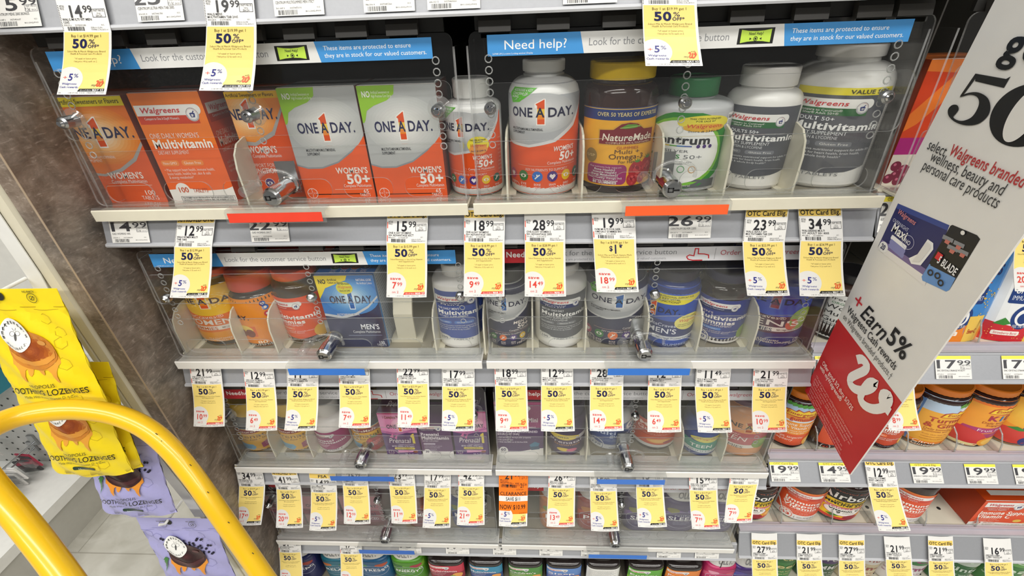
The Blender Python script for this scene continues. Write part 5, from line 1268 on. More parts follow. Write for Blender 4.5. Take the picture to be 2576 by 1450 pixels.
def d_crys(a, f=0):
    a.rect(0, 0, 100, 100, '#eef0f0', 0); a.rect(0, 78, 100, 100, '#f4c63c', 1); a.poly([(60, 0), (100, 0), (100, 78), (76, 78), (48, 40)], '#3f86cc', 1.1); burst(a, 16, 76, 62, 13); a.text('CRYSTALS', 8, 60, 8, '#20306c', 74, b=3, sh=.15); a.text('500 mg Vitamin C', 22, 53, 4.4, '#c8502a', 50, sh=.1); a.rrect(14, 35, 70, 50, 3, '#26417e', 2); a.text('ON-THE-GO', 18, 44, 4.6, 'white', 46, b=2, sh=.1); a.text('IMMUNE SUPPORT', 17, 38, 4, '#dfe6f4', 50); a.ell(44, 23, 17, '#26417e', 2.5, 11); a.ell(44, 23, 12, '#f4f4f2', 3, 7.6); a.ell(44, 22, 8, '#26417e', 4, 5); a.text('FEEL THE POP', 44, 13.6, 2.6, 'white', 22, 'c', l=6)
    c = '#ee8a2e' if not f else '#cf3038'
    a.poly([(0, 0), (100, 0), (100, 10), (72, 18), (40, 14), (0, 18)], c, 1.6); a.poly([(60, 0), (84, 0), (86, 24), (58, 24)], '#f2c95a', 3); a.text('Emer-C', 64, 8, 4, '#b8402a', 16, b=2)
    for i in range(26):
        q = random.Random(i); a.ell(66+q.random()*26, 22+q.random()*26, 1.3, '#e8bd4a', 3.5, n=6)
    if f:
        for i in range(30):
            q = random.Random(i+50); a.ell(q.random()*100, q.random()*13, .8, '#f0c060', 3, n=6)
        a.poly([(8, 16), (20, 22), (30, 17), (22, 15)], '#3f8a3a', 4)
    a.rrect(10, 6, 48, 10, 2, '#f6efe4', 4); a.text('Strawberry Burst' if f else 'Orange Vitality', 13, 7, 2.2, c, 32)
def d_wmg(a):
    a.rect(0, 0, 100, 100, '#eff0ec', 0); a.text('free+pure', 16, 88, 6, '#4a4a4a', 56); a.text('ORGANIC', 18, 80, 4.4, '#4a8a5a', 36)
    for i, s in enumerate(("Women's", 'Multivitamin', 'Gummies')):
        a.text(s, 12, 68-i*14, 9, '#2a2a2c', (66, 84, 62)[i])
    a.rect(10, 36, 90, 36.6, '#55555a', 2); a.text('General health*', 12, 31, 4, '#2a2a2c', 50, b=1); a.text('Free + Pure ingredients', 12, 23, 3, '#2a2a2c', 60); a.text('No artificial flavors', 12, 18, 3, '#2a2a2c', 56); a.text('Dietary supplement', 10, 8, 4.4, '#2a2a2c', 66, b=2); a.rect(0, 0, 100, 3, '#1c1c1e', 2)
def d_olly(a, c='#232a5c', c2='#6a2a6a', s='SLEEP', sub='restful', o1='#7a8a2a', o2='#a83a2a'):
    a.rect(0, 0, 100, 100, c, 0); a.poly([(0, 60), (30, 84), (70, 70), (100, 90), (100, 64), (70, 50), (30, 62), (0, 42)], c2, 1); a.ell(26, 78, 14, o1, 2, 9); a.ell(76, 78, 16, o2, 2, 9); a.ell(50, 46, 42, c, 3, 30); a.ring(50, 46, 42, 1, '#c8cce0', 3.3, ry=30); a.text(sub, 50, 60, 6, '#dfe3f0', 40, 'c'); a.text(s, 50, 44, 13, '#f4f4f6', 64, 'c', b=2); lines(a, 30, 36, 5, 3, [40, 34], '#b8c0dc')
    a.ell(86, 58, 4.6, '#f2f2f4', 4); a.ell(86, 58, 2.8, c, 4.5)
def d_ollyback(a, c='#efefec'):
    a.rect(0, 0, 100, 100, c, 0)
    for i in range(11):
        a.text('Directions: chew two gummies daily. Other ingredients glucose sugar', 8, 86-i*6, 3.4, '#3a3a3c', 78-(i % 3)*6)
    bars(a, 64, 88, 8, 30, 3, 'black')
def d_sq(a, c='#c83048', t='Multivitamin', acc='#8f1f38'):
    a.rect(0, 0, 100, 100, c, 0); a.poly([(0, 40), (50, 60), (100, 44), (100, 0), (0, 0)], acc, 1); wag(a, 2, 80, 54, 13, '', c); a.text(t, 6, 56, 12, '#f8eeee', 74, b=1); a.text('dietary supplement', 6, 46, 6, '#f4e0e0', 44); lines(a, 6, 36, 7, 4, [40, 34], '#f2dcdc'); a.ell(80, 30, 13, '#e8a050', 3); a.ell(68, 20, 9, '#7aa84a', 3.3)
def d_generic(a, c, c2, t1, t2, tc='#f4f4f2'):
    a.rect(0, 0, 100, 100, c, 0); a.rect(0, 70, 100, 100, c2, 1); a.text(t1, 50, 78, 12, tc, 76, 'c', b=1); a.text(t2, 50, 52, 11, tc, 74, 'c', b=2); lines(a, 14, 40, 8, 4, [60, 54, 44], tc); a.ell(50, 14, 22, '#d8b04a', 2, 10)
# ---------------------------------------------------------------- packages
def base_y(row, u, v, lo=.022, hi=.10):
    lo = .042 if row > 10 else lo
    return min(max(PZ(u, v, FL[row]).y, lo), hi)
PLACED = []
def carton(row, uL, uR, vb, vt, depth, art, side, top, label, yf=None, name='vitamin_box', extra=None, group=None, turn=0):
    uc = (uL+uR)/2
    y = base_y(row, uc, vb) if yf is None else yf
    a0, a1 = P(uL, vb, y), P(uR, vb, y)
    w = a1.x-a0.x
    xc = (a0.x+a1.x)/2
    H = P(uc, vt, y).z - FL[row]
    b = MB()
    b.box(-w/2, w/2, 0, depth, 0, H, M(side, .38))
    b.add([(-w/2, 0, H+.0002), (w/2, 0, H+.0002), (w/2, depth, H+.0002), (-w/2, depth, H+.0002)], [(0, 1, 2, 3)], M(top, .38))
    b.box(-w/2+.001, w/2-.001, .0005, .0012, H-.0004, H+.0006, M('#efece6'))
    a = Art(w/H)
    a.scale = H/100
    art(a)
    a.emit(b, lambda x, yy, d: (-w/2+w*x/100, -.0002-d, H*yy/100), mf=lambda c: M(c, .38))
    if extra:                                       # print on the top and the right side
        extra(b, w, H, depth)
    o = b.obj(name)
    o.location = (xc, y, FL[row])
    o.rotation_euler = (0, 0, radians(turn))
    PLACED.append((row, xc-w/2, xc+w/2, label))
    return tag(o, label, 'box', group)

def pack(row, uc, vb, wpx, vm, vs, vcb, vct, cpx, cap, body, art, lz, label, name='vitamin_bottle', cat='bottle', sq=2., amax=78, rot=0., yf=None, over=False, rib=1, neckr=None, flat=1., capshape=0, group=None, hset=None, capband=None, mfr=.36, captext=None):
    """round package: base centre (uc, vb); silhouette width wpx at height vm; vs shoulder, vcb/vct lower and upper rim of the cap"""
    r = .03
    yF = base_y(row, uc, vb) if yf is None else yf
    for _ in range(4):
        yc = yF+r
        dep = (P(uc, vm, yc)-CAM).dot(CF)
        r = wpx*dep/FPX/2
    yc = yF + r*flat
    xc = P(uc, vb, yF).x
    zc = lambda v, q=0.: P(uc, v, yc-(q if row != 1 else 0)).z - FL[row]
    dcap = (P(uc, vcb or vm, yc)-CAM).dot(CF)
    rc = cpx*dcap/FPX/2
    if hset:
        Hs, Hb, Ht = hset
    else:
        Hs, Hb, Ht = zc(vs, r*.9), zc(vcb, rc), zc(vct)
    Hb = max(Hb, Hs+.006); Ht = max(Ht, Hb+.012)
    rn = rc*.90 if neckr is None else neckr*r
    t = thing(name, label, cat, (xc, yc, FL[row]), group)
    prof = [(.80*r, 0), (.93*r, .0012), (.985*r, .004), (r, .009), (r, Hs)]
    hn = Hb-Hs
    for i in range(1, 8):
        q = i/7*pi/2
        prof.append((rn+(r-rn)*cos(q), Hs+hn*.82*sin(q)))
    prof.append((rn, Hb+.001))
    m = MB()
    m.lathe(prof, body if not isinstance(body, str) else M(body, .3, 0, .04, 60), (0, 0, 0), 44, sq, asp=flat)
    m.obj('body', t, True)
    # label wrapped round the body
    def rad(z):
        for i in range(len(prof)-1):
            if prof[i][1] <= z <= prof[i+1][1]:
                f = (z-prof[i][1])/max(prof[i+1][1]-prof[i][1], 1e-6)
                return prof[i][0]+(prof[i+1][0]-prof[i][0])*f
        return prof[-1][0]
    z0, z1 = (lz[0]*Hs, lz[1]*Hs) if not over else (lz[0]*Hs, Hs+(Hb-Hs)*.6)
    if art:
        sw = 2*r*radians(amax)
        a = Art(sw/(z1-z0))
        a.scale = (z1-z0)/100
        art(a)
        b = MB()
        def mp(x, y, d):
            th = radians(rot) + (x/100-.5)*2*radians(amax)
            z = z0+(z1-z0)*y/100
            R = rad(z)
            if sq > 2:
                R = R/((abs(sin(th))**sq+abs(cos(th))**sq)**(1/sq))
            R += d+.0004
            return (R*sin(th), -R*cos(th)*flat, z)
        n = 20
        a.emit(b, mp, [100*i/n for i in range(1, n)], [100*i/10 for i in range(1, 10)] if over else [], lambda c: M(c, mfr, 0, .05, 60), .00007, smooth=True)
        b.obj('label', t)
    # cap
    b = MB()
    hc = Ht-Hb
    if capshape == 1:                                # oval, leaning flip lid
        cp = [(rc*.97, Hb), (rc, Hb+.002), (rc*.97, Ht-.004), (rc*.9, Ht-.001), (rc*.6, Ht), (.0001, Ht)]
    else:
        cp = [(rc*.985, Hb), (rc, Hb+.001), (rc, Ht-.0022), (rc*.985, Ht-.0008), (rc*.93, Ht), (rc*.9, Ht-.0006), (.0001, Ht-.0006)]
    b.lathe(cp[:3], cap if not isinstance(cap, str) else M(cap, .4, 0, .04, 90), (0, 0, 0), 72 if rib else 44, 2. if sq == 2 else min(sq, 2.6), rib=rib, asp=flat)
    b.lathe(cp[2:], cap if not isinstance(cap, str) else M(cap, .4, 0, .04, 90), (0, 0, 0), 72 if rib else 44, 2. if sq == 2 else min(sq, 2.6), asp=flat)
    if captext:
        a = Art(2*rc*.8/max(Ht-Hb, .01)); a.scale = (Ht-Hb)/100
        a.text(captext, 50, 22, 46, '#8d8d90', 56, 'c', b=2)
        cs = min(sq, 2.6)
        def cm(x, y, d):
            th = radians(rot)+(x/100-.5)*1.6
            R = rc/((abs(sin(th))**cs+abs(cos(th))**cs)**(1/cs))+.0006
            return (R*sin(th), -R*cos(th)*flat, Hb+(Ht-Hb)*y/100)
        a.emit(b, cm, [5*i for i in range(1, 20)], [])
    o = b.obj('cap', t, not captext)
    if capband:
        q = MB()
        q.lathe([(rc*.96, Hb-.0075), (rc*.97, Hb-.007), (rc*.97, Hb-.0025), (rc*.94, Hb-.002)], M(capband, .4), (0, 0, 0), 40, asp=flat)
        q.obj('neck_ring', t)
    PLACED.append((row, xc-r, xc+r, label))
    return t
def copy_thing(t, dx, dy, label, dz=0):
    r = t.copy()
    COL.objects.link(r)
    r.location = t.location+Vector((dx, dy, dz))
    r['label'] = label
    for ch in list(t.children):
        c = ch.copy()
        COL.objects.link(c)
        c.parent = r
    return r
DKJAR = M('#3a2320', .12, 0, .2, 30, .4)
DKJAR2 = M('#2c2220', .15, 0, .2, 30, .4)
CLJAR = M('#4a4440', .12, 0, .2, 25, .4)
BLJAR = M('#1f3472', .2, 0, .1, 30, .3)
# --- second shelf, left case
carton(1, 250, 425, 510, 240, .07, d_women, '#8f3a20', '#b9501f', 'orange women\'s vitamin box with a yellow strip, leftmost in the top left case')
def side_w(b, w, H, dp):
    a = Art(dp/H); a.scale = H/100
    a.rect(0, 0, 100, 100, '#d94c1f', 0); wag(a, 6, 81, 86, 9, 'Compare to One A Day', '#b8381c'); a.text("ONE DAILY WOMEN'S", 7, 61.5, 4.4, '#f0c8b0', 80); a.text('Multivitamin', 7, 52.5, 7.6, '#f2d8c8', 88, b=3); a.text('DIETARY SUPPLEMENT', 9, 47, 3.2, '#f0c8b0', 60); lines(a, 8, 36, 4, 2.6, [76, 66, 60], '#e8b8a0'); a.ell(40, 12, 24, '#d8b8a8', 1); a.text('100', 40, 10, 6, '#b04a2a', 30, 'c', b=1)
    a.emit(b, lambda x, y, d: (w/2+.0003+d, dp*x/100, H*y/100))
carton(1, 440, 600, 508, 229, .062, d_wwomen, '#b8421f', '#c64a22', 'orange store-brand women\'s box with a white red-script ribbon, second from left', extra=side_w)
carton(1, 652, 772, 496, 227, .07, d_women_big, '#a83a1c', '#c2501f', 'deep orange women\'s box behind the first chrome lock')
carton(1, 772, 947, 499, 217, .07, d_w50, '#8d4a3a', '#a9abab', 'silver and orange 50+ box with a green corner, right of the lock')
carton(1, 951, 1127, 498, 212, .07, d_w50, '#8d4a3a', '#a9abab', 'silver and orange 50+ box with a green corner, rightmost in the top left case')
# --- second shelf, right case
pack(1, 1197, 496, 135, 400, 266, 241, 193, 92, '#e9e9e6', '#e4e4e2', lambda a: d_bot50(a, '100', st=1), (.02, 1), 'orange and silver 50+ bottle with a yellow store sticker, at the gap between cases', rot=-14, over=True, amax=84)
pack(1, 1369, 497, 168, 360, 236, 176, 147, 106, '#e6e6e3', '#e4e4e2', lambda a: d_bot50(a, '200'), (.03, 1), 'large orange and silver 50+ bottle with a green badge, right case', rot=1, over=True, amax=82, capband='#dedfdc')
pack(1, 1556, 490, 176, 350, 236, 193, 148, 162, '#ecc51f', DKJAR, d_omega, (.10, .92), 'dark gummy jar with a yellow lid and a golden raspberry label', 'gummy_jar', 'jar', rot=1)
pack(1, 1734, 487, 190, 360, 262, 236, 190, 118, '#237a45', '#c6c8ca', d_centrum, (.04, .98), 'grey bottle with a green cap and a green ringed label', rot=2, amax=84)
pack(1, 1906, 481, 165, 350, 250, 212, 163, 132, '#eceae6', '#ecebe7', d_wmulti, (.06, .98), 'white bottle with a ribbed white cap and grey label of 220 tablets', rot=-19, amax=80)
pack(1, 2096, 478, 208, 330, 204, 140, 112, 150, '#eceae6', '#ecebe7', lambda a: d_wmulti(a, val=1, n='400', who='ADULT 50+', cmpa=('Compare to Centrum\xae', 'Silver\xae Adult 50+\xae')), (.05, .99), 'largest white bottle with a yellow value size band, right end of the top right case', rot=-24, amax=74)
# --- right section behind the banner
carton(11, 2212, 2392, 474, 152, .07, d_align, '#c84a20', '#d8702a', 'orange probiotic carton with a round silver badge, behind the hanging banner', group=None)
# --- third shelf, left case
j = pack(2, 560, 882, 156, 800, 745, 705, 655, 150, '#dd5a2c', CLJAR, lambda a: d_vcw(a), (.02, 1.), 'big orange gummy jar at the left end of the third shelf', 'gummy_jar', 'jar', rot=8, over=True, yf=.038)
copy_thing(j, .012, .115, 'big orange gummy jar standing behind the leftmost jar of the third shelf')
j = pack(2, 655, 876, 122, 800, 772, 738, 668, 108, '#dd5038', CLJAR, lambda a: d_vc80(a), (.02, 1.), 'orange gummy jar with a red oval lid, second from left on the third shelf', 'gummy_jar', 'jar', rot=-8, over=True, rib=0, capshape=1)
copy_thing(j, .016, .088, 'orange gummy jar with a red oval lid, behind the second jar')
j = pack(2, 764, 868, 120, 800, 745, 710, 664, 104, '#e2512a', CLJAR, lambda a: d_wgum(a), (.04, .98), 'white and orange gummies jar with a ribbed orange cap beside the blue box', 'gummy_jar', 'jar', rot=0)
copy_thing(j, .0, .078, 'ribbed orange capped jar behind the white and orange gummies jar')
def side_men(b, w, H, dp):
    a = Art(dp/H); a.scale = H/100
    a.rect(0, 0, 100, 100, '#b9c2cf', 0); a.rect(0, 0, 8, 100, '#2f86d4', 1)
    for i in range(24):
        a.text('Vitamin A C D E thiamin riboflavin niacin B6 folate zinc', 14, 94-i*3.8, 2.1, '#3a3f4c', 80)
    a.emit(b, lambda x, y, d: (w/2+.0003+d, dp*x/100, H*y/100))
    a = Art(w/dp); a.scale = dp/100
    a.rect(0, 0, 100, 100, '#2a6cb8', 0); icons(a, 28, 80, 42, 8, 'grob', '#cfdcea'); icons(a, 34, 86, 84, 7, 'yvr', '#cfdcea')
    a.emit(b, lambda x, y, d: (-w/2+w*x/100, dp*y/100, H+.0004+d))
carton(2, 843, 978, 873, 693, .055, d_men, '#c3c9d2', '#2a6cb8', 'blue men\'s vitamin box with a yellow corner, top face visible', extra=side_men)
pack(2, 1160, 880, 118, 810, 722, 697, 650, 74, '#e6e4e0', '#ece9e6', lambda a: d_wmulti(a, body='#2c4a9a', band='#22306a', who="ONE DAILY MEN'S", n='200', cmpa=("Compare to One A Day\xae", "Men's"), sub=''), (.08, .95), 'white bottle with a royal blue label, right end of the third shelf left case', rot=8, sq=2.5)
b = MB()
x0 = P(1030, 880, .05).x
b.prism([(.05, 0), (.05, .05), (.064, .075), (.064, .13), (.067, .13), (.067, .07), (.054, .045), (.054, 0)], -.014, .014, IVORY, 'x'); b.box(-.024, .024, .048, .32, 0, .006, IVORY)
o = b.obj('pusher_tray'); o.location = (x0, 0, FL[2]); tag(o, 'empty ivory pusher tray beside the blue men\'s box', 'tray')
# --- third shelf, right case
j = pack(2, 1278, 877, 110, 820, 742, 712, 655, 86, '#2a2a2e', '#1c2148', lambda a: d_bot50(a, '100', 1), (.02, 1), 'navy and silver bottle with a dark cap, left end of the third shelf right case', rot=2, over=True, capband='#d8d8d6', amax=84)
j = pack(2, 1410, 880, 122, 820, 732, 694, 650, 88, '#dedbd8', '#e8e6e3', lambda a: d_wmulti(a, body='#54565d', band='#22306a', who="MEN'S 50+ ONCE DAILY", n='100', cmpa=("Compare to One A Day\xae", "Men's 50+"), sub='WITH LYCOPENE'), (.10, .95), 'white bottle with a grey label for men between two navy bottles', rot=6)
j = pack(2, 1550, 873, 150, 800, 735, 694, 650, 100, '#d9d9d6', '#1c2148', lambda a: d_bot50(a, '200', 1), (.02, 1), 'large navy and silver bottle with a green badge, left of the lock', rot=4, over=True, amax=82)
j = pack(2, 1686, 881, 126, 810, 742, 712, 660, 112, '#15162e', BLJAR, lambda a: d_vc80(a, 1), (.02, .99), 'blue gummy jar with two yellow stickers behind the third shelf lock', 'gummy_jar', 'jar', rot=-4, over=True)
copy_thing(j, .01, .085, 'dark lidded blue jar behind the jar with two yellow stickers')
j = pack(2, 1816, 871, 122, 820, 748, 716, 668, 106, '#1a1d4a', DKJAR2, lambda a: d_wgum(a, 1, '80', "MEN'S", '#2a3c8e'), (.06, .95), 'dark jar with a blue and white men\'s gummies label and navy lid', 'gummy_jar', 'jar', rot=-6)
copy_thing(j, .008, .085, 'navy lidded jar behind the blue and white men\'s gummies jar')
j = pack(2, 1952, 880, 158, 810, 745, 702, 645, 138, '#1b1c52', '#232870', lambda a: d_vcw(a, '170', 1), (.02, 1.), 'big violet blue gummy jar at the right end of the third shelf', 'gummy_jar', 'jar', rot=-20, over=True)
copy_thing(j, .012, .12, 'big violet blue jar behind the right end jar of the third shelf')
# --- fourth shelf, left case
j = pack(3, 645, 1140, 97, 1090, 1078, 1052, 988, 84, '#e3b91f', DKJAR2, d_prenat_jar, (.05, 1.), 'yellow lidded prenatal jar, leftmost on the fourth shelf', 'gummy_jar', 'jar', rot=16, over=True)
j = pack(3, 746, 1139, 97, 1090, 1078, 1052, 988, 84, '#e3b91f', DKJAR2, d_prenat_jar, (.05, 1.), 'yellow lidded prenatal jar, second from left on the fourth shelf', 'gummy_jar', 'jar', rot=14, over=True)
pack(3, 834, 1142, 86, 1100, 1085, 1050, 1000, 58, '#e4e0de', '#ece6e4', d_wprenat, (.12, .97), 'white bottle with a magenta prenatal label on the fourth shelf', rot=4)
pack(3, 926, 1140, 84, 1090, 1075, 1050, 1000, 74, '#3a3230', DKJAR2, d_nmyellow, (.05, 1.), 'yellow prenatal jar with raspberries behind the fourth shelf lock', 'gummy_jar', 'jar', rot=2, over=True)
def top_p(b, w, H, dp):
    a = Art(w/dp); a.scale = dp/100
    a.rect(0, 0, 100, 100, '#43245a', 0); a.text('Prenatal', 20, 30, 30, '#e8dcea', 60, sh=.15); a.emit(b, lambda x, y, d: (-w/2+w*x/100, dp*y/100, H+.0004+d))
carton(3, 976, 1062, 1147, 1040, .045, d_pre1, '#7a3a78', '#43245a', 'pink and purple prenatal box, right of the fourth shelf lock', extra=top_p)
carton(3, 1066, 1143, 1149, 1068, .05, d_wpre, '#51285c', '#51285c', 'purple store-brand prenatal box with a white foot, between two pink boxes')
carton(3, 1148, 1231, 1147, 1036, .05, d_pre1, '#7a3a78', '#43245a', 'pink and purple prenatal twin box, right end of the fourth shelf left case', extra=top_p)
# --- fourth shelf, right case
carton(3, 1252, 1367, 1150, 1012, .05, d_mini, '#5a2450', '#6a2a5c', 'plum prenatal box reading 60, left end of the fourth shelf right case')
pack(3, 1426, 1150, 96, 1100, 1085, 1052, 992, 84, '#2a1c44', '#30204a', d_gpre, (.12, .96), 'dark purple prenatal gummy jar right of the plum box', 'gummy_jar', 'jar', rot=4)
pack(3, 1536, 1134, 112, 1090, 1064, 1034, 978, 98, '#2a2f44', '#c3c5c8', d_170, (.04, .97), 'grey and blue jar of 170 gummies left of the lock', 'gummy_jar', 'jar', rot=3)
pack(3, 1652, 1136, 110, 1090, 1058, 1028, 975, 98, '#3a2c2c', DKJAR2, d_wmulti_or, (.14, .97), 'jar with a rust orange multi gummies label right of the lock', 'gummy_jar', 'jar', rot=-2)
pack(3, 1766, 1150, 90, 1100, 1088, 1060, 1000, 78, '#1d2c52', '#2c4488', d_teen, (.03, .98), 'small blue teen gummies jar with a teal label', 'gummy_jar', 'jar', rot=-4)
pack(3, 1872, 1152, 128, 1090, 1062, 1030, 980, 112, '#5a2a4c', '#d99a6c', d_teen_her, (.02, 1), 'peach teen gummies jar with a plum lid, right end of the fourth shelf', 'gummy_jar', 'jar', rot=-14, over=True)
# --- fourth shelf, right section
ORC = '#dd7a22'
pack(13, 1990, 1134, 97, 1060, 1018, 1010, 984, 84, ORC, DKJAR, d_emer, (.0, 1.), 'orange capped citrus gummies jar beside the white lip of the case', 'gummy_jar', 'jar', rot=-10, over=True, capband='#2c211c')
pack(13, 2085, 1139, 104, 1060, 1010, 1002, 970, 90, ORC, DKJAR, lambda a: (a.rect(0, 0, 100, 100, '#efeae4', 0), a.poly([(0, 24), (100, 20), (100, 100), (0, 100)], '#d9532c', 1), a.ell(24, 12, 12, '#f8f4ee', 2), a.text('45', 24, 8, 8, '#b8402a', 16, 'c', b=2)), (.0, .5), 'dark red gummy jar half hidden by the tip of the banner', 'gummy_jar', 'jar', rot=10, amax=50)
pack(13, 2226, 1136, 90, 1080, 1018, 1005, 975, 80, ORC, DKJAR, lambda a: d_wgum(a, 0, '45', 'VITAMIN C', '#c84a28'), (.02, .9), 'white and rust labelled gummies bottle behind the banner edge', rot=-12)
pack(13, 2338, 1128, 122, 1060, 1016, 1003, 975, 116, ORC, DKJAR, d_turm, (.03, 1.), 'turmeric and ginger gummy jar with a pale blue shoulder', 'gummy_jar', 'jar', rot=0, over=True, capband='#2c211c')
pack(13, 2452, 1128, 122, 1060, 1016, 1003, 975, 114, ORC, DKJAR, d_kids, (.03, 1.), 'kids gummy jar with a red fruit label, right of the turmeric jar', 'gummy_jar', 'jar', rot=-6, over=True)
pack(13, 2566, 1126, 120, 1060, 1016, 1003, 975, 112, ORC, DKJAR, d_kids2, (.03, 1.), 'orange gummy jar with strawberry print, cut by the right picture edge', 'gummy_jar', 'jar', rot=-6, over=True)
# --- third shelf, right section: pouches and a bottle
def pouch(row, uL, uR, vb, vt, art, label, col='#e9ebea'):
    yf = base_y(row, uL, vb, .045)
    a0, a1 = P(uL, vb, yf), P(uR, vb, yf)
    w = a1.x-a0.x
    H = P(uL, vt, yf).z-FL[row]
    b = MB()
    a = Art(w/H); a.scale = H/100
    art(a)
    def bulge(x, y):
        return .014*math.sin(pi*min(max(x/100, 0), 1))**.6*max(0, 1-(y/100)**2)**.7
    a.emit(b, lambda x, y, d: (-w/2+w*x/100, -bulge(x, y)-d-.0006, H*y/100), [10*i for i in range(1, 10)], [10*i for i in range(1, 10)], lambda c: M(c, .3, 0, .04, 50))
    n = 10
    vs = [(-w/2+w*i/n, s*bulge(100*i/n, 100*j/n), H*j/n) for s in (-1, 1) for j in range(n+1) for i in range(n+1)]
    N = (n+1)**2
    fs = []
    for s in (0, 1):
        for j in range(n):
            for i in range(n):
                k = s*N+j*(n+1)+i
                fs.append((k, k+1, k+n+2, k+n+1) if s == 0 else (k, k+n+1, k+n+2, k+1))
    b.add(vs, fs, M(col, .3), True)
    o = b.obj('supplement_pouch')
    o.location = ((a0.x+a1.x)/2, yf+.014, FL[row])
    o.rotation_euler = (radians(-6), 0, 0)
    return tag(o, label, 'pouch')
pouch(12, 2318, 2472, 868, 590, d_crys, 'blue and white crystal pouch with an orange foot, right beside the banner')
pouch(12, 2470, 2624, 868, 590, lambda a: d_crys(a, 1), 'blue and white crystal pouch with a strawberry foot, at the right picture edge')
pack(12, 2118, 866, 112, 800, 745, 720, 680, 84, '#2a2a2c', '#3a2a24', d_wmg, (.05, .97), 'white labelled organic women\'s gummies bottle left of the banner', rot=-6)
# --- fifth shelf, left case
def d_pinkbox(a, t='Prenatal'):
    a.rect(0, 0, 100, 100, '#8c4a5c', 0); a.rect(0, 55, 100, 100, '#a85a70', 1); oad(a, 14, 64, 80, 9, '#2a2038'); a.text(t, 16, 34, 13, '#3a2a50', 66, b=1); a.text('ADVANCED', 28, 22, 7, '#d9cfdc', 58, b=2); a.poly([(0, 0), (100, 0), (100, 14), (0, 10)], '#7c3a44', 2); bayer(a, 14, 9, 8, '#c08a98')
for i, (uL, uR, lb) in enumerate(((688, 782, 'dusky pink prenatal carton, leftmost on the fifth shelf'), (787, 878, 'dusky pink prenatal carton, second from left on the fifth shelf'), (884, 978, 'dusky pink prenatal carton behind the left lock of the fifth shelf'))):
    carton(4, uL, uR, 1338, 1250, .045, d_pinkbox, '#6a3444', '#7c4052', lb, yf=.034)
WL = '#e4e3e0'
def olly(row, u, vb, w, c, c2, s, label, o1='#7a8a2a', o2='#a83a2a', hset=None, yf=.03, sub='restful', art=None, vm=1300, rot=0):
    return pack(row, u, vb, w, vm, 0, 0, 0, w*.93, WL, c, art or (lambda a: d_olly(a, c, c2, s, sub, o1, o2)), (.02 if row == 4 else .30, 1.), label, 'gummy_jar', 'jar', sq=3.4, amax=58, rot=rot, yf=yf, rib=0, captext='OLLY.', hset=hset or (.090, .097, .138))
olly(4, 1062, 1336, 76, '#7a2436', '#a83a4c', 'WOMEN', 'dark red squat jar with a white lid beside the pink prenatal cartons')
olly(4, 1178, 1336, 80, '#1f3f8a', '#3a8ab0', 'MEN', 'blue squat jar with a white lid, right end of the fifth shelf left case')
pack(4, 1296, 1340, 62, 1300, 0, 0, 0, 50, '#23262c', '#4a6a8c', lambda a: d_generic(a, '#5a82a8', '#2f4a6a', 'men', 'daily'), (.05, .95), 'slim blue bottle behind the orange clearance tag', yf=.03, hset=(.095, .105, .13))
olly(4, 1402, 1338, 86, '#c9762c', '#d9973a', 'KIDS', 'orange squat jar with a white lid behind the save 13.49 tag', '#7a9a3a', '#c84a2a')
olly(4, 1494, 1336, 84, '#9c2f26', '#c8542f', 'PRO', 'red squat jar with a white lid left of the fifth shelf lock', '#c87a2a', '#7a1f2a')
for (u, lb) in ((1612, 'purple sleep jar with a white lid right of the fifth shelf lock'), (1706, 'purple sleep jar with a white lid, second right of the lock'), (1800, 'purple sleep jar with a white lid, right end of the fifth shelf')):
    olly(4, u, 1338, 88, '#4a3f70', '#7a5aa0', 'SLEEP', lb, '#8a8a4a', '#6a5a9a')
# --- fifth shelf, right section
pack(14, 1893, 1324, 92, 1260, 1246, 1235, 1215, 84, '#2a2422', DKJAR, lambda a: d_air(a, 'Orange'), (.10, .97), 'black and yellow orange flavour jar beside the case', 'gummy_jar', 'jar', rot=-14, hset=(.096, .106, .135))
pack(14, 2012, 1326, 104, 1270, 1246, 1235, 1215, 84, '#d9dad6', DKJAR, d_vitc, (.06, .88), 'red and white vitamin C bottle of 63 gummies between two black and yellow jars', rot=-8, amax=72, hset=(.1, .115, .14))
pack(14, 2112, 1325, 116, 1270, 1246, 1235, 1215, 100, '#2a2422', DKJAR, d_air, (.10, .97), 'black and yellow assorted fruit jar with red fruit print', 'gummy_jar', 'jar', rot=-2, hset=(.098, .108, .135))
pack(14, 2278, 1326, 102, 1270, 1246, 1235, 1215, 84, '#d9dad6', DKJAR, d_vitc, (.06, .88), 'red and white vitamin C bottle behind the curling tag', rot=-8, amax=72, hset=(.1, .115, .14))
def top_i(b, w, H, dp):
    b.box(-w*.38, w*.3, .012, .022, H, H+.0006, M('#ded9d0'))
carton(14, 2428, 2640, 1322, 1262, .10, d_immbox, '#b23a14', '#b8400f', 'orange vitamin C carton lying low at the right picture edge', extra=top_i)
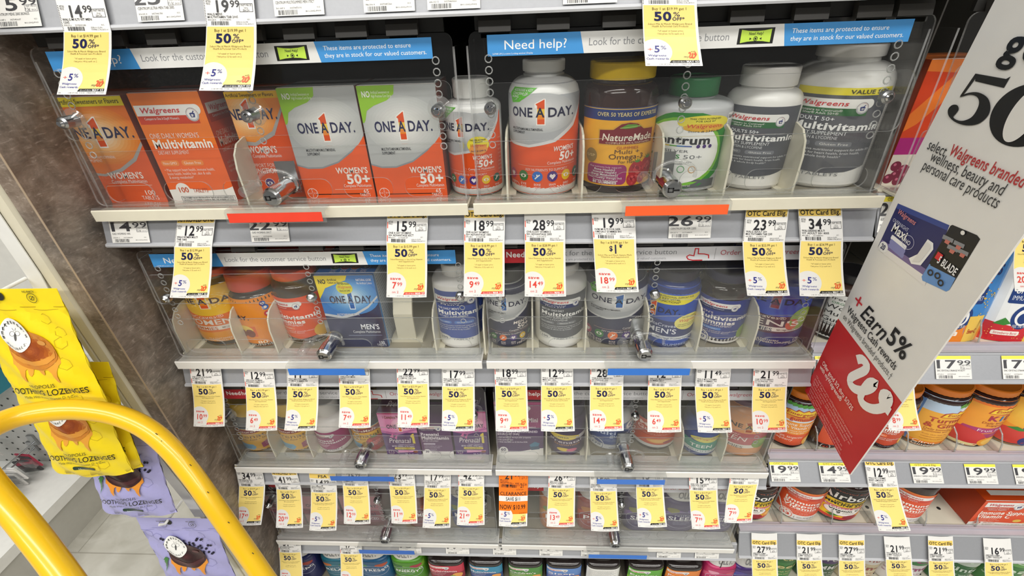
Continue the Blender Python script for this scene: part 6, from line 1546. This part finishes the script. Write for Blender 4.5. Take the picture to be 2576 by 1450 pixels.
# --- lowest shelf
H5 = (.118, .128, .158)
S5 = lambda u, w, c, c2, s, lb, *o, **k: olly(5, u, 1560, w, c, c2, s, lb, *o, hset=k.pop('hset', (.094, .100, .150)), yf=.028, vm=1440, **k)
S5(820, 82, '#222a5e', '#3a2a6a', 'SLEEP', 'navy sleep jar with a white lid, leftmost on the lowest shelf')
S5(906, 78, '#1f6a80', '#2f9aa8', 'RELAX', 'teal jar with a white lid behind the 47.99 tag', '#d87a3a', '#2a7a4a')
S5(984, 84, '#1d5a86', '#2f8ab8', 'STRESS', 'blue stress jar with a white lid on the lowest shelf', '#5a9a6a', '#b8502f', sub='goodbye')
S5(1062, 80, '#4a8a1f', '#7ab02f', 'ENERGY', 'green energy jar with a black rimmed lid on the lowest shelf', '#2f6a2a', '#a02a3a', sub='daily')
SQ = lambda u, w, c, t, acc, lb, **k: pack(5, u, 1560, w, 1440, 0, 0, 0, w*.62, WL, M('#2a2423', .15, 0, .15, 30, .3), k.get('art', lambda a: d_sq(a, c, t, acc)), (.34, .95), lb, 'gummy_jar', 'jar', sq=4.2, amax=50, yf=.028, hset=(.090, .100, .120), rib=1, neckr=.6)
SQ(1148, 90, '#c83048', 'Multivitamin', '#8f1f38', 'dark square jar with a red label and round white lid')
SQ(1237, 84, '#2f8ab0', 'Multivitamin', '#1f4a8a', 'dark square jar with a teal blue label beside the red one')
SQ(1326, 86, '#4a8a3a', "Children's", '#6a9a3a', 'dark square jar with a green children\'s label')
SQ(1413, 88, '#5a86c8', 'Sleep', '#3a5aa8', 'dark square jar with a pale blue sleep label')
SQ(1502, 84, '#efefec', '', '#efefec', 'dark square jar turned to show its white text label', art=d_ollyback)
SQ(1599, 88, '#5aa82f', 'Energy', '#8ac83f', 'dark square jar with a bright green energy label')
SQ(1686, 88, '#e8832a', 'Probiotic', '#e06a1f', 'brown square jar with an orange probiotic label')
S5(1770, 76, '#c23068', '#e0608a', 'HOORAY', 'pink jar with a white lid near the lower right of the left section', '#e8a0b8', '#d84a6a', sub='happy')
S5(1828, 70, '#4a2f7c', '#3a5ab0', 'CRAVINGS', 'purple jar with a white rim, rightmost on the lowest shelf of the left section', '#5a4aa0', '#3a7ac0', sub='combat')
for (u, w, c, c2, t1, t2, tc, cap, lb) in ((1902, 92, '#3a8a3a', '#2f7a34', 'avocado', 'green', '#f2e8a0', '#2f6a34', 'green jar with fruit print at the left end of the lowest shelf, right section'), (2000, 92, '#2f5a34', '#4a2a6a', 'NATURE', 'GUMMIES', '#e8e8e4', '#3a2424', 'dark green labelled jar with a violet band on the lowest shelf'), (2095, 84, '#d9c9a4', '#efeae4', 'immune', '3-in-1', '#b0524a', '#c8c4bc', 'cream jar with a pink panel on the lowest shelf, right section'), (2200, 100, '#e9e6e6', '#3f8a4a', 'vital', 'women', '#a8437c', '#2f5a8a', 'white women\'s jar with a green shoulder on the lowest shelf'), (2318, 86, '#2f6a3a', '#c8d4c8', 'vital', 'winter', '#d8e8d8', '#2a4a34', 'green winter jar with a pink ribbon on the lowest shelf'), (2436, 96, '#3a7a3a', '#6aa858', 'fresh', 'leaf', '#dcecd4', '#1f4a2a', 'leaf green pack near the lower right picture corner'), (2566, 80, '#2a2a2c', '#5a5a5c', 'black', 'elder', '#d8d8d8', '#202022', 'black jar cut by the lower right picture corner')):
    pack(15, u, 1560, w, 1440, 0, 0, 0, w*.85, cap, c, (lambda c=c, c2=c2, t1=t1, t2=t2, tc=tc: (lambda a: d_generic(a, c, c2, t1, t2, tc)))(), (.02, 1.), lb, 'gummy_jar', 'jar', yf=.046, hset=(.125, .138, .165), rot=-6)

# ---------------------------------------------------------------- ivory dividers between the packages, clear dividers in the open section
def divider(row, u, vb, label, h=.075, y=.018, L=.30):
    x = P(u, vb, y+.004).x
    b = MB()
    pf = [(L+y, 0), (L+y, h), (y+.03, h), (y+.014, h-.004), (y+.004, h-.014), (y, h-.03), (y, 0)]
    b.prism(pf, -.0011, .0011, IVORY2, 'x')
    b.box(-.009, .009, y+.002, y+L, 0, .0025, IVORY2)
    o = b.obj('shelf_divider')
    o.location = (x, 0, FL[row]+.0002)
    return tag(o, label, 'divider', 'ivory dividers between the packages')
for row, u, vb, lb in ((1, 628, 500, 'ivory divider left of the deep orange box behind the lock'), (1, 1278, 500, 'ivory divider between the two orange 50+ bottles'), (1, 1462, 500, 'ivory divider left of the yellow lidded jar'), (1, 1652, 495, 'ivory divider right of the yellow lidded jar'), (1, 1815, 490, 'ivory divider left of the 220 tablet white bottle'), (1, 1987, 485, 'ivory divider left of the largest white bottle'),
                       (2, 475, 885, 'ivory divider left of the big orange jar on the third shelf'), (2, 612, 885, 'ivory divider right of the big orange jar on the third shelf'), (2, 702, 880, 'ivory divider left of the white and orange gummies jar'), (2, 1100, 884, 'ivory divider left of the royal blue labelled bottle'), (2, 1222, 884, 'ivory divider left of the small navy bottle'), (2, 1340, 884, 'ivory divider left of the white bottle with grey label on the third shelf'), (2, 1470, 884, 'ivory divider left of the large navy bottle'), (2, 1620, 884, 'ivory divider right of the large navy bottle'), (2, 1748, 884, 'ivory divider right of the jar with two yellow stickers'), (2, 1884, 884, 'ivory divider left of the big violet blue jar'),
                       (3, 698, 1148, 'ivory divider between the two yellow lidded jars'), (3, 792, 1148, 'ivory divider left of the magenta labelled bottle'), (3, 1374, 1150, 'ivory divider right of the plum box'), (3, 1474, 1150, 'ivory divider left of the grey and blue jar'), (3, 1708, 1150, 'ivory divider left of the small blue teen jar'), (3, 1814, 1150, 'ivory divider left of the peach teen jar')):
    divider(row, u, vb, lb)
def cdivider(row, u, vb, label):
    y = .036
    x = P(u, vb, y).x
    b = MB()
    sheet(b, [(y, 0), (.36, 0), (.36, .05), (y+.05, .05), (y+.03, .046), (y+.012, .034), (y+.003, .018), (y, .006)], [], .0022, lambda yy, z, d: (d, yy, z), ACRF, EDGE)
    b.box(-.010, .010, y+.005, y+.03, 0, .002, KNOB)
    b.tube([(0, y+.05, .05), (0, y+.03, .046), (0, y+.012, .034), (0, y+.003, .018), (0, y, .004)], .0012, EDGE, 6)
    o = b.obj('clear_divider')
    o.location = (x, 0, FL[row]+.0004)
    return tag(o, label, 'divider', 'clear dividers on the open shelves')
for row, u, vb, lb in ((13, 2048, 1142, 'clear divider between the citrus jar and the dark red jar'), (13, 2276, 1140, 'clear divider left of the turmeric jar'), (13, 2398, 1140, 'clear divider between the turmeric jar and the kids jar'), (13, 2512, 1140, 'clear divider right of the kids jar'), (14, 1958, 1330, 'clear divider left of the 63 count bottle'), (14, 2084, 1330, 'clear divider right of the 63 count bottle'), (14, 2196, 1330, 'clear divider right of the assorted fruit jar'), (14, 2320, 1330, 'clear divider right of the second vitamin C bottle'), (14, 2446, 1334, 'clear divider along the orange vitamin C carton'), (12, 2455, 870, 'clear divider between the two crystal pouches')):
    cdivider(row, u, vb, lb)
# ---------------------------------------------------------------- lozenge pouches on a clip strip
def d_loz(a, c, dk, berry, honey):
    a.rect(0, 0, 100, 100, c, 0)
    a.rect(0, 86.5, 100, 87, dk, 1); a.rect(0, 84.6, 100, 85, dk, 1)
    a.ring(34, 93.5, 5, .5, '#3a3a20', 3); a.ring(72, 93.5, 5, .5, '#3a3a20', 3); a.text('SUGAR FREE', 34, 97.6, 1.5, '#3a3a20', 13, 'c', b=2); a.text('NO PARTY', 72, 97.6, 1.5, '#3a3a20', 12, 'c', b=2); a.text('6', 34, 92.2, 3, '#3a3a20', 2.4, 'c', b=1); a.stroke([(70, 92), (74, 95)], .6, '#3a3a20'); a.ring(72, 93.5, 2.4, .5, '#3a3a20', 3)
    def hexa(x, y, r):
        a.stroke([(x+r*cos(radians(30+60*i)), y+r*sin(radians(30+60*i))*a.k) for i in range(6)], .35, dk, 2, True)
    for x, y, r in ((8, 80, 6), (18, 76, 6), (76, 78, 6), (86, 68, 6), (84, 60, 6), (80, 44, 7), (66, 12, 6), (76, 15, 6)):
        hexa(x, y, r)
    if berry:
        for i in range(60):
            q = random.Random(i*3)
            x = 22+q.random()*66
            y = 56+q.random()*20
            if y > 54+12*abs((x-52)/30) or abs(x-52) > 22:
                a.ell(x, y, 1.7, '#1d1a2c', 2+i*.004, n=8); a.ell(x-.4, y+.5, .6, '#4a4668', 2.6, n=6)
        for t in (-60, -30, 0, 30):
            a.poly([(20, 52), (24, 50), (14+t*.05, 42+t*.2)], '#3f7a3a', 2.2)
    dr = '#e3a03a' if not berry else '#dd8f30'
    a.poly([(27, 52), (77, 52), (77, 45), (74, 43), (72, 39), (70.5, 31), (69, 29.6), (67.5, 31), (67, 38), (64, 41), (60, 40.5), (58, 37), (56, 36), (54, 37.5), (52, 41), (47, 41), (45, 37), (43, 35.5), (41, 37), (40, 41), (38, 40), (36.5, 32), (34.5, 30.4), (33, 32), (32, 40), (29, 44), (27, 45)], dr, 2.5)
    a.poly([(31, 50), (73, 50), (72, 45), (62, 44), (50, 45.5), (40, 44), (32, 45)], '#eeb95a' if not berry else '#e6a445', 2.8)
    glow(a, 52, 55, 26, 14.5, ['#c9822f', '#b5651f', '#9c4c16', '#8a3e12', '#a2531c'] if not berry else ['#3a1d1e', '#34181a', '#2a1215', '#4a2426'], 3)
    a.poly([(27, 55), (30, 49.5), (38, 45.5), (52, 44), (66, 45.5), (74, 49.5), (77, 55), (70, 50.8), (60, 48.4), (52, 47.8), (44, 48.4), (34, 50.8)], '#d8953c' if not berry else '#4a2628', 3.9)
    a.ell(66, 61, 5, '#d89a4a' if not berry else '#5a3436', 3.95, 2)
    a.ell(41, 67, 14.5, '#eeeeea', 4.3, 12.5)
    t = "BEEKEEPER'S"
    for i, ch in enumerate(t):
        q = radians(190-i*20)
        a.text(ch, 41+cos(q)*11, 66.6+sin(q)*8.6, 2.1, '#2a2a2a', al='c', b=2, l=6)
    for i, ch in enumerate('NATURALS.'):
        q = radians(214+i*14)
        a.text(ch, 41+cos(q)*11, 66+sin(q)*9.4, 1.8, '#4a4a4a', al='c', l=6)
    a.ell(41, 65.6, 1.1, '#5a5a5a', 5, 2.6); a.ring(38.6, 68, 2.4, .3, '#3a3a3a', 5); a.ring(43.4, 68, 2.4, .3, '#3a3a3a', 5); a.stroke([(40.4, 70), (39, 72)], .3, '#3a3a3a', 5); a.stroke([(41.6, 70), (43, 72)], .3, '#3a3a3a', 5)
    a.text('PROPOLIS', 50, 26.5, 2.7, '#2f2f1c', 26, 'c'); a.text('SOOTHING LOZENGES', 52, 20.6, 4.4, '#23231a', 84, 'c', b=1); a.text('Made With Honey, Vitamin D + Zinc', 52, 17, 2, '#4a4a2c', 56, 'c')
    a.rrect(38, 10.2, 66, 13.6, 1.6, '#1f3a2c', 2); a.text(honey, 52, 11.2, 1.5, '#cfe0d4', 13, 'c', b=1)
    a.text('SUPPLEMENT CONTAINS 18 LOZENGES NET WT. 50G (1.76OZ)', 46, 3, 1.5, dk, 56, 'c')
def bag(ut, vt, ub, vb, y0, wpx, col, dk, berry, honey, label):
    top = P(ut, vt, y0)
    bot = PX(ub, vb, top.x)
    H = (top-bot).length
    tilt = math.atan2(top.y-bot.y, top.z-bot.z)
    wd = wpx*(bot-CAM).dot(CF)/FPX
    b = MB()
    w = wd
    a = Art(w/H); a.scale = H/100
    d_loz(a, col, dk, berry, honey)
    mf = lambda c: M(c, .36, 0, .04, 50)
    def bul(x, yy):
        t = yy/100
        return .011*max(0., math.sin(pi*min(max(x/100, 0), 1)))**.7*max(0., min(1., (.86-t)/.5))*(1 if t > .12 else .45+.55*t/.12) + .0015*math.sin(x*.17+yy*.23)*(t < .86)
    def wid(yy):
        t = yy/100
        return 1-.04*max(0, math.sin(pi*min(t/.86, 1)))
    def mp(x, yy, d):
        xx = (x/100-.5)*w*wid(yy)
        return (xx, -bul(x, yy)-d-.0005, (yy/100-1)*H + (.004*((x/50-1)**2) if yy < 6 else 0))
    a.emit(b, mp, [100*i/22 for i in range(1, 22)], [100*i/28 for i in range(1, 28)], mf, .00022, smooth=True, cutall=True)
    n = 12
    vs = [mp(100*i/n, 100*j/n, -.0004) for j in range(n+1) for i in range(n+1)]
    vs += [(p[0], -p[1]*.6, p[2]) for p in vs[:(n+1)**2]]
    N = (n+1)**2
    fs = []
    for s in (0, 1):
        for j in range(n):
            for i in range(n):
                k = s*N+j*(n+1)+i
                fs.append((k, k+1, k+n+2, k+n+1) if not s else (k, k+n+1, k+n+2, k+1))
    for i in range(n):
        fs += [(i, N+i, N+i+1, i+1), (N-n-1+i, N-n+i, 2*N-n+i, 2*N-n-1+i)]
        k0, k1 = i*(n+1), (i+1)*(n+1)
        fs += [(k0, k1, N+k1, N+k0), (k0+n, N+k0+n, N+k1+n, k1+n)]
    b.add(vs, fs, mf(col), True)
    # punched hanging hole
    b.lathe([(.0055, -.0016), (.0001, -.0018)], M('#2a2a22', .8), (.0-.012, .0, -.008), 14, axis='y')
    o = b.obj('lozenge_pouch')
    o.location = top
    o.rotation_euler = (-tilt, 0, 0)
    return tag(o, label, 'pouch')
BAGS = [(18, 727, 172, 1035, -.080, 234, 0, 'uppermost yellow lozenge pouch on the clip strip'),
        (165, 911, 262, 1180, -.066, 208, 0, 'yellow lozenge pouch half hidden behind the uppermost one'),
        (128, 942, 240, 1192, -.088, 206, 0, 'yellow lozenge pouch seen through the arch of the yellow handrail'),
        (283, 1086, 356, 1293, -.070, 190, 1, 'upper lavender lozenge pouch behind the yellow one'),
        (439, 1304, 518, 1478, -.082, 184, 1, 'lowest lavender lozenge pouch with a round white seal')]
tops = [P(q[0], q[1], q[4]) for q in BAGS]
t = thing('clip_strip', 'thin white hanging strip that the lozenge pouches are clipped to', 'strip', (tops[0].x, -.0492, tops[0].z+.2))
b = MB()
zs = [tops[0].z+.2]+[p.z for p in tops]+[tops[-1].z-.05]
xs = [tops[0].x]+[p.x for p in tops]+[tops[-1].x]
for i in range(len(zs)-1):
    x0, x1, z0, z1 = xs[i]-tops[0].x, xs[i+1]-tops[0].x, zs[i]-zs[0], zs[i+1]-zs[0]
    b.add([(x0-.009, y, z0) for y in (-.0006, .0006)]+[(x0+.009, y, z0) for y in (-.0006, .0006)]+[(x1-.009, y, z1) for y in (-.0006, .0006)]+[(x1+.009, y, z1) for y in (-.0006, .0006)], [(0, 2, 6, 4), (1, 5, 7, 3), (0, 4, 5, 1), (2, 3, 7, 6)], M('#e6e6e2', .4))
b.obj('strip_band', t)
for p in tops:
    b = MB(); z = p.z-zs[0]-.008; x = p.x-tops[0].x-.012
    b.tube([(x, -.0006, z+.004), (x, p.y+.0492-.008, z+.004), (x-.005, p.y+.0492-.012, z+.009)], .0022, M('#eeeeea', .4), 8); b.obj('clip_hook', t)
YEL, YDK = '#efd51c', '#b79c18'
LAV, LDK = '#a4a2d2', '#8381b4'
for ut, vt, ub, vb, y0, wpx, k, lb in BAGS:
    bag(ut, vt, ub, vb, y0, wpx, (YEL, LAV)[k], (YDK, LDK)[k], k, ('Honey', 'Elderberry')[k], lb)

# ---------------------------------------------------------------- yellow handrail of the step ladder
t = thing('step_ladder', 'yellow tubular step ladder handrail arching across the lower left foreground', 'ladder', (0, 0, 0))
YT = M('#f4c41f', .28, 0, .10, 14, .3)
rawp = [(300, 1660, .505), (170, 1462, .515), (60, 1318, .525), (-35, 1205, .54), (-70, 1135, .56), (-45, 1090, .585), (30, 1053, .615), (110, 1036, .635), (200, 1031, .65), (290, 1044, .662), (365, 1076, .67), (425, 1126, .677), (480, 1192, .684), (530, 1262, .69), (585, 1340, .70), (640, 1418, .71), (700, 1504, .72), (770, 1600, .735)]
cp = [PD(u, v, d*.80) for u, v, d in rawp]
def spline(c, n=6):
    o = []
    for i in range(len(c)-1):
        p0, p1, p2, p3 = c[max(i-1, 0)], c[i], c[i+1], c[min(i+2, len(c)-1)]
        for k in range(n):
            s = k/n
            o.append(.5*((2*p1)+(p2-p0)*s+(2*p0-5*p1+4*p2-p3)*s*s+(3*p1-p0-3*p2+p3)*s**3))
    return o+[c[-1]]
pp = spline(cp)
a0 = pp[0]+(pp[0]-pp[6]).normalized()*.2; a0.z = pp[0].z-.25
a1 = pp[-1].copy(); a1.z = .0
b = MB()
b.tube([Vector((pp[0].x, pp[0].y-.02, .0))]+[Vector((pp[0].x, pp[0].y-.02, pp[0].z-.22))]+[pp[0]+(pp[0]-pp[3])*1.2]+pp+[pp[-1]+(pp[-1]-pp[-4])*.8, Vector((pp[-1].x+.02, pp[-1].y, pp[-1].z-.25)), Vector((pp[-1].x+.02, pp[-1].y, 0))], .0118, YT, 22)
sc = M('#4a3d1c', .7)
for q, (f, s) in enumerate(((62, .3), (64, -.2), (70, .9), (76, .5), (82, .4), (88, .8))):
    if f < len(pp)-1:
        p = pp[f]; d = (CAM-p).normalized(); s_ = CR*s*.008
        b.tube([p+d*.0117+s_, p+d*.0118+s_+CR*.0022-CU*.0016], .0005, sc, 5)
b.obj('handrail', t)
b = MB()
for p, dx in ((pp[0], 0), (pp[-1], .02)):
    b.lathe([(.019, 0), (.02, .003), (.02, .03), (.0155, .034)], M('#2a2a2a', .7), (p.x+dx, p.y-(.02 if dx == 0 else 0), .0), 20)
b.obj('rubber_foot', t)

# ---------------------------------------------------------------- hanging banner
XB = .916
FARP = [(-.2446, .0053), (-.1241, .0014), (.0561, -.0049), (.2263, -.0197), (.38, -.034)]
def yfar(z):
    for (z0, y0), (z1, y1) in zip(FARP, FARP[1:]):
        if z <= z1:
            return y0+(y1-y0)*(z-z0)/(z1-z0)
    return FARP[-1][1]
ynear = lambda z: -.1147-(z+.2691)*.0765
zbot = lambda s: -.2446-.0245*s
Hn = .64
a = Art(.12/Hn, 0, 100)
a.scale = Hn/100
def vz(u, v):
    p = PX(u, v, XB)
    z = p.z-1.15
    s = (p.y-yfar(z))/(ynear(z)-yfar(z))
    return 100*s, 100*(z-zbot(s))/(.38-zbot(s))
Bk = '#e9e7e3'
a.rect(0, 0, 100, 100, Bk, 0)
yr = (vz(2105, 812)[1]+vz(2275, 995)[1])/2
a.poly([(0, 0), (100, 0), (100, yr), (0, yr)], '#c4262b', 1)
def at_(u, v, s, u2, v2, h, col, **k):
    x, y = vz(u, v); x2, y2 = vz(u2, v2)
    a.text(s, x, y, h, col, x2-x, **k)
at_(2336, 374, 'select', 2384, 387, 1.55, '#3a3a3c'); at_(2391, 389, 'Walgreens branded', 2600, 442, 1.55, '#b8383a', b=1)
at_(2343, 403, 'wellness, beauty and', 2553, 453, 1.55, '#3a3a3c'); at_(2323, 425, 'personal care products', 2541, 483, 1.55, '#3a3a3c')
# large figure fifty with thick and thin strokes
def digit5(x, y, w, h, c, l=4):
    k = lambda p: [(x+w*q, y+h*r) for q, r in p]
    a.poly(k([(.22, .98), (.92, 1.0), (.98, 1.06), (.98, .84), (.30, .84)]), c, l); a.poly(k([(.22, .98), (.30, .98), (.20, .50), (.14, .50)]), c, l+.2)
    bowl = [(.16, .50), (.30, .60), (.52, .655), (.78, .60), (.95, .44), (.985, .27), (.88, .09), (.64, -.01), (.36, -.02), (.13, .05), (.03, .17), (.07, .28), (.19, .31), (.28, .24), (.27, .14), (.25, .06), (.38, .03), (.53, .06), (.66, .17), (.69, .33), (.65, .48), (.53, .57), (.35, .57), (.18, .485)]
    o = []
    m = len(bowl)
    for i in range(m):
        q = [bowl[(i+d) % m] for d in (-1, 0, 1, 2)]
        for u in (0, .25, .5, .75):
            o.append(tuple(.5*(2*q[1][c]+(q[2][c]-q[0][c])*u+(2*q[0][c]-5*q[1][c]+4*q[2][c]-q[3][c])*u*u+(3*q[1][c]-q[0][c]-3*q[2][c]+q[3][c])*u**3) for c in (0, 1)))
    a.poly(k(o), c, l+.4)
def digit0(x, y, w, h, c, bg, l=4):
    a.ell(x+w/2, y+h/2, w/2, c, l, h*.54, 48); a.ell(x+w/2, y+h/2, w*.20, bg, l+.5, h*.48, 48)
x5, y5 = vz(2378, 312); x6, y6 = vz(2432, 196)
digit5(x5-3, y5+.9, 32, y6-y5, '#1c1c1e'); digit0(x5+29, y5+.5, 41, y6-y5+.4, '#1c1c1e', Bk)
a.text('%', x5+80, y5, (y6-y5)*.5, '#1c1c1e', 16)
gx, gy = vz(2518, 150)
a.text('get 1', gx, gy+.3, 3.6, '#1c1c1e', 60, b=2); a.text('Buy 1', gx+8, gy+8.5, 3.6, '#1c1c1e', 60, b=2)
# printed products on the banner
def qd(pts, col, l):
    a.poly([vz(*p) for p in pts], col, l)
qd([(2262, 512), (2392, 567), (2330, 720), (2209, 626)], '#2a2c62', 2)
qd([(2262, 512), (2392, 567), (2386, 580), (2257, 524)], '#3a4a90', 2.4); qd([(2216, 615), (2337, 700), (2330, 720), (2209, 626)], '#e9e6e4', 2.5); qd([(2222, 603), (2345, 686), (2337, 700), (2216, 615)], '#7a6a9c', 2.3)
x, y = vz(2262, 536); a.text('Walgreens', x, y, .8, '#d8888a', 20, b=1, sh=.2); x, y = vz(2250, 556); a.text('OVERNIGHT', x, y, .6, '#c9cbe0', 18); x, y = vz(2246, 580); a.text('Maxi', x, y, 1.5, 'white', 17, b=2, l=7)
for i in range(3):
    x, y = vz(2246-i*3, 594+i*10); a.rrect(x, y-.5, x+18, y+.3, 1.2, ('#f2f2f4', '#8a8cc0', '#8a8cc0')[i], 3)
x, y = vz(2226, 622); a.ell(x, y, 5, '#f2f2f0', 4); a.text('20', x, y-.4, .9, '#3a3a5c', 5, 'c', b=2); x, y = vz(2288, 610); a.ring(x, y, 6, .4, '#c8c8e0', 4); a.text('NO', x, y-.3, .7, '#e8e8f0', 6, 'c', b=1)
qd([(2338, 602), (2352, 612), (2352, 628), (2320, 668), (2296, 664), (2290, 650), (2312, 640)], '#f3f2f0', 4); qd([(2336, 608), (2346, 616), (2346, 626), (2318, 660), (2300, 658)], '#e2e0de', 4.4)
qd([(2395, 568), (2400, 566), (2462, 592), (2470, 602), (2392, 730), (2384, 734), (2324, 706), (2322, 696)], '#1a1a1e', 3)
qd([(2342, 664), (2410, 696), (2392, 730), (2384, 734), (2324, 706), (2322, 696)], '#6a98d4', 3.4); qd([(2348, 650), (2418, 684), (2408, 700), (2344, 668)], '#202024', 3.6)
for (u, v) in ((2392, 598), (2420, 612), (2404, 622), (2430, 632)):
    qd([(u-14, v-8), (u+12, v+4), (u+8, v+14), (u-18, v+2)], '#8a8c90', 4); qd([(u-8, v+4), (u+4, v+10), (u-2, v+18), (u-12, v+12)], '#c8766a', 4.2)
for (u, v) in ((2346, 686), (2364, 694), (2372, 712)):
    x, y = vz(u, v); a.ring(x, y, 2.6, 1.2, '#2a2a2e', 5)
x, y = vz(2362, 660); a.text('5 BLADE', x, y, 1.1, '#f2f2f4', 17, b=2, l=7); x, y = vz(2360, 643); a.rect(x, y-.4, x+5, y+.7, '#d8303a', 5)
x, y = vz(2428, 586); a.ell(x, y, 1.6, '#e9e7e3', 5)
# earn text
x, y = vz(2150, 772); a.text('+', x-3, y+.25, 3.0, '#c9343a', 13)
at_(2166, 792, 'Earn', 2228, 850, 3.0, '#1c1c1e', sh=.25, b=1); at_(2232, 856, '5%', 2284, 902, 3.2, '#1c1c1e', b=2)
at_(2134, 784, 'Walgreens Cash rewards', 2270, 910, 1.45, '#2a2a2c', b=1)
at_(2124, 800, 'on Walgreens branded products.\u2020', 2262, 928, 1.15, '#4a4a4c')
wx0, wy0 = vz(2126, 924)
wmark(a, wx0+6, wy0-1.2, 58, 6.4, '#efece8', 8.5, 4)
at_(2072, 916, 'Offer good 3/2 thru 5/3/25', 2154, 1024, 1.0, '#f2dcd8', b=1); at_(2066, 926, 'with myWalgreens\xae', 2124, 1002, 1.0, '#f2dcd8', b=1)
x, y = vz(2060, 945)
y += 3.0
for i, w_ in enumerate((74, 78, 76, 70, 24, 70, 72, 74, 74, 40, 62, 58, 66, 70)):
    a.text(('*Of equal or lesser price. myWalgreens required for promotional', 'pricing. Offer valid on select Walgreens branded wellness,', 'beauty and personal care products. Exclusions apply on')[i % 3], x-1, y-3.6-i*.78, .52, '#e8a8a4', w_)
def mpb(x, y, d):
    t, s = y/100, x/100
    z = zbot(s)+(.38-zbot(s))*t
    return (-.0011-d, yfar(z)+(ynear(z)-yfar(z))*s, z)
b = MB()
a.emit(b, mpb, [], [8*k for k in range(1, 13)], lambda c: M(c, .4, 0, .03, 40), .00006)
q = [mpb(x, y, 0) for y in range(0, 101, 10) for x in (0, 100)]
n = len(q)
b.add([(-.0010, p[1], p[2]) for p in q]+[(.0010, p[1], p[2]) for p in q], [f for k in range(0, n-2, 2) for f in ((k, k+1, k+3, k+2), (n+k, n+k+2, n+k+3, n+k+1), (k, k+2, n+k+2, n+k), (k+1, n+k+1, n+k+3, k+3))]+[(0, n, n+1, 1), (n-2, n-1, 2*n-1, 2*n-2)], M('#d8d4ce', .6))
o = b.obj('hanging_banner')
o.location = (XB, 0, 1.15)
tag(o, 'tall white and red sale banner sticking out between the two shelf sections', 'banner')
bpy.data.objects.remove(_go)
bpy.data.curves.remove(_cu)
